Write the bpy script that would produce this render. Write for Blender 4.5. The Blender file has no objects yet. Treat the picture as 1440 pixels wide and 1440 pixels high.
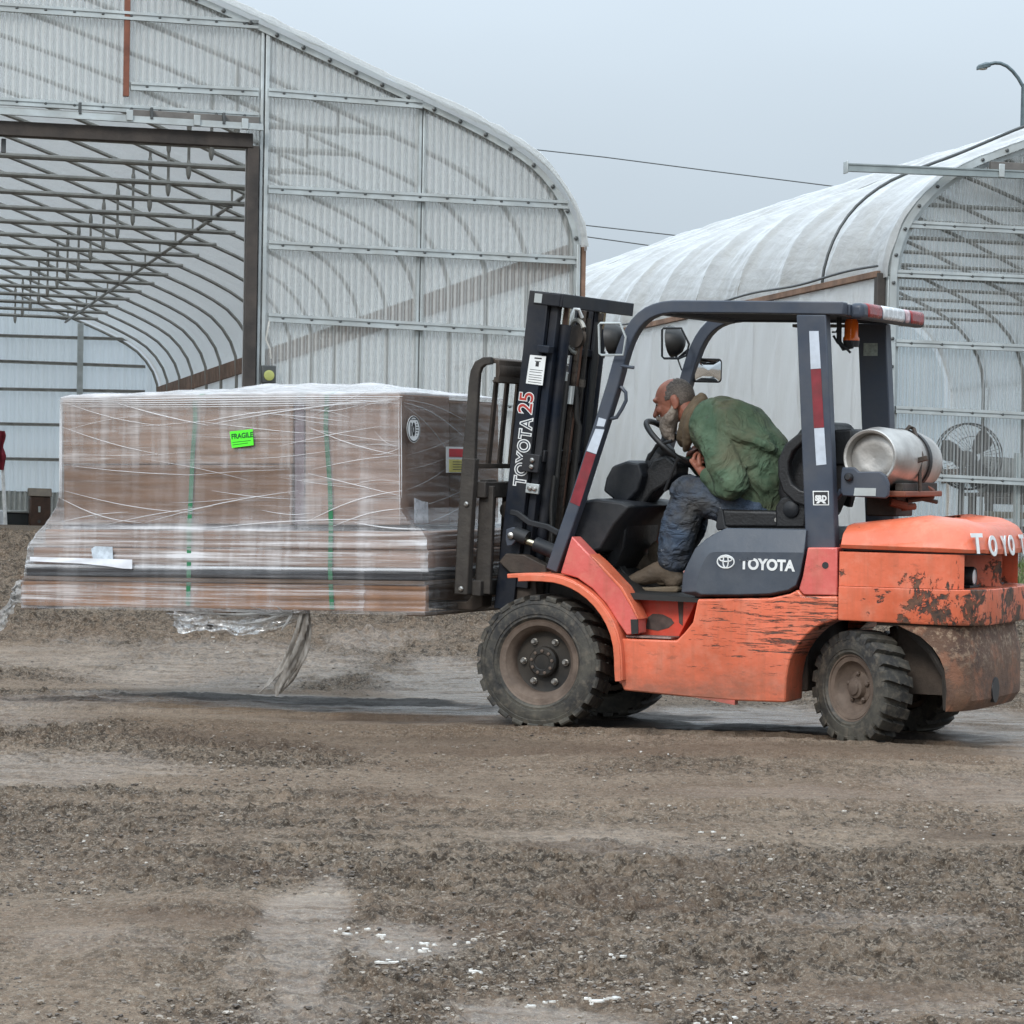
import bpy, bmesh, math, random
import numpy as np
from math import sin, cos, pi, radians, atan, sqrt
from mathutils import Vector, Matrix
random.seed(7); RNG = np.random.default_rng(11)
SC = bpy.context.scene
COL = SC.collection

# ------------------------------------------------------------------ camera
F_PX, HOR, ROLL, CAM_H = 4600.0, 640.0, radians(1.0), 1.32     # focal length / horizon row for a 1440 px frame
_p = atan((720 - HOR) / F_PX)
_R = np.array([1., 0, 0]); _U = np.array([0, sin(_p), cos(_p)]); _F = np.array([0, cos(_p), -sin(_p)])
CX = cos(ROLL) * _R + sin(ROLL) * _U
CY = -sin(ROLL) * _R + cos(ROLL) * _U
CO = np.array([0, 0, CAM_H])
cam_data = bpy.data.cameras.new('camera'); cam = bpy.data.objects.new('camera', cam_data); COL.objects.link(cam)
cam_data.sensor_width = 36; cam_data.lens = F_PX / 1440 * 36
cam_data.clip_start = 0.1; cam_data.clip_end = 3000
cam.matrix_world = Matrix(((CX[0], CY[0], -_F[0], CO[0]), (CX[1], CY[1], -_F[1], CO[1]), (CX[2], CY[2], -_F[2], CO[2]), (0, 0, 0, 1)))
SC.camera = cam
def ray(px, py):
    return _F + CX * (px - 720) / F_PX - CY * (py - 720) / F_PX

# ------------------------------------------------------------------ world, sun, exposure
SUN_EL, SUN_AZ = radians(37), radians(205)
world = bpy.data.worlds.new('World'); SC.world = world; world.use_nodes = True
wt = world.node_tree; wt.nodes.clear()
def wn(t, **k):
    n = wt.nodes.new(t)
    for a, b in k.items(): setattr(n, a, b)
    return n
sky = wn('ShaderNodeTexSky', sky_type='NISHITA', sun_disc=False, sun_elevation=SUN_EL, sun_rotation=SUN_AZ, air_density=1.0, dust_density=3.0, ozone_density=1.0)
hsv = wn('ShaderNodeHueSaturation'); hsv.inputs['Saturation'].default_value = 0.45
wt.links.new(sky.outputs[0], hsv.inputs['Color'])
tc = wn('ShaderNodeTexCoord'); sep = wn('ShaderNodeSeparateXYZ'); wt.links.new(tc.outputs['Generated'], sep.inputs[0])
mx0 = wn('ShaderNodeMath', operation='MAXIMUM'); wt.links.new(sep.outputs['Z'], mx0.inputs[0]); mx0.inputs[1].default_value = 0
# overcast cloud sheet: thin bright overcast, several times brighter overhead than at the horizon
grd = wn('ShaderNodeMath', operation='MULTIPLY_ADD'); wt.links.new(mx0.outputs[0], grd.inputs[0]); grd.inputs[1].default_value = 3.6; grd.inputs[2].default_value = 1.0
cl = wn('ShaderNodeTexNoise'); cl.inputs['Scale'].default_value = 2.2; cl.inputs['Detail'].default_value = 4
cmap = wn('ShaderNodeMapping'); cmap.inputs['Scale'].default_value = (1, 1, 2.5); wt.links.new(tc.outputs['Generated'], cmap.inputs[0]); wt.links.new(cmap.outputs[0], cl.inputs['Vector'])
cm = wn('ShaderNodeMapRange'); cm.inputs['To Min'].default_value = 0.91; cm.inputs['To Max'].default_value = 1.09; cm.inputs['From Min'].default_value = .3; cm.inputs['From Max'].default_value = .7; wt.links.new(cl.outputs['Fac'], cm.inputs['Value'])
gm = wn('ShaderNodeMath', operation='MULTIPLY'); wt.links.new(grd.outputs[0], gm.inputs[0]); wt.links.new(cm.outputs[0], gm.inputs[1])
gc = wn('ShaderNodeVectorMath', operation='SCALE'); gc.inputs[0].default_value = (4.0, 4.66, 5.28); wt.links.new(gm.outputs[0], gc.inputs['Scale'])
mixs = wn('ShaderNodeMix', data_type='RGBA'); mixs.inputs[0].default_value = 0.88
wt.links.new(hsv.outputs[0], mixs.inputs[6]); wt.links.new(gc.outputs[0], mixs.inputs[7])
bg = wn('ShaderNodeBackground'); bg.inputs['Strength'].default_value = 0.1
wt.links.new(mixs.outputs[2], bg.inputs['Color'])
wo = wn('ShaderNodeOutputWorld'); wt.links.new(bg.outputs[0], wo.inputs['Surface'])
sd = bpy.data.lights.new('sun', 'SUN'); sd.energy = 1.5; sd.angle = radians(14); sd.color = (1, .97, .93)
so = bpy.data.objects.new('sun', sd); COL.objects.link(so)
# Nishita rotation 0 = +Y, clockwise seen from above
_sd = Vector((sin(SUN_AZ) * cos(SUN_EL), cos(SUN_AZ) * cos(SUN_EL), sin(SUN_EL)))
so.rotation_euler = _sd.to_track_quat('Z', 'Y').to_euler(); so.location = (0, -10, 30)
SC.view_settings.view_transform = 'Standard'; SC.view_settings.look = 'None'
SC.view_settings.exposure = 0.30; SC.view_settings.gamma = 1.0; SC.view_settings.use_curve_mapping = False
SC.cycles.max_bounces = 10; SC.cycles.diffuse_bounces = 4; SC.cycles.glossy_bounces = 4
SC.cycles.transmission_bounces = 6; SC.cycles.transparent_max_bounces = 24
SC.cycles.use_denoising = True
SC.cycles.caustics_reflective = False; SC.cycles.caustics_refractive = False

# ------------------------------------------------------------------ frames (a local frame and its own un-projection)
class Frame:
    def __init__(s, O, ex, ey, ez):
        s.O = np.array(O, float); s.M = np.array([ex, ey, ez], float).T
    def w(s, l): return s.O + s.M @ np.asarray(l, float)
    def at(s, px, py, **k):
        """point of the local plane x / y / z = const seen at that place of the photograph"""
        ax, v = list(k.items())[0]; i = 'xyz'.index(ax)
        d = ray(px, py); A = np.zeros((3, 3)); cols = [j for j in range(3) if j != i]
        A[:, 0] = -d; A[:, 1] = s.M[:, cols[0]]; A[:, 2] = s.M[:, cols[1]]
        sol = np.linalg.solve(A, CO - s.O - v * s.M[:, i])
        out = [0, 0, 0]; out[i] = v; out[cols[0]] = sol[1]; out[cols[1]] = sol[2]
        return tuple(out)
WF = Frame((0, 0, 0), (1, 0, 0), (0, 1, 0), (0, 0, 1))
def gpt(px, py, z=0.0): return WF.at(px, py, z=z)

# forklift frame: x forward, y to its left side (towards the camera), z up
YAW = radians(23.5)
FEX = np.array([-cos(YAW), sin(YAW), 0]); FEY = np.array([-sin(YAW), -cos(YAW), 0])
_c = np.array(gpt(757, 1024)); FK = Frame(_c - .56 * FEY, FEX, FEY, (0, 0, 1))
# greenhouse frames: x along the end wall, y back along the house, z plumb; the yard falls slightly to the right and to the rear
GY = radians(12.6)
GEX = (cos(GY), sin(GY), -.019); GEY = (-sin(GY), cos(GY), -.0224)
GL = Frame(gpt(600, 768, .5), GEX, GEY, (0, 0, 1))
GR = Frame(gpt(1250, 787, .5), GEX, GEY, (0, 0, 1))

# ------------------------------------------------------------------ object helpers
CUR = {'frame': WF, 'base': np.zeros(3), 'rot': None}
def link(o, parent=None):
    COL.objects.link(o)
    if parent is not None: o.parent = parent
    return o
def tag(o, label=None, cat=None, group=None, kind=None):
    if label: o['label'] = label
    if cat: o['category'] = cat
    if group: o['group'] = group
    if kind: o['kind'] = kind
    return o
def thing(name, label, cat, frame=WF, base=(0, 0, 0), group=None):
    """an Empty at the thing's base; the parts built next are given in that frame's coordinates"""
    o = bpy.data.objects.new(name, None); o.empty_display_size = .1
    place(o, frame, base); COL.objects.link(o)
    return tag(o, label, cat, group)
def place(o, frame, base):
    M = frame.M
    rigid = abs(np.linalg.det(M) - 1) < 1e-6 and abs(M[:, 0] @ M[:, 1]) < 1e-6
    CUR['frame'] = frame; CUR['base'] = np.array(base, float); CUR['rigid'] = rigid
    w = frame.w(base)
    if rigid:
        o.matrix_basis = Matrix(((M[0, 0], M[0, 1], M[0, 2], w[0]), (M[1, 0], M[1, 1], M[1, 2], w[1]), (M[2, 0], M[2, 1], M[2, 2], w[2]), (0, 0, 0, 1)))
    else:
        o.location = w
def loc(P):
    P = np.asarray(P, float)
    if CUR['rigid']: return P - CUR['base']
    return (P - CUR['base']) @ CUR['frame'].M.T

class MB:
    """collects vertices and faces in the current frame; build() links them as one mesh object"""
    def __init__(s): s.v = []; s.f = []
    def add(s, vs, fs):
        n = len(s.v); s.v += [tuple(map(float, p)) for p in vs]; s.f += [tuple(i + n for i in f) for f in fs]; return s
    def box(s, x0, x1, y0, y1, z0, z1):
        v = [(x, y, z) for x in (x0, x1) for y in (y0, y1) for z in (z0, z1)]
        return s.add(v, [(0, 1, 3, 2), (4, 6, 7, 5), (0, 4, 5, 1), (2, 3, 7, 6), (0, 2, 6, 4), (1, 5, 7, 3)])
    def obox(s, c, ax, ay, az):
        """oriented box, half-axis vectors"""
        c, ax, ay, az = [np.array(q, float) for q in (c, ax, ay, az)]
        v = [c + i * ax + j * ay + k * az for i in (-1, 1) for j in (-1, 1) for k in (-1, 1)]
        return s.add(v, [(0, 1, 3, 2), (4, 6, 7, 5), (0, 4, 5, 1), (2, 3, 7, 6), (0, 2, 6, 4), (1, 5, 7, 3)])
    def prism(s, poly, a0, a1, axis='y'):
        n = len(poly)
        def P(q, a):
            return {'y': (q[0], a, q[1]), 'x': (a, q[0], q[1]), 'z': (q[0], q[1], a)}[axis]
        s.add([P(q, a0) for q in poly] + [P(q, a1) for q in poly],
              [tuple(range(n)), tuple(range(2 * n - 1, n - 1, -1))] + [(i, n + i, n + (i + 1) % n, (i + 1) % n) for i in range(n)])
        return s
    def loft(s, rings, cap=True, closed=True):
        n = len(rings[0]); v = [p for r in rings for p in r]; f = []
        m = n if closed else n - 1
        for k in range(len(rings) - 1):
            for i in range(m):
                j = (i + 1) % n; f.append((k * n + i, k * n + j, (k + 1) * n + j, (k + 1) * n + i))
        if cap and closed: f += [tuple(range(n - 1, -1, -1)), tuple(range((len(rings) - 1) * n, len(rings) * n))]
        return s.add(v, f)
    def tube(s, pts, r, n=8, closed=False, flat=None):
        pts = [np.array(p, float) for p in pts]; m = len(pts)
        rs = r if isinstance(r, (list, tuple)) else [r] * m
        T = []
        for i in range(m):
            a = pts[(i - 1) % m] if (closed or i > 0) else pts[i]; b = pts[(i + 1) % m] if (closed or i < m - 1) else pts[i]
            t = b - a; T.append(t / (np.linalg.norm(t) + 1e-12))
        u = np.cross(T[0], (0, 0, 1.)); 
        if np.linalg.norm(u) < .1: u = np.cross(T[0], (0, 1., 0))
        u /= np.linalg.norm(u); rings = []
        for i in range(m):
            u = u - T[i] * (u @ T[i]); u /= np.linalg.norm(u); w = np.cross(T[i], u)
            rings.append([pts[i] + rs[i] * (cos(2 * pi * k / n) * u + sin(2 * pi * k / n) * w) for k in range(n)])
        if closed: rings.append(rings[0]); return s.loft(rings, cap=False)
        return s.loft(rings)
    def sweep(s, pts, wv, hv, closed=False):
        """rectangular bar: at each point +-wv (fixed vector) and +-h across the path in the plane normal to wv"""
        pts = [np.array(p, float) for p in pts]; wv = np.array(wv, float); wn_ = wv / np.linalg.norm(wv); m = len(pts); rings = []
        for i in range(m):
            a = pts[max(i - 1, 0)]; b = pts[min(i + 1, m - 1)]; t = b - a; t /= np.linalg.norm(t)
            h = np.cross(t, wn_); h = h / np.linalg.norm(h) * (hv[i] if isinstance(hv, (list, tuple)) else hv)
            rings.append([pts[i] + wv + h, pts[i] - wv + h, pts[i] - wv - h, pts[i] + wv - h])
        return s.loft(rings)
    def lathe(s, prof, c, ax, n=24, cap=True):
        """prof: (radius, distance along ax)"""
        ax = np.array(ax, float); ax /= np.linalg.norm(ax); c = np.array(c, float)
        u = np.cross(ax, (0, 0, 1.)); 
        if np.linalg.norm(u) < .1: u = np.cross(ax, (1., 0, 0))
        u /= np.linalg.norm(u); w = np.cross(ax, u)
        return s.loft([[c + ax * t + max(r, 1e-4) * (cos(2 * pi * k / n) * u + sin(2 * pi * k / n) * w) for k in range(n)] for r, t in prof], cap=cap)
    def ell(s, c, r, n=12, m=8, rot=None):
        c = np.array(c, float); R = np.eye(3) if rot is None else np.array(rot)
        rings = []
        for j in range(1, m):
            th = pi * j / m
            rings.append([c + R @ (np.array(r) * np.array([sin(th) * cos(2 * pi * k / n), sin(th) * sin(2 * pi * k / n), cos(th)])) for k in range(n)])
        b = len(s.v); s.loft(rings, cap=False)
        top = len(s.v); s.v += [tuple(c + R @ (np.array(r) * (0, 0, 1.))), tuple(c + R @ (np.array(r) * (0, 0, -1.)))]
        for k in range(n):
            s.f.append((b + k, top, b + (k + 1) % n)); q = b + (m - 2) * n; s.f.append((q + (k + 1) % n, top + 1, q + k))
        return s
    def grid(s, P):
        """P: array (nu, nv, 3)"""
        nu, nv = P.shape[:2]
        return s.add(P.reshape(-1, 3), [(i * nv + j, (i + 1) * nv + j, (i + 1) * nv + j + 1, i * nv + j + 1) for i in range(nu - 1) for j in range(nv - 1)])
    def mesh(s, name):
        me = bpy.data.meshes.new(name)
        me.from_pydata([tuple(p) for p in loc(np.array(s.v))], [], s.f); me.update(); return me
    def build(s, name, mat, parent=None, bevel=0, seg=2, smooth=None, label=None, fix=True, **kw):
        me = s.mesh(name)
        if fix:
            bm = bmesh.new(); bm.from_mesh(me); bmesh.ops.recalc_face_normals(bm, faces=bm.faces); bm.to_mesh(me); bm.free()
        o = bpy.data.objects.new(name, me); link(o, parent)
        if mat: me.materials.append(mat)
        if smooth is None: smooth = 40
        if smooth:
            me.polygons.foreach_set('use_smooth', [True] * len(me.polygons)); me.set_sharp_from_angle(angle=radians(smooth))
        if bevel:
            b = o.modifiers.new('bevel', 'BEVEL'); b.width = bevel; b.segments = seg; b.limit_method = 'ANGLE'; b.angle_limit = radians(35)
        if label: o['label'] = label
        return o
def own(name, mb, mat, label, cat, frame=WF, base=(0, 0, 0), group=None, **kw):
    """a top-level thing that is one mesh"""
    d = bpy.data.objects.new('_', None); place(d, frame, base)
    o = mb.build(name, mat, **kw); o.matrix_basis = d.matrix_basis.copy(); bpy.data.objects.remove(d)
    return tag(o, label, cat, group)
def copy_part(o, parent=None, delta=None):
    c = o.copy(); link(c, parent if parent is not None else o.parent)
    if delta is not None: c.location = o.location + Vector(delta)
    return c
def lettering(text, size, mat, parent, origin, xdir, ydir, extrude=.001, offset=0., name='lettering', align='LEFT', sx=1., spacing=1.):
    """flat text lying in the plane of xdir (reading direction) and ydir (up), in frame coordinates"""
    cu = bpy.data.curves.new('letter_outline', 'FONT'); cu.body = text; cu.size = size; cu.extrude = extrude; cu.offset = offset; cu.align_x = align; cu.space_character = spacing
    tmp = bpy.data.objects.new('letter_outline', cu); COL.objects.link(tmp)
    bpy.context.view_layer.update(); dg = bpy.context.evaluated_depsgraph_get()
    me = bpy.data.meshes.new_from_object(tmp.evaluated_get(dg)); me.name = name
    bpy.data.objects.remove(tmp); bpy.data.curves.remove(cu)
    me.materials.clear(); me.materials.append(mat)
    o = bpy.data.objects.new(name, me); link(o, parent)
    x = np.array(xdir, float); x /= np.linalg.norm(x); y = np.array(ydir, float); y -= x * (x @ y); y /= np.linalg.norm(y); z = np.cross(x, y)
    p = loc(origin)
    o.matrix_basis = Matrix(((x[0] * sx, y[0], z[0], p[0]), (x[1] * sx, y[1], z[1], p[1]), (x[2] * sx, y[2], z[2], p[2]), (0, 0, 0, 1)))
    return o

# value noise in numpy for the ground and the films
def vnoise(x, y, seed=0):
    xi = np.floor(x).astype(np.int64); yi = np.floor(y).astype(np.int64); fx = x - xi; fy = y - yi
    fx = fx * fx * (3 - 2 * fx); fy = fy * fy * (3 - 2 * fy)
    def h(a, b):
        n = (a * 374761393 + b * 668265263 + seed * 974634541) & 0xffffffff
        n = ((n ^ (n >> 13)) * 1274126177) & 0xffffffff
        return ((n ^ (n >> 16)) & 0xffff) / 65535.0
    return (h(xi, yi) * (1 - fx) + h(xi + 1, yi) * fx) * (1 - fy) + (h(xi, yi + 1) * (1 - fx) + h(xi + 1, yi + 1) * fx) * fy
def fbm(x, y, oct=4, seed=0, gain=.5):
    a, t, s = 1., 0., 0.
    for o in range(oct):
        t = t + a * vnoise(x, y, seed + o * 17); s += a; a *= gain; x = x * 2.03 + 11.3; y = y * 2.03 + 5.7
    return t / s

# ------------------------------------------------------------------ material helper
class MT:
    def __init__(s, name):
        s.m = bpy.data.materials.new(name); s.m.use_nodes = True; s.t = s.m.node_tree; s.t.nodes.clear()
        s.out = s.t.nodes.new('ShaderNodeOutputMaterial'); s._tc = None
    def n(s, t, ins=None, **k):
        nd = s.t.nodes.new(t)
        for a, b in k.items(): setattr(nd, a, b)
        for a, b in (ins or {}).items(): s.put(nd, a, b)
        return nd
    def put(s, nd, a, b):
        sock = nd.inputs[a]
        if hasattr(b, 'is_output'): s.t.links.new(b, sock)
        elif hasattr(b, 'outputs'): s.t.links.new(b.outputs[0], sock)
        else:
            if isinstance(b, tuple) and len(b) == 3 and sock.type == 'RGBA': b = b + (1,)
            sock.default_value = b
    def co(s, scale=(1, 1, 1), loc=(0, 0, 0), rot=(0, 0, 0), src='Object'):
        if s._tc is None: s._tc = s.n('ShaderNodeTexCoord')
        return s.n('ShaderNodeMapping', {'Vector': s._tc.outputs[src], 'Scale': scale, 'Location': loc, 'Rotation': rot}).outputs[0]
    def noise(s, scale=5, detail=4, rough=.5, vec=None, dist=0):
        return s.n('ShaderNodeTexNoise', {'Scale': scale, 'Detail': detail, 'Roughness': rough, 'Distortion': dist, 'Vector': vec if vec is not None else s.co()}).outputs['Fac']
    def vor(s, scale=5, vec=None, feature='F1', out='Distance'):
        return s.n('ShaderNodeTexVoronoi', {'Scale': scale, 'Vector': vec if vec is not None else s.co()}, feature=feature).outputs[out]
    def ramp(s, fac, stops, interp='LINEAR'):
        r = s.n('ShaderNodeValToRGB', {'Fac': fac}); r.color_ramp.interpolation = interp; e = r.color_ramp.elements
        while len(e) < len(stops): e.new(.5)
        for i, (p, c) in enumerate(stops):
            e[i].position = p; e[i].color = (c, c, c, 1) if not isinstance(c, tuple) else c + (1,)
        return r.outputs[0]
    def math(s, op, a, b=0., c=0.):
        nd = s.n('ShaderNodeMath', operation=op)
        for i, q in enumerate((a, b, c)): s.put(nd, i, q)
        return nd.outputs[0]
    def mix(s, fac, a, b, mode='MIX'):
        nd = s.n('ShaderNodeMix', data_type='RGBA', blend_type=mode)
        s.put(nd, 0, fac); s.put(nd, 6, a); s.put(nd, 7, b); return nd.outputs[2]
    def sepxyz(s, vec=None): return s.n('ShaderNodeSeparateXYZ', {0: vec if vec is not None else s.co()}).outputs
    def rng(s, v, a, b, c=0., d=1.): 
        return s.n('ShaderNodeMapRange', {'Value': v, 'From Min': a, 'From Max': b, 'To Min': c, 'To Max': d}).outputs[0]
    def bump(s, h, dist=.01, strength=1.): return s.n('ShaderNodeBump', {'Height': h, 'Distance': dist, 'Strength': strength}).outputs[0]
    def pr(s, color, rough=.5, metal=0., normal=None, spec=.5, coat=0., **k):
        nd = s.n('ShaderNodeBsdfPrincipled', {'Base Color': color, 'Roughness': rough, 'Metallic': metal, 'Specular IOR Level': spec, 'Coat Weight': coat})
        if normal is not None: s.put(nd, 'Normal', normal)
        for a, b in k.items(): s.put(nd, a, b)
        return nd.outputs[0]
    def end(s, sh): s.t.links.new(sh, s.out.inputs['Surface']); return s.m
    def mixs(s, fac, a, b):
        nd = s.n('ShaderNodeMixShader'); s.put(nd, 0, fac); s.put(nd, 1, a); s.put(nd, 2, b); return nd.outputs[0]

def plain(name, col, rough=.5, metal=0., var=.25, scale=8., bump=0., spec=.5, dirt=None, dirt_amt=.0, dscale=4):
    m = MT(name); n1 = m.noise(scale, 5, .6)
    c = m.mix(m.rng(n1, .3, .7), tuple(q * (1 - var) for q in col), tuple(min(q * (1 + var), 1) for q in col))
    r = m.rng(n1, .3, .7, max(rough - .08, .03), min(rough + .1, 1))
    if dirt:
        d = m.ramp(m.noise(dscale, 6, .65, m.co(loc=(3, 1, 2))), [(.5 - dirt_amt * .5, 0.), (.62, 1.)])
        d = m.math('MULTIPLY', d, min(dirt_amt * 1.6, 1)); c = m.mix(d, c, dirt); r = m.math('MULTIPLY_ADD', d, .25, r)
    return m.end(m.pr(c, r, metal, m.bump(m.noise(scale * 6, 4, .6), bump) if bump else None, spec))

# ------------------------------------------------------------------ ground
def sstep(a, b, x): t = np.clip((x - a) / (b - a), 0, 1); return t * t * (3 - 2 * t)
def terrain(x, y):
    t = sstep(18.0, 26.5, y)
    z = .5 * t - .0224 * np.clip(y - 28, 0, 40) - .010 * (x - 1.0) * t * np.clip(1 - np.abs(x) / 400, 0, 1) * (np.abs(x) < 30)
    return z
def blob(x, y, px, py, rx, ry, seed=0, wob=.55):
    c = gpt(px, py); a = gpt(px, py + ry); b = gpt(px, py - ry)
    RX = rx * c[1] / F_PX; RY = abs(b[1] - a[1]) / 2
    d = np.sqrt(((x - c[0]) / RX) ** 2 + ((y - c[1]) / RY) ** 2)
    d = d + wob * (fbm(x * 1.3 / max(RX, .15), y * 1.3 / max(RY, .15), 4, seed) - .5) * 2
    return 1 - sstep(.55, 1.15, d)
WETS = [(430, 1310, 70, 110, .55), (420, 1425, 110, 40, .40), (560, 1330, 130, 38, .62), (60, 1085, 190, 24, .5), (150, 1330, 140, 24, .22), (780, 1425, 190, 26, .7), (1330, 1420, 160, 20, .3), (640, 968, 170, 30, .75), (300, 950, 260, 22, .55),
        (560, 1000, 260, 20, .8), (1010, 1010, 200, 22, .8), (330, 990, 330, 17, .8), (60, 1000, 160, 25, .5), (1400, 1020, 120, 40, .7), (1240, 1300, 200, 18, .3), (900, 1190, 200, 20, .3), (330, 880, 200, 10, .3),
        (1380, 1110, 130, 20, .3), (1150, 1120, 200, 14, .25), (100, 935, 130, 14, .4), (520, 930, 90, 10, .5)]
MUD_SHADES = [(500, 987, 190, 9, 1.), (360, 983, 260, 5, .9), (890, 1014, 150, 20, 1.), (1130, 1030, 230, 13, .9), (1330, 1030, 110, 14, .7), (620, 1012, 230, 6, .6), (100, 985, 140, 4, .7), (1100, 1060, 420, 14, .35), (500, 1040, 420, 20, .45),  # dark mud; the black blobs beneath the forklift paint its shadow
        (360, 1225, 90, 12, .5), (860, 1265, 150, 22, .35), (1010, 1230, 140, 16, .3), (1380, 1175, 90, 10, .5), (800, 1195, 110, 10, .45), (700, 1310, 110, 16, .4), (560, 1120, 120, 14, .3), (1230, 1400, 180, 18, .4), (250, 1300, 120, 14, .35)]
def build_ground():
    ys = np.concatenate([np.array([-400, -120, -40, -12, -3, 2, 5]), np.geomspace(6.7, 19.5, 1150), np.geomspace(19.53, 31, 420), np.geomspace(31.5, 70, 70), np.array([80, 100, 140, 220, 400, 800, 1600, 2600])])
    cf = np.linspace(-.185, .185, 640)
    out = np.array([.2, .23, .28, .36, .5, .8, 1.4, 3, 8, 25])
    cs = np.concatenate([-out[::-1], cf, out])
    W = np.clip(ys, 6.7, None)
    X = cs[None, :] * W[:, None]; Y = np.repeat(ys[:, None], len(cs), 1)
    Z = terrain(X, Y)
    wet = np.zeros_like(X); mud = np.zeros_like(X)
    for i, (a, b, c, d, s) in enumerate(WETS): wet = np.maximum(wet, s * blob(X, Y, a, b, c, d, i))
    for i, (a, b, c, d, s) in enumerate(MUD_SHADES): mud = np.maximum(mud, s * blob(X, Y, a, b, c, d, 40 + i, .8))
    wet = wet * (1 - .75 * np.clip(mud * 1.2 - .25, 0, 1))  # painted shade under the truck also cuts the wet reflection
    fine = ((Y > 6.5) & (Y < 32) & (np.abs(X) < .21 * np.clip(Y, 6.7, None))).astype(float)
    lf = fbm(X * .55, Y * .3, 4, 3)
    rough = np.clip(sstep(.38, .62, lf + .1) * .9 + .25, 0, 1) * (1 - .85 * wet)
    band = sstep(.36, .60, fbm(X * .28 + 3, Y * 1.5, 4, 101)); rough = rough * (.28 + .9 * band)
    slope_zone = sstep(19.4, 21.5, Y)
    rough = np.clip(rough + slope_zone * .5, 0, 1.25)
    h = (fbm(X * 1.1, Y * .8, 3, 5) - .5) * .05
    h += (fbm(X * 5, Y * 2.6, 3, 9) - .5) * .026 * (1 - .7 * wet)
    clod = fbm(X * 17, Y * 11, 3, 15); h += (clod - .5) * .024 * rough
    peb = fbm(X * 46, Y * 30, 2, 27); h += (peb - .5) * .021 * rough
    far_ = fbm(X * 9, Y * 5.5, 3, 91); h += (far_ - .5) * .060 * slope_zone + np.clip(fbm(X * 15, Y * 8, 2, 95) - .55, 0, 1) * .16 * slope_zone
    spike = np.clip(fbm(X * 30, Y * 19, 2, 33) - .60, 0, 1); h += spike * .07 * rough
    # tyre ruts running across the yard
    for y0, amp, k, w in ((16.35, .35, .23, .10), (16.75, .28, .2, .08), (15.55, .3, .31, .10), (14.2, .25, .17, .12), (17.6, .4, .27, .09), (12.3, .3, .15, .13)):
        d = Y - (y0 + amp * np.sin(X * k * 2 + y0) + .05 * (fbm(X * 1.5, Y * 0, 3, 71) - .5))
        h += (-.022 * np.exp(-(d / w) ** 2) + .016 * np.exp(-((np.abs(d) - w * 1.7) / (w * .55)) ** 2)) * sstep(.3, .6, fbm(X * .5 + y0, Y * .1, 2, int(y0 * 10)))
    h += (fbm(X * 2.2, Y * 20, 3, 121) - .5) * .024 * np.clip(wet * 1.6 - .3, 0, 1) * sstep(14.5, 15.3, Y)
    h -= .014 * wet
    Z = Z + h * fine
    nu, nv = X.shape
    me = bpy.data.meshes.new('ground')
    co = np.stack([X, Y, Z], -1).reshape(-1, 3).astype(np.float32)
    idx = np.arange(nu * nv).reshape(nu, nv)
    q = np.stack([idx[:-1, :-1], idx[:-1, 1:], idx[1:, 1:], idx[1:, :-1]], -1).reshape(-1).astype(np.int32)
    me.vertices.add(len(co)); me.vertices.foreach_set('co', co.ravel())
    nf = len(q) // 4
    me.loops.add(len(q)); me.loops.foreach_set('vertex_index', q)
    me.polygons.add(nf); me.polygons.foreach_set('loop_start', np.arange(0, nf * 4, 4, dtype=np.int32))
    me.update(calc_edges=True)
    me.polygons.foreach_set('use_smooth', np.ones(nf, bool))
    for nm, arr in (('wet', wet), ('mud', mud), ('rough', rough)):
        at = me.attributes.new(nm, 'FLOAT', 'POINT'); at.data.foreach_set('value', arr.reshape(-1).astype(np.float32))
    o = bpy.data.objects.new('ground', me); COL.objects.link(o); tag(o, kind='structure')
    m = MT('wet_gravel_mud')
    A = lambda n_: m.n('ShaderNodeAttribute', attribute_name=n_).outputs['Fac']
    wetA, mudShadeA, rA = A('wet'), A('mud'), A('rough')
    v1 = m.co((1, .6, 1))
    n1 = m.noise(2.1, 6, .62, v1); n2 = m.noise(24, 5, .7, v1); n3 = m.noise(85, 3, .7, v1)
    base = m.mix(m.rng(n1, .32, .68), (.200, .143, .099), (.325, .246, .178))
    brown = m.ramp(m.noise(.8, 5, .6, m.co((.35, 1.5, 1), (4, 2, 0))), [(.42, 0.), (.6, 1.)])
    base = m.mix(m.math('MULTIPLY', brown, .5), base, (.160, .102, .066))
    crumb = m.math('MULTIPLY', m.rng(rA, .35, 1.0), m.rng(m.noise(5, 6, .65, m.co((.7, 1.2, 1), (2, 8, 0))), .34, .6, .15, .75)); base = m.mix(crumb, base, (.100, .074, .053))
    base = m.mix(m.math('MULTIPLY', m.rng(n2, .44, .60), m.rng(rA, .1, 1, .3, .9)), base, (.036, .026, .018))
    base = m.mix(m.math('MULTIPLY', m.ramp(n3, [(.52, 0.), (.62, 1.)]), .6), base, (.36, .30, .235))
    base = m.mix(m.math('MULTIPLY', m.ramp(m.noise(60, 3, .6, m.co((1, .6, 1), (9, 1, 0))), [(.58, 0.), (.68, 1.)]), .6), base, (.03, .026, .022))
    base = m.mix(m.math('MULTIPLY', wetA, .45), base, (.125, .095, .072))
    base = m.mix(m.math('MULTIPLY', mudShadeA, .92), base, m.ramp(mudShadeA, [(.35, (.125, .080, .053)), (.75, (.024, .019, .016))]))
    wn_ = m.math('MULTIPLY', wetA, m.rng(m.noise(5, 6, .68, m.co((.45, 2.4, 1))), .38, .56, .30, 1.15))
    ro = m.rng(wn_, 0.05, .85, .72, .22)
    bmp = m.bump(m.noise(140, 3, .65, v1), .022, m.rng(wn_, 0, .8, 1., .38))
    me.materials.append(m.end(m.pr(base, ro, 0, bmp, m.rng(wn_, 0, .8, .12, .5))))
build_ground()
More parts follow.
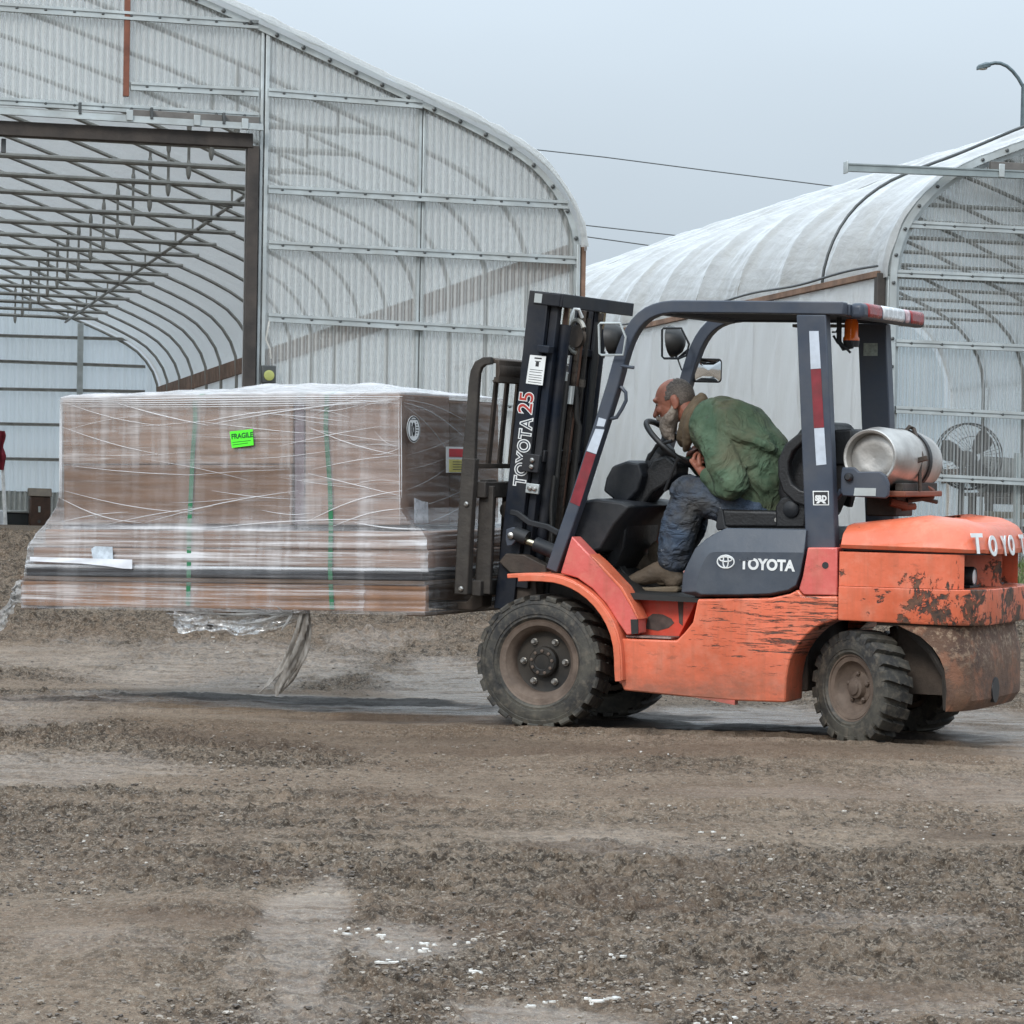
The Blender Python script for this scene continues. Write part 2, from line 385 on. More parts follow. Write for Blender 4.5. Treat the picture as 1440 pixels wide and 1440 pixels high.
def ground_z(x, y): return float(terrain(np.array([x]), np.array([y]))[0])

# loose gravel and clods, pale flecks painted as wet glints, grass tufts
def scatter(name, n, mat, size, yr, flat=.6, seed=1, xlim=.175, smooth=0):
    rg = np.random.default_rng(seed)
    mb = MB()
    base = [(1, 0, 0), (-1, 0, 0), (0, 1, 0), (0, -1, 0), (.55, .55, .75), (-.6, .5, .7), (-.5, -.6, .72), (.6, -.5, .7), (.5, .5, -.5), (-.5, .5, -.5), (-.5, -.5, -.5), (.5, -.5, -.5)]
    fcs = [(4, 5, 6), (4, 6, 7), (0, 2, 4), (2, 5, 4), (2, 1, 5), (1, 6, 5), (1, 3, 6), (3, 7, 6), (3, 0, 7), (0, 4, 7), (0, 8, 2), (2, 9, 1), (1, 10, 3), (3, 11, 0), (8, 9, 2), (9, 10, 1), (10, 11, 3), (11, 8, 0)]
    B = np.array(base)
    u = rg.random(n); Y = 1 / (1 / yr[0] * (1 - u) + u / yr[1]); X = (rg.random(n) * 2 - 1) * xlim * Y
    w_ = np.zeros(n)
    for i, (a, b, c, d, s) in enumerate(WETS): w_ = np.maximum(w_, s * blob(X, Y, a, b, c, d, i))
    keep = (fbm(X * .55, Y * .3, 4, 3) + .35 * rg.random(n) - .5 * w_ > .50)
    for x, y in zip(X[keep], Y[keep]):
        s = size[0] + (size[1] - size[0]) * rg.random() ** 3
        P = B * (s * (1 + .5 * (rg.random((12, 3)) - .5))); a = rg.random() * 6.28
        P = P @ np.array([[cos(a), sin(a), 0], [-sin(a), cos(a), 0], [0, 0, flat]])
        mb.add(P + (x, y, ground_z(x, y) + s * flat * .2), fcs)
    me = mb.mesh(name); o = bpy.data.objects.new(name, me); COL.objects.link(o); me.materials.append(mat)
    if smooth: me.polygons.foreach_set('use_smooth', [True] * len(me.polygons))
    return tag(o, kind='stuff')
m = MT('gravel_stone'); g = m.n('ShaderNodeNewGeometry').outputs['Random Per Island']
MAT_GRAVEL = m.end(m.pr(m.ramp(g, [(0, (.045, .034, .026)), (.45, (.13, .10, .074)), (.90, (.25, .205, .16)), (1, (.42, .38, .33))]), .5))
CUR.update(frame=WF, base=np.zeros(3), rigid=True)
scatter('gravel', 30000, MAT_GRAVEL, (.0025, .011), (6.9, 27), seed=2)
MAT_GLINT = plain('pale_glint', (.60, .58, .54), .45, var=.2)  # pale flecks stand in for glints on the wet ground
mb = MB(); rg = np.random.default_rng(5)
for px, py, k, sp in ((490, 1312, 6, 14), (548, 1322, 5, 16), (580, 1338, 7, 20), (640, 1330, 5, 18), (672, 1368, 5, 12), (525, 1353, 5, 18), (868, 1202, 4, 14), (905, 1202, 2, 6), (1020, 1195, 1, 3), (866, 1348, 3, 8), (115, 1181, 3, 6), (830, 1408, 6, 20), (1010, 1438, 6, 24),
                      (748, 1412, 4, 14), (320, 1143, 3, 7), (310, 937, 5, 22), (312, 926, 2, 8), (100, 1298, 2, 8), (350, 1340, 2, 4), (1150, 1060, 3, 10), (1180, 1100, 3, 16), (930, 1062, 3, 20), (1215, 1215, 2, 20), (1285, 1185, 2, 20), (990, 1172, 2, 30), (560, 1228, 2, 6)):
    for i in range(k):
        c = gpt(px + rg.normal() * sp, py + rg.normal() * 2.5); r = (.0025 + .010 * rg.random() ** 3); n = 9
        z = ground_z(c[0], c[1]) + .002
        ring = [(c[0] + r * 1.5 * (.6 + .6 * rg.random()) * cos(t), c[1] + r * (.6 + .6 * rg.random()) * sin(t), z) for t in np.linspace(0, 6.28, n, endpoint=False)]
        mb.loft([ring, [(p[0], p[1], z + .003 + .003 * rg.random()) for p in ring]])
o = mb.build('ground_glints', MAT_GLINT); tag(o, kind='stuff')
mb = MB(); rg = np.random.default_rng(8)
for px0, px1, py0, py1, k in ((1415, 1470, 786, 808, 900), (690, 712, 762, 770, 60)):
    for i in range(k):
        q = gpt(px0 + (px1 - px0) * rg.random(), py0 + (py1 - py0) * rg.random(), .5); y = q[1]; x = q[0]
        z = ground_z(x, y) - .01; a = rg.random() * 6.28; h = .03 + .07 * rg.random(); dx, dy = .008 * cos(a), .008 * sin(a)
        mb.add([(x - dx, y - dy, z), (x + dx, y + dy, z), (x + 5 * dy * rg.random(), y + .03 * rg.normal(), z + h)], [(0, 1, 2)])
m = MT('short_grass'); g = m.n('ShaderNodeNewGeometry').outputs['Random Per Island']
o = mb.build('grass', m.end(m.pr(m.ramp(g, [(0, (.05, .08, .02)), (1, (.12, .15, .045))]), .6)), fix=False); tag(o, kind='stuff')

# ------------------------------------------------------------------ greenhouse materials
MAT_GALV = plain('galvanised_steel', (.50, .54, .54), .42, .55, var=.15, scale=5, dirt=(.33, .33, .31), dirt_amt=.3)
MAT_PIPE = plain('weathered_pipe', (.27, .265, .245), .55, .5, var=.25, scale=6)
MAT_BOLT = plain('dark_bolt', (.09, .095, .095), .5, .6)
MAT_DARKWOOD = plain('dark_wet_timber', (.030, .025, .022), .7, var=.45, scale=3, bump=.004, dirt=(.10, .082, .07), dirt_amt=.3)
MAT_BROWNWOOD = plain('brown_treated_timber', (.25, .150, .10), .7, var=.35, scale=3, bump=.004, dirt=(.08, .05, .035), dirt_amt=.4)
MAT_GREYWOOD = plain('grey_timber', (.13, .12, .11), .8, var=.35, scale=4, bump=.004)
MAT_RUST = plain('rusty_post', (.20, .075, .045), .7, .2, var=.35, scale=6)
def film(name, transp, col, grime=.25, rough=.45, bs=.8, vs=(1, .55, 1), trl=.5):
    m = MT(name)
    w = m.noise(3.0, 5, .58, m.co(vs), dist=.6); w2 = m.noise(12, 4, .55, m.co(vs, (3, 1, 0)), dist=.4)
    bmp = m.bump(m.math('ADD', m.math('MULTIPLY', w, 1.), m.math('MULTIPLY', w2, .35)), (.09), bs)
    gr = m.ramp(m.noise(1.6, 6, .7, m.co(loc=(5, 2, 1))), [(.48, 0.), (.75, 1.)])
    c = m.mix(m.math('MULTIPLY', gr, grime), col, (.52, .48, .40))
    d = m.n('ShaderNodeBsdfDiffuse', {'Color': c, 'Normal': bmp}).outputs[0]
    t = m.n('ShaderNodeBsdfTranslucent', {'Color': c, 'Normal': bmp}).outputs[0]
    g = m.n('ShaderNodeBsdfGlossy', {'Color': (1, 1, 1), 'Roughness': rough, 'Normal': bmp}).outputs[0]
    s = m.mixs(trl, d, t)
    fr = m.n('ShaderNodeFresnel', {'IOR': 1.4, 'Normal': bmp}).outputs[0]
    s = m.mixs(m.math('MULTIPLY', fr, .8), s, g)
    tr = m.n('ShaderNodeBsdfTransparent', {'Color': (.95, .97, .97)}).outputs[0]
    return m.end(m.mixs(transp, s, tr))
MAT_FILM = film('greenhouse_film', .17, (.95, .95, .93), .08, bs=.45, trl=.74)
MAT_FILM_R = film('weathered_film', .11, (.63, .63, .615), .5, bs=.30, vs=(1, .45, 1))
MAT_CURTAIN = film('side_curtain_film', .04, (.90, .90, .885), .22, bs=.25, vs=(1, 1, .25))
def polycarb(name, transp, col, grime=.35):
    m = MT(name)
    # streaks of grime running down the corrugations
    st = m.noise(9, 5, .65, m.co((1.4, 1.4, .07))); gr = m.ramp(st, [(.45, 0.), (.7, 1.)])
    patch = m.rng(m.noise(.9, 4, .6), .35, .65)
    rnd = m.n('ShaderNodeObjectInfo').outputs['Random']; col = m.mix(m.rng(rnd, 0, 1, 0, .22), col, (.70, .715, .69))      # sheets of different age
    c = m.mix(m.math('MULTIPLY', m.math('MULTIPLY', gr, patch), grime), col, (.55, .54, .49))
    d = m.n('ShaderNodeBsdfDiffuse', {'Color': c}).outputs[0]
    t = m.n('ShaderNodeBsdfTranslucent', {'Color': c}).outputs[0]
    g = m.n('ShaderNodeBsdfGlossy', {'Color': (1, 1, 1), 'Roughness': .22}).outputs[0]
    fr = m.n('ShaderNodeFresnel', {'IOR': 1.5}).outputs[0]
    s = m.mixs(m.math('MULTIPLY', fr, .75), m.mixs(.56, d, t), g)
    tr = m.n('ShaderNodeBsdfTransparent', {'Color': (.92, .95, .95)}).outputs[0]
    fc = m.n('ShaderNodeLayerWeight', {'Blend': .5}).outputs['Facing']      # the slopes of the corrugation pass less than its flats
    tt = m.math('SUBTRACT', transp, m.math('MULTIPLY', gr, .12)); tt = m.math('MULTIPLY', tt, m.rng(fc, .12, .42, 1.0, .40))
    return m.end(m.mixs(tt, s, tr))
MAT_POLY = polycarb('corrugated_polycarbonate', .66, (.97, .975, .96), .3)
MAT_POLY_R = polycarb('old_corrugated_polycarbonate', .88, (.92, .925, .91), .5)
MAT_POLY_B = polycarb('rear_wall_sheet', .12, (.80, .87, .91), .2)

def arch_fn(half, ridge_x):
    """full outline left base -> ridge -> right base"""
    mir = [(2 * ridge_x - x, z) for x, z in half]
    a, b = (half, mir) if half[0][0] < ridge_x else (mir, half)
    return a + b[::-1][1:]
def resample(poly, n):
    P = np.array(poly, float); d = np.r_[0, np.cumsum(np.linalg.norm(np.diff(P, axis=0), axis=1))]
    t = np.linspace(0, d[-1], n); return np.stack([np.interp(t, d, P[:, 0]), np.interp(t, d, P[:, 1])], 1)
def smooth_poly(P, it=3):
    P = np.array(P, float)
    for _ in range(it):
        Q = P.copy(); Q[1:-1] = .25 * P[:-2] + .5 * P[1:-1] + .25 * P[2:]; P = Q
    return P
def ztop(arch, x):
    o = np.argsort(arch[:, 0]); return float(np.interp(x, arch[o, 0], arch[o, 1]))
def corrugated(x0, x1, zb, zt, y, pitch, amp, sub=6, nz=1):
    n = max(int(round((x1 - x0) / pitch * sub)), 2); xs = np.linspace(x0, x1, n + 1)
    P = np.zeros((n + 1, 2, 3))
    for i, x in enumerate(xs):
        t = (x / pitch) % 1.0; a = amp * np.clip(1.6 * sin(2 * pi * t), -1, 1)
        P[i, 0] = (x, y + a, zb(x)); P[i, 1] = (x, y + a, max(zt(x), zb(x) + .01))
    return P
def girt(name, x0, z0, x1, z1, y, parent, h=.048, d=.045, bolts=.27, mat=None):
    """galvanised rail with bolt heads, from (x0, z0) to (x1, z1)"""
    mb = MB(); dz = np.array([0, 0, h]); 
    c = np.array([(x0 + x1) / 2, y - d / 2, (z0 + z1) / 2]); ax = np.array([(x1 - x0) / 2, 0, (z1 - z0) / 2])
    mb.obox(c, ax, (0, d / 2, 0), (0, 0, h))
    mb.obox(c + (0, -d / 2 - .006, h - .012), ax, (0, .006, 0), (0, 0, .012)); mb.obox(c + (0, -d / 2 - .006, -h + .012), ax, (0, .006, 0), (0, 0, .012))
    o = mb.build(name, mat or MAT_GALV, parent, smooth=0)
    if bolts:
        mb = MB(); L = x1 - x0; k = int(abs(L) / bolts)
        for i in range(k):
            t = (i + .5) / k; mb.lathe([(.013, 0), (.013, .012), (.007, .016)], (x0 + L * t, y - d - .001, z0 + (z1 - z0) * t), (0, -1, 0), 6)
        b = mb.build('bolt', MAT_BOLT, o, smooth=0); b['kind'] = 'stuff'
    return o

# ------------------------------------------------------------------ left greenhouse
def lf(px, py, y=0.): q = GL.at(px, py, y=y); return (q[0], q[2])
L_LEN = 33.3; BAY = 1.85
gl = thing('greenhouse', 'large arched greenhouse with open doorway, pipe trusses and galvanised rails at left', 'greenhouse', GL, (0, 0, 0))
tr = [lf(*p) for p in ((818, 343), (814, 320), (804, 294), (788, 267), (773, 247), (757, 229), (727, 208), (693, 188), (647, 164), (573, 130), (480, 86), (360, 29), (293, -1), (160, -56), (20, -108))]
L_R = tr[0][0]; L_RX = tr[-1][0]; L_HIP = lf(815, 352)[1]
half = [(L_R, -.25), (L_R, L_HIP * .5)] + tr
L_ARCH = smooth_poly(resample(arch_fn(half, L_RX), 170), 2)
L_L = 2 * L_RX - L_R
L_TIE = lf(603, 151); L_STR = lf(376, 136)[0]
DOOR_R = lf(344, 300)[0]; DOOR_L = 2 * L_RX - DOOR_R + .3; HEAD = lf(344, 200)[1]; HEADL = lf(0, 184)
# header follows the slight slope seen in the picture
def bow_tube(arch, y, r, n=70, inset=.05, z0=-.2):
    P = resample(arch, n); c = np.array([L_RX, 0]); 
    T = np.gradient(P, axis=0); T /= np.linalg.norm(T, axis=1)[:, None]
    N = np.stack([T[:, 1], -T[:, 0]], 1); s_ = np.sign((N[n // 2])[1]); P = P - N * inset * s_
    return [(p[0], y, p[1]) for p in P]
b0 = None
for k in range(0, 19):
    y = .10 + BAY * k if k else .12
    if k == 18: y = L_LEN - .1
    if b0 is None:
        b0 = MB().tube(bow_tube(L_ARCH, 0, .026), .026, 7).build('bow', MAT_PIPE, gl); b = b0
    else: b = copy_part(b0)
    b.location = Vector(GL.M @ np.array([0, y, 0]))
tz = L_TIE[1]; txr = L_TIE[0] + .06; txl = 2 * L_RX - txr
tie0 = MB().tube([(txl, 0, tz), (txr, 0, tz)], .030, 8).build('tie_bar', MAT_PIPE, gl)
def strut_mb(x):
    zt = ztop(L_ARCH, x) - .06
    mb = MB().tube([(x, 0, tz - .10), (x, 0, zt)], .016, 6); mb.ell((x, 0, tz - .04), (.03, .03, .11), 8, 6); mb.ell((x, 0, zt - .15), (.028, .028, .10), 8, 6); return mb
st0 = [strut_mb(x).build('hanger', MAT_PIPE, gl) for x in (L_STR, 2 * L_RX - L_STR)]
xb = lf(527, 140)[0]; xd = lf(478, 151)[0]
web0 = MB().tube([(xd, 0, tz), (xb, 0, ztop(L_ARCH, xb) - .28), (xb, 0, ztop(L_ARCH, xb) - .05)], .018, 6).build('truss_web', MAT_PIPE, gl)
for k in range(1, 18):
    d = Vector(GL.M @ np.array([0, .10 + BAY * k, 0]))
    for o in [tie0] + st0 + [web0]:
        if k == 1: o.location = d
        else: c = copy_part(o); c.location = d
# long diagonal wind brace under the right-hand roof slope
p0 = GL.at(343, 276, y=9.0); p1 = GL.at(92, 453, y=31.5)
MB().tube([p0, p1], .022, 6).build('wind_brace', MAT_PIPE, gl)
# hip boards, base boards and the film
for side, x in (('r', L_R), ('l', L_L)):
    s = 1 if side == 'r' else -1
    MB().box(min(x - s * .07, x - s * .03), max(x - s * .07, x - s * .03), .14, L_LEN - .1, L_HIP - .17, L_HIP + .07).build('hip_board', MAT_BROWNWOOD, gl, bevel=.006)
    MB().box(min(x - s * .07, x - s * .03), max(x - s * .07, x - s * .03), .14, L_LEN - .1, -.2, .22).build('base_board', MAT_BROWNWOOD, gl, bevel=.006)
def roof_film(name, arch, y0, y1, bays, off, mat, parent, nu, nv, sag, wr, seed, xr):
    P = resample(arch, nu); T = np.gradient(P, axis=0); T /= np.linalg.norm(T, axis=1)[:, None]; N = np.stack([T[:, 1], -T[:, 0]], 1)
    N *= np.sign(N[nu // 2, 1]); d = np.r_[0, np.cumsum(np.linalg.norm(np.diff(P, axis=0), axis=1))]
    ys = np.linspace(y0, y1, nv); U, V = np.meshgrid(d, ys, indexing='ij')
    h = off - sag * np.abs(np.sin(pi * V / bays)) ** .7 + wr * (fbm(U * 1.2 + V * .8, V * 1.6, 4, seed) - .5) + wr * .5 * (fbm(U * 5 - V * 3, V * 4 + U * 2, 3, seed + 3) - .5)
    G = np.stack([P[:, 0][:, None] + N[:, 0][:, None] * h, V, P[:, 1][:, None] + N[:, 1][:, None] * h], -1)
    return MB().grid(G).build(name, mat, parent, smooth=180, fix=False)
hz = [i for i, p in enumerate(L_ARCH) if p[1] > L_HIP - .05]
roof_film('roof_film', L_ARCH[hz[0]:hz[-1] + 1], -.16, L_LEN, BAY, .02, MAT_FILM, gl, 90, 420, .012, .035, 3, L_RX)
for x, s in ((L_R, 1), (L_L, -1)):
    ys = np.linspace(.05, L_LEN, 220); zs = np.linspace(-.25, L_HIP, 8); V, Z = np.meshgrid(ys, zs, indexing='ij')
    MB().grid(np.stack([x + s * .02 + .03 * (fbm(V * 2, Z * 2, 3, 8) - .5), V, Z], -1)).build('side_film', MAT_FILM, gl, smooth=180, fix=False)
# rolled film edge fluttering along the front arch
P = L_ARCH[hz[0]:hz[-1] + 1]; P = P + np.array([0, .035]); rr = [.018 + .028 * float(vnoise(np.array([i * .9]), np.array([0.]), 4)[0]) for i in range(len(P))]
MB().tube([(p[0], -.14, p[1]) for p in P], rr, 7).build('film_edge_roll', MAT_FILM, gl)
# end arch trim
P = resample(L_ARCH, 120); cen = np.array([L_RX, 1.5])
T = np.gradient(P, axis=0); T /= np.linalg.norm(T, axis=1)[:, None]; N = np.stack([T[:, 1], -T[:, 0]], 1); N *= np.sign(N[60, 1])
Q = P - N * .05
MB().sweep([(p[0], -.03, p[1]) for p in Q], (0, .035, 0), .026).build('arch_trim', MAT_GALV, gl)
mb = MB()
for p in resample(Q, 70): mb.lathe([(.02, 0), (.02, .015), (.008, .02)], (p[0], -.066, p[1]), (0, -1, 0), 6)
mb.build('bolt', MAT_BOLT, gl, smooth=0)['kind'] = 'stuff'

# corrugated end wall sheets, cut round the doorway and under the arch
edges = list(np.arange(L_L + .02, L_R, 1.23)) + [L_R - .02]
inn = smooth_poly(P - N * .03, 1)
for a, b in zip(edges[:-1], edges[1:]):
    if b - a < .1: continue
    segs = []
    cuts = [a] + [q for q in (DOOR_L, DOOR_R) if a < q < b] + [b]
    for i, (c, d) in enumerate(zip(cuts[:-1], cuts[1:])):
        ind = DOOR_L - .01 < c and d < DOOR_R + .01
        hd = HEAD + .26
        P_ = corrugated(c, d, (lambda x: hd) if ind else (lambda x: -.2), lambda x: ztop(inn, x), 0.0, .062, .014, 8)
        MB().grid(P_).build('corrugated_sheet', MAT_POLY, gl, smooth=30, fix=False)
# girts on the right part of the wall (both pixel ends give the rails)
def lgirt(x0, y0, x1, y1, h=.036, name='girt', bolts=.24, yy=-.02):
    a = lf(x0, y0); b = lf(x1, y1); return girt(name, a[0], a[1], b[0], b[1], yy, gl, h=h, bolts=bolts)
lgirt(376, 131, 592, 148); lgirt(376, 267, 797, 289); lgirt(376, 345, 810, 367); lgirt(376, 447, 812, 472); lgirt(376, 553, 812, 578)
lgirt(376, 660, 812, 684)
lgirt(-120, 3, 362, 36); lgirt(183, 122, 362, 131); lgirt(-120, 136, 362, 165, .032)
# uprights
def lpost(x0, x1, ytop, name='end_post', mat=None, yy=(-.05, .04), zb=-.2):
    a = lf(x0, 300)[0]; b = lf(x1, 300)[0]; MB().box(a, b, yy[0], yy[1], zb, lf(x0, ytop)[1]).build(name, mat or MAT_GALV, gl, bevel=.004)
lpost(363, 367, 42); lpost(369.5, 375, 40)
lpost(587, 591, 150, yy=(-.012, .05)); lpost(593, 597, 152, yy=(-.012, .05))
lpost(809, 814, 345, yy=(-.09, -.03)); lpost(816, 823, 345, 'corner_post', MAT_BROWNWOOD, (-.06, .03))
a = lf(173, 100)[0]; b = lf(181, 100)[0]; MB().box(a, b, -.07, -.02, HEAD + .33, ztop(L_ARCH, a) - .1).build('rusty_upright', MAT_RUST, gl, bevel=.004)
# door frame: timber header and jambs, sliding door track
a = lf(344, 199); b = lf(-200, 171.5); hw_ = .055
c_ = np.array([(a[0] + b[0]) / 2, -.05, (a[1] + b[1]) / 2]); ax = np.array([(a[0] - b[0]) / 2 + .06, 0, (a[1] - b[1]) / 2])
MB().obox(c_, ax, (0, .06, 0), (0, 0, .062)).build('door_header', MAT_DARKWOOD, gl, bevel=.006)
MB().box(lf(345, 300)[0], lf(361, 300)[0], -.10, .05, -.2, lf(345, 206)[1]).build('door_jamb', MAT_DARKWOOD, gl, bevel=.006)
MB().box(DOOR_L - .1, DOOR_L, -.10, .05, -.2, HEAD).build('door_jamb', MAT_DARKWOOD, gl, bevel=.006)
a = lf(366, 182); b = lf(-200, 147); c_ = np.array([(a[0] + b[0]) / 2, -.16, (a[1] + b[1]) / 2]); ax = np.array([(a[0] - b[0]) / 2, 0, (a[1] - b[1]) / 2])
tk = MB().obox(c_, ax, (0, .03, 0), (0, 0, .027)).obox(c_ + (0, -.034, -.022), ax, (0, .006, 0), (0, 0, .008)).build('door_track', MAT_GALV, gl, smooth=0)
a = lf(362, 172); b = lf(180, 161); c_ = np.array([(a[0] + b[0]) / 2, -.10, (a[1] + b[1]) / 2]); ax = np.array([(a[0] - b[0]) / 2, 0, (a[1] - b[1]) / 2])
MB().obox(c_, ax, (0, .02, 0), (0, 0, .032)).build('track_board', MAT_GREYWOOD, gl, bevel=.004)
for px, py, mt in ((110, 156, 0), (210, 163, 0), (311, 170, 0), (179, 166, 1), (273, 173, 1), (340, 178, 1), (5, 205, 2)):
    q = lf(px, py); mb = MB()
    if mt == 1: mb.box(q[0] - .028, q[0] + .028, -.215, -.195, q[1] - .045, q[1] + .045)
    elif mt == 0: mb.box(q[0] - .012, q[0] + .012, -.20, -.14, q[1] - .05, q[1] + .05)
    else: mb.box(q[0] - .02, q[0] + .02, -.02, .02, q[1] - .06, q[1] + .06)
    mb.build('track_bracket', MAT_GALV if mt == 1 else MAT_BOLT, gl, bevel=.003)
# rear wall with its rails
def lb(px, py): q = GL.at(px, py, y=L_LEN - .12); return (q[0], q[2])
inb = smooth_poly(P - N * .05, 1); zb1 = lb(60, 692)[1]
for a, b in zip(edges[:-1], edges[1:]):
    MB().grid(corrugated(a, b, lambda x: zb1, lambda x: ztop(inb, x), L_LEN - .05, .15, .012, 8)).build('rear_sheet', MAT_POLY_B, gl, smooth=30, fix=False)
    MB().grid(corrugated(a, b, lambda x: -.3, lambda x: zb1 + .01, L_LEN - .03, .10, .02, 8)).build('base_sheet', plain('grey_base_sheet', (.40, .41, .39), .5, var=.2) if a == edges[0] else bpy.data.materials['grey_base_sheet'], gl, smooth=30, fix=False)
for y0, y1 in ((472, 478), (508, 516), (547, 551), (596, 600), (645, 649)):
    a = lb(0, y0); b = lb(212, y1); x0, x1 = L_L + .4, L_R - .3; sl = (b[1] - a[1]) / (b[0] - a[0])
    girt('rear_girt', x0, a[1] + sl * (x0 - a[0]), x1, a[1] + sl * (x1 - a[0]), L_LEN - .10, gl, h=.03, d=.04, bolts=0, mat=MAT_PIPE)
for px in (111.5, -40):
    x = lb(px, 560)[0]; MB().box(x - .055, x + .055, L_LEN - .22, L_LEN - .15, -.2, lb(111, 455)[1] if px > 0 else 4.).build('rear_post', MAT_GALV, gl, bevel=.004)

# small things on and in the left greenhouse
q = lf(376, 527)
o = thing('control_box', 'small black box with round pale dial fixed beside the doorway post', 'control box', GL, (q[0], -.1, q[1] - .08))
MB().box(q[0] - .062, q[0] + .062, -.10, -.02, q[1] - .078, q[1] + .078).build('case', MAT_BOLT, o, bevel=.008)
MB().lathe([(.046, 0), (.046, .012), (.03, .016)], (q[0], -.10, q[1] - .01), (0, -1, 0), 18).build('dial', plain('dial_face', (.36, .38, .12), .5), o)
a = lf(377, 452); b = lf(372, 478); c = lf(379, 505)
own('twine', MB().tube([(a[0], -.08, a[1]), (b[0], -.09, b[1]), (a[0] + .01, -.08, (b[1] + c[1]) / 2), (c[0], -.085, c[1])], .008, 5), plain('pale_twine', (.5, .49, .45), .8), 'loose pale twine hanging from a rail beside the doorway post', 'twine', GL, (a[0], -.08, a[1]))

# bins and a flag pole at the back of the left greenhouse
def lg(px, py): q = GL.at(px, py, z=0.); return q
def wpx(px, y): return GL.at(px, 742, y=y)[0]
def zpx(py, y, px=40): return GL.at(px, py, y=y)[2]
y = L_LEN - 1.3
o = thing('storage_tote', 'black plastic tote with grey lid on the floor at the far left', 'tote', GL, (wpx(22, y), y, 0))
x0, x1, z1 = wpx(3, y), wpx(45, y), zpx(722, y)
MB().prism([(x0, 0), (x1, 0), (x1 + .04, z1), (x0 - .04, z1)], y, y + .5).build('tub', plain('black_plastic', (.02, .024, .026), .45), o, bevel=.02)
MB().box(x0 - .07, x1 + .07, y - .04, y + .54, z1, z1 + .05).build('lid', plain('grey_lid', (.30, .31, .30), .5), o, bevel=.015)
x0, x1 = wpx(-14, y), wpx(5, y)
own('white_board', MB().box(x0, x1, y - .3, y - .26, 0, zpx(718, y, 0)), plain('white_panel', (.62, .65, .68), .5), 'pale panel standing left of the black tote', 'panel', GL, (x0, y - .3, 0), bevel=.01)
y -= .35
o = thing('wooden_box', 'dark brown hinged box standing beside the black tote', 'box', GL, (wpx(57, y), y, 0))
x0, x1, z1 = wpx(42, y), wpx(71, y), zpx(686, y)
MB().box(x0, x1, y, y + .45, 0, z1 * .80).build('body', plain('brown_stained_board', (.055, .028, .018), .5, var=.4), o, bevel=.02)
MB().prism([(y - .02, z1 * .80 + .002), (y + .46, z1 * .80 + .002), (y + .46, z1), (y + .10, z1)], x0 - .02, x1 + .02, 'x').build('lid', plain('tan_lid', (.13, .10, .07), .5, var=.3), o, bevel=.012)
xm = (x0 + x1) / 2 - .02
MB().box(xm - .02, xm + .02, y - .02, y, z1 * .42, z1 * .56).build('latch', MAT_GALV, o, bevel=.004)
MB().lathe([(.03, 0), (.03, .02)], (xm, y, z1 * .2), (0, -1, 0), 10).build('knob', MAT_BOLT, o)
y -= .2
o = thing('marker_flag', 'white pole with a dark red cloth at the left edge of the doorway', 'flag', GL, (wpx(7, y), y, 0))
a = GL.at(3, 640, y=y); b = GL.at(8, 742, y=y); a2 = GL.at(1, 605, y=y)
MB().tube([b, a, a2], .033, 8).build('pole', plain('white_pole', (.75, .75, .74), .5), o)
mb = MB(); n = 7
G = np.zeros((8, n, 3))
for i in range(8):
    for j in range(n):
        p = GL.at(-4 + 10.5 * j / (n - 1) + (2 * sin(i * 1.3) if j > 2 else 0), 606 + 55 * i / 7 * (1 - .25 * (j == n - 1)), y=y - .05); G[i, j] = (p[0], p[1] - .05 + .05 * sin(j * 2.1 + i * .5), p[2])
mb.grid(G).build('cloth', plain('dark_red_cloth', (.22, .015, .03), .8, var=.4), o, smooth=180, fix=False)

# ------------------------------------------------------------------ right greenhouse
def rf(px, py, y=0.): q = GR.at(px, py, y=y); return (q[0], q[2])
R_LEN = 17.6; RB = 1.47
gr = thing('greenhouse', 'lower greenhouse with weathered white roof film and corrugated end wall at right', 'greenhouse', GR, (0, 0, 0))
trr = [rf(*p) for p in ((1247, 372), (1251, 350), (1257, 334), (1270, 305), (1290, 278), (1313, 256), (1340, 237), (1372, 222), (1440, 197), (1540, 155), (1650, 116), (1740, 88), (1800, 74))]
R_L = trr[0][0]; R_RX = trr[-1][0]; R_R = 2 * R_RX - R_L; R_HIP = rf(1245, 381)[1]
R_ARCH = smooth_poly(resample(arch_fn([(R_L, -.25), (R_L, R_HIP * .5)] + trr, R_RX), 150), 2)
hzr = [i for i, p in enumerate(R_ARCH) if p[1] > R_HIP - .06]
roof_film('roof_film', R_ARCH[hzr[0]:hzr[-1] + 1], -.10, R_LEN, RB, .035, MAT_FILM_R, gr, 150, 420, .075, .06, 21, R_RX)
P = resample(R_ARCH, 110); T = np.gradient(P, axis=0); T /= np.linalg.norm(T, axis=1)[:, None]; N = np.stack([T[:, 1], -T[:, 0]], 1); N *= np.sign(N[55, 1])
Q = P - N * .03
MB().sweep([(p[0], -.04, p[1]) for p in Q], (0, .05, 0), .03).build('arch_trim', MAT_GALV, gr)
Q2 = P - N * .085
MB().sweep([(p[0], -.015, p[1]) for p in Q2], (0, .02, 0), .018).build('arch_trim', MAT_GALV, gr)
mb = MB()
for p in resample(Q, 60): mb.lathe([(.016, 0), (.016, .012), (.008, .016)], (p[0], -.091, p[1]), (0, -1, 0), 6)
mb.build('bolt', MAT_BOLT, gr, smooth=0)['kind'] = 'stuff'
inr = smooth_poly(P - N * .05, 1)
er = list(np.arange(R_L + .02, R_R, 1.23)) + [R_R - .02]
for a, b in zip(er[:-1], er[1:]):
    if b - a < .1: continue
    MB().grid(corrugated(a, b, lambda x: -.2, lambda x: ztop(inr, x), 0, .062, .015, 8)).build('corrugated_sheet', MAT_POLY_R, gr, smooth=30, fix=False)
b0 = None
RT = rf(1300, 260)[1]
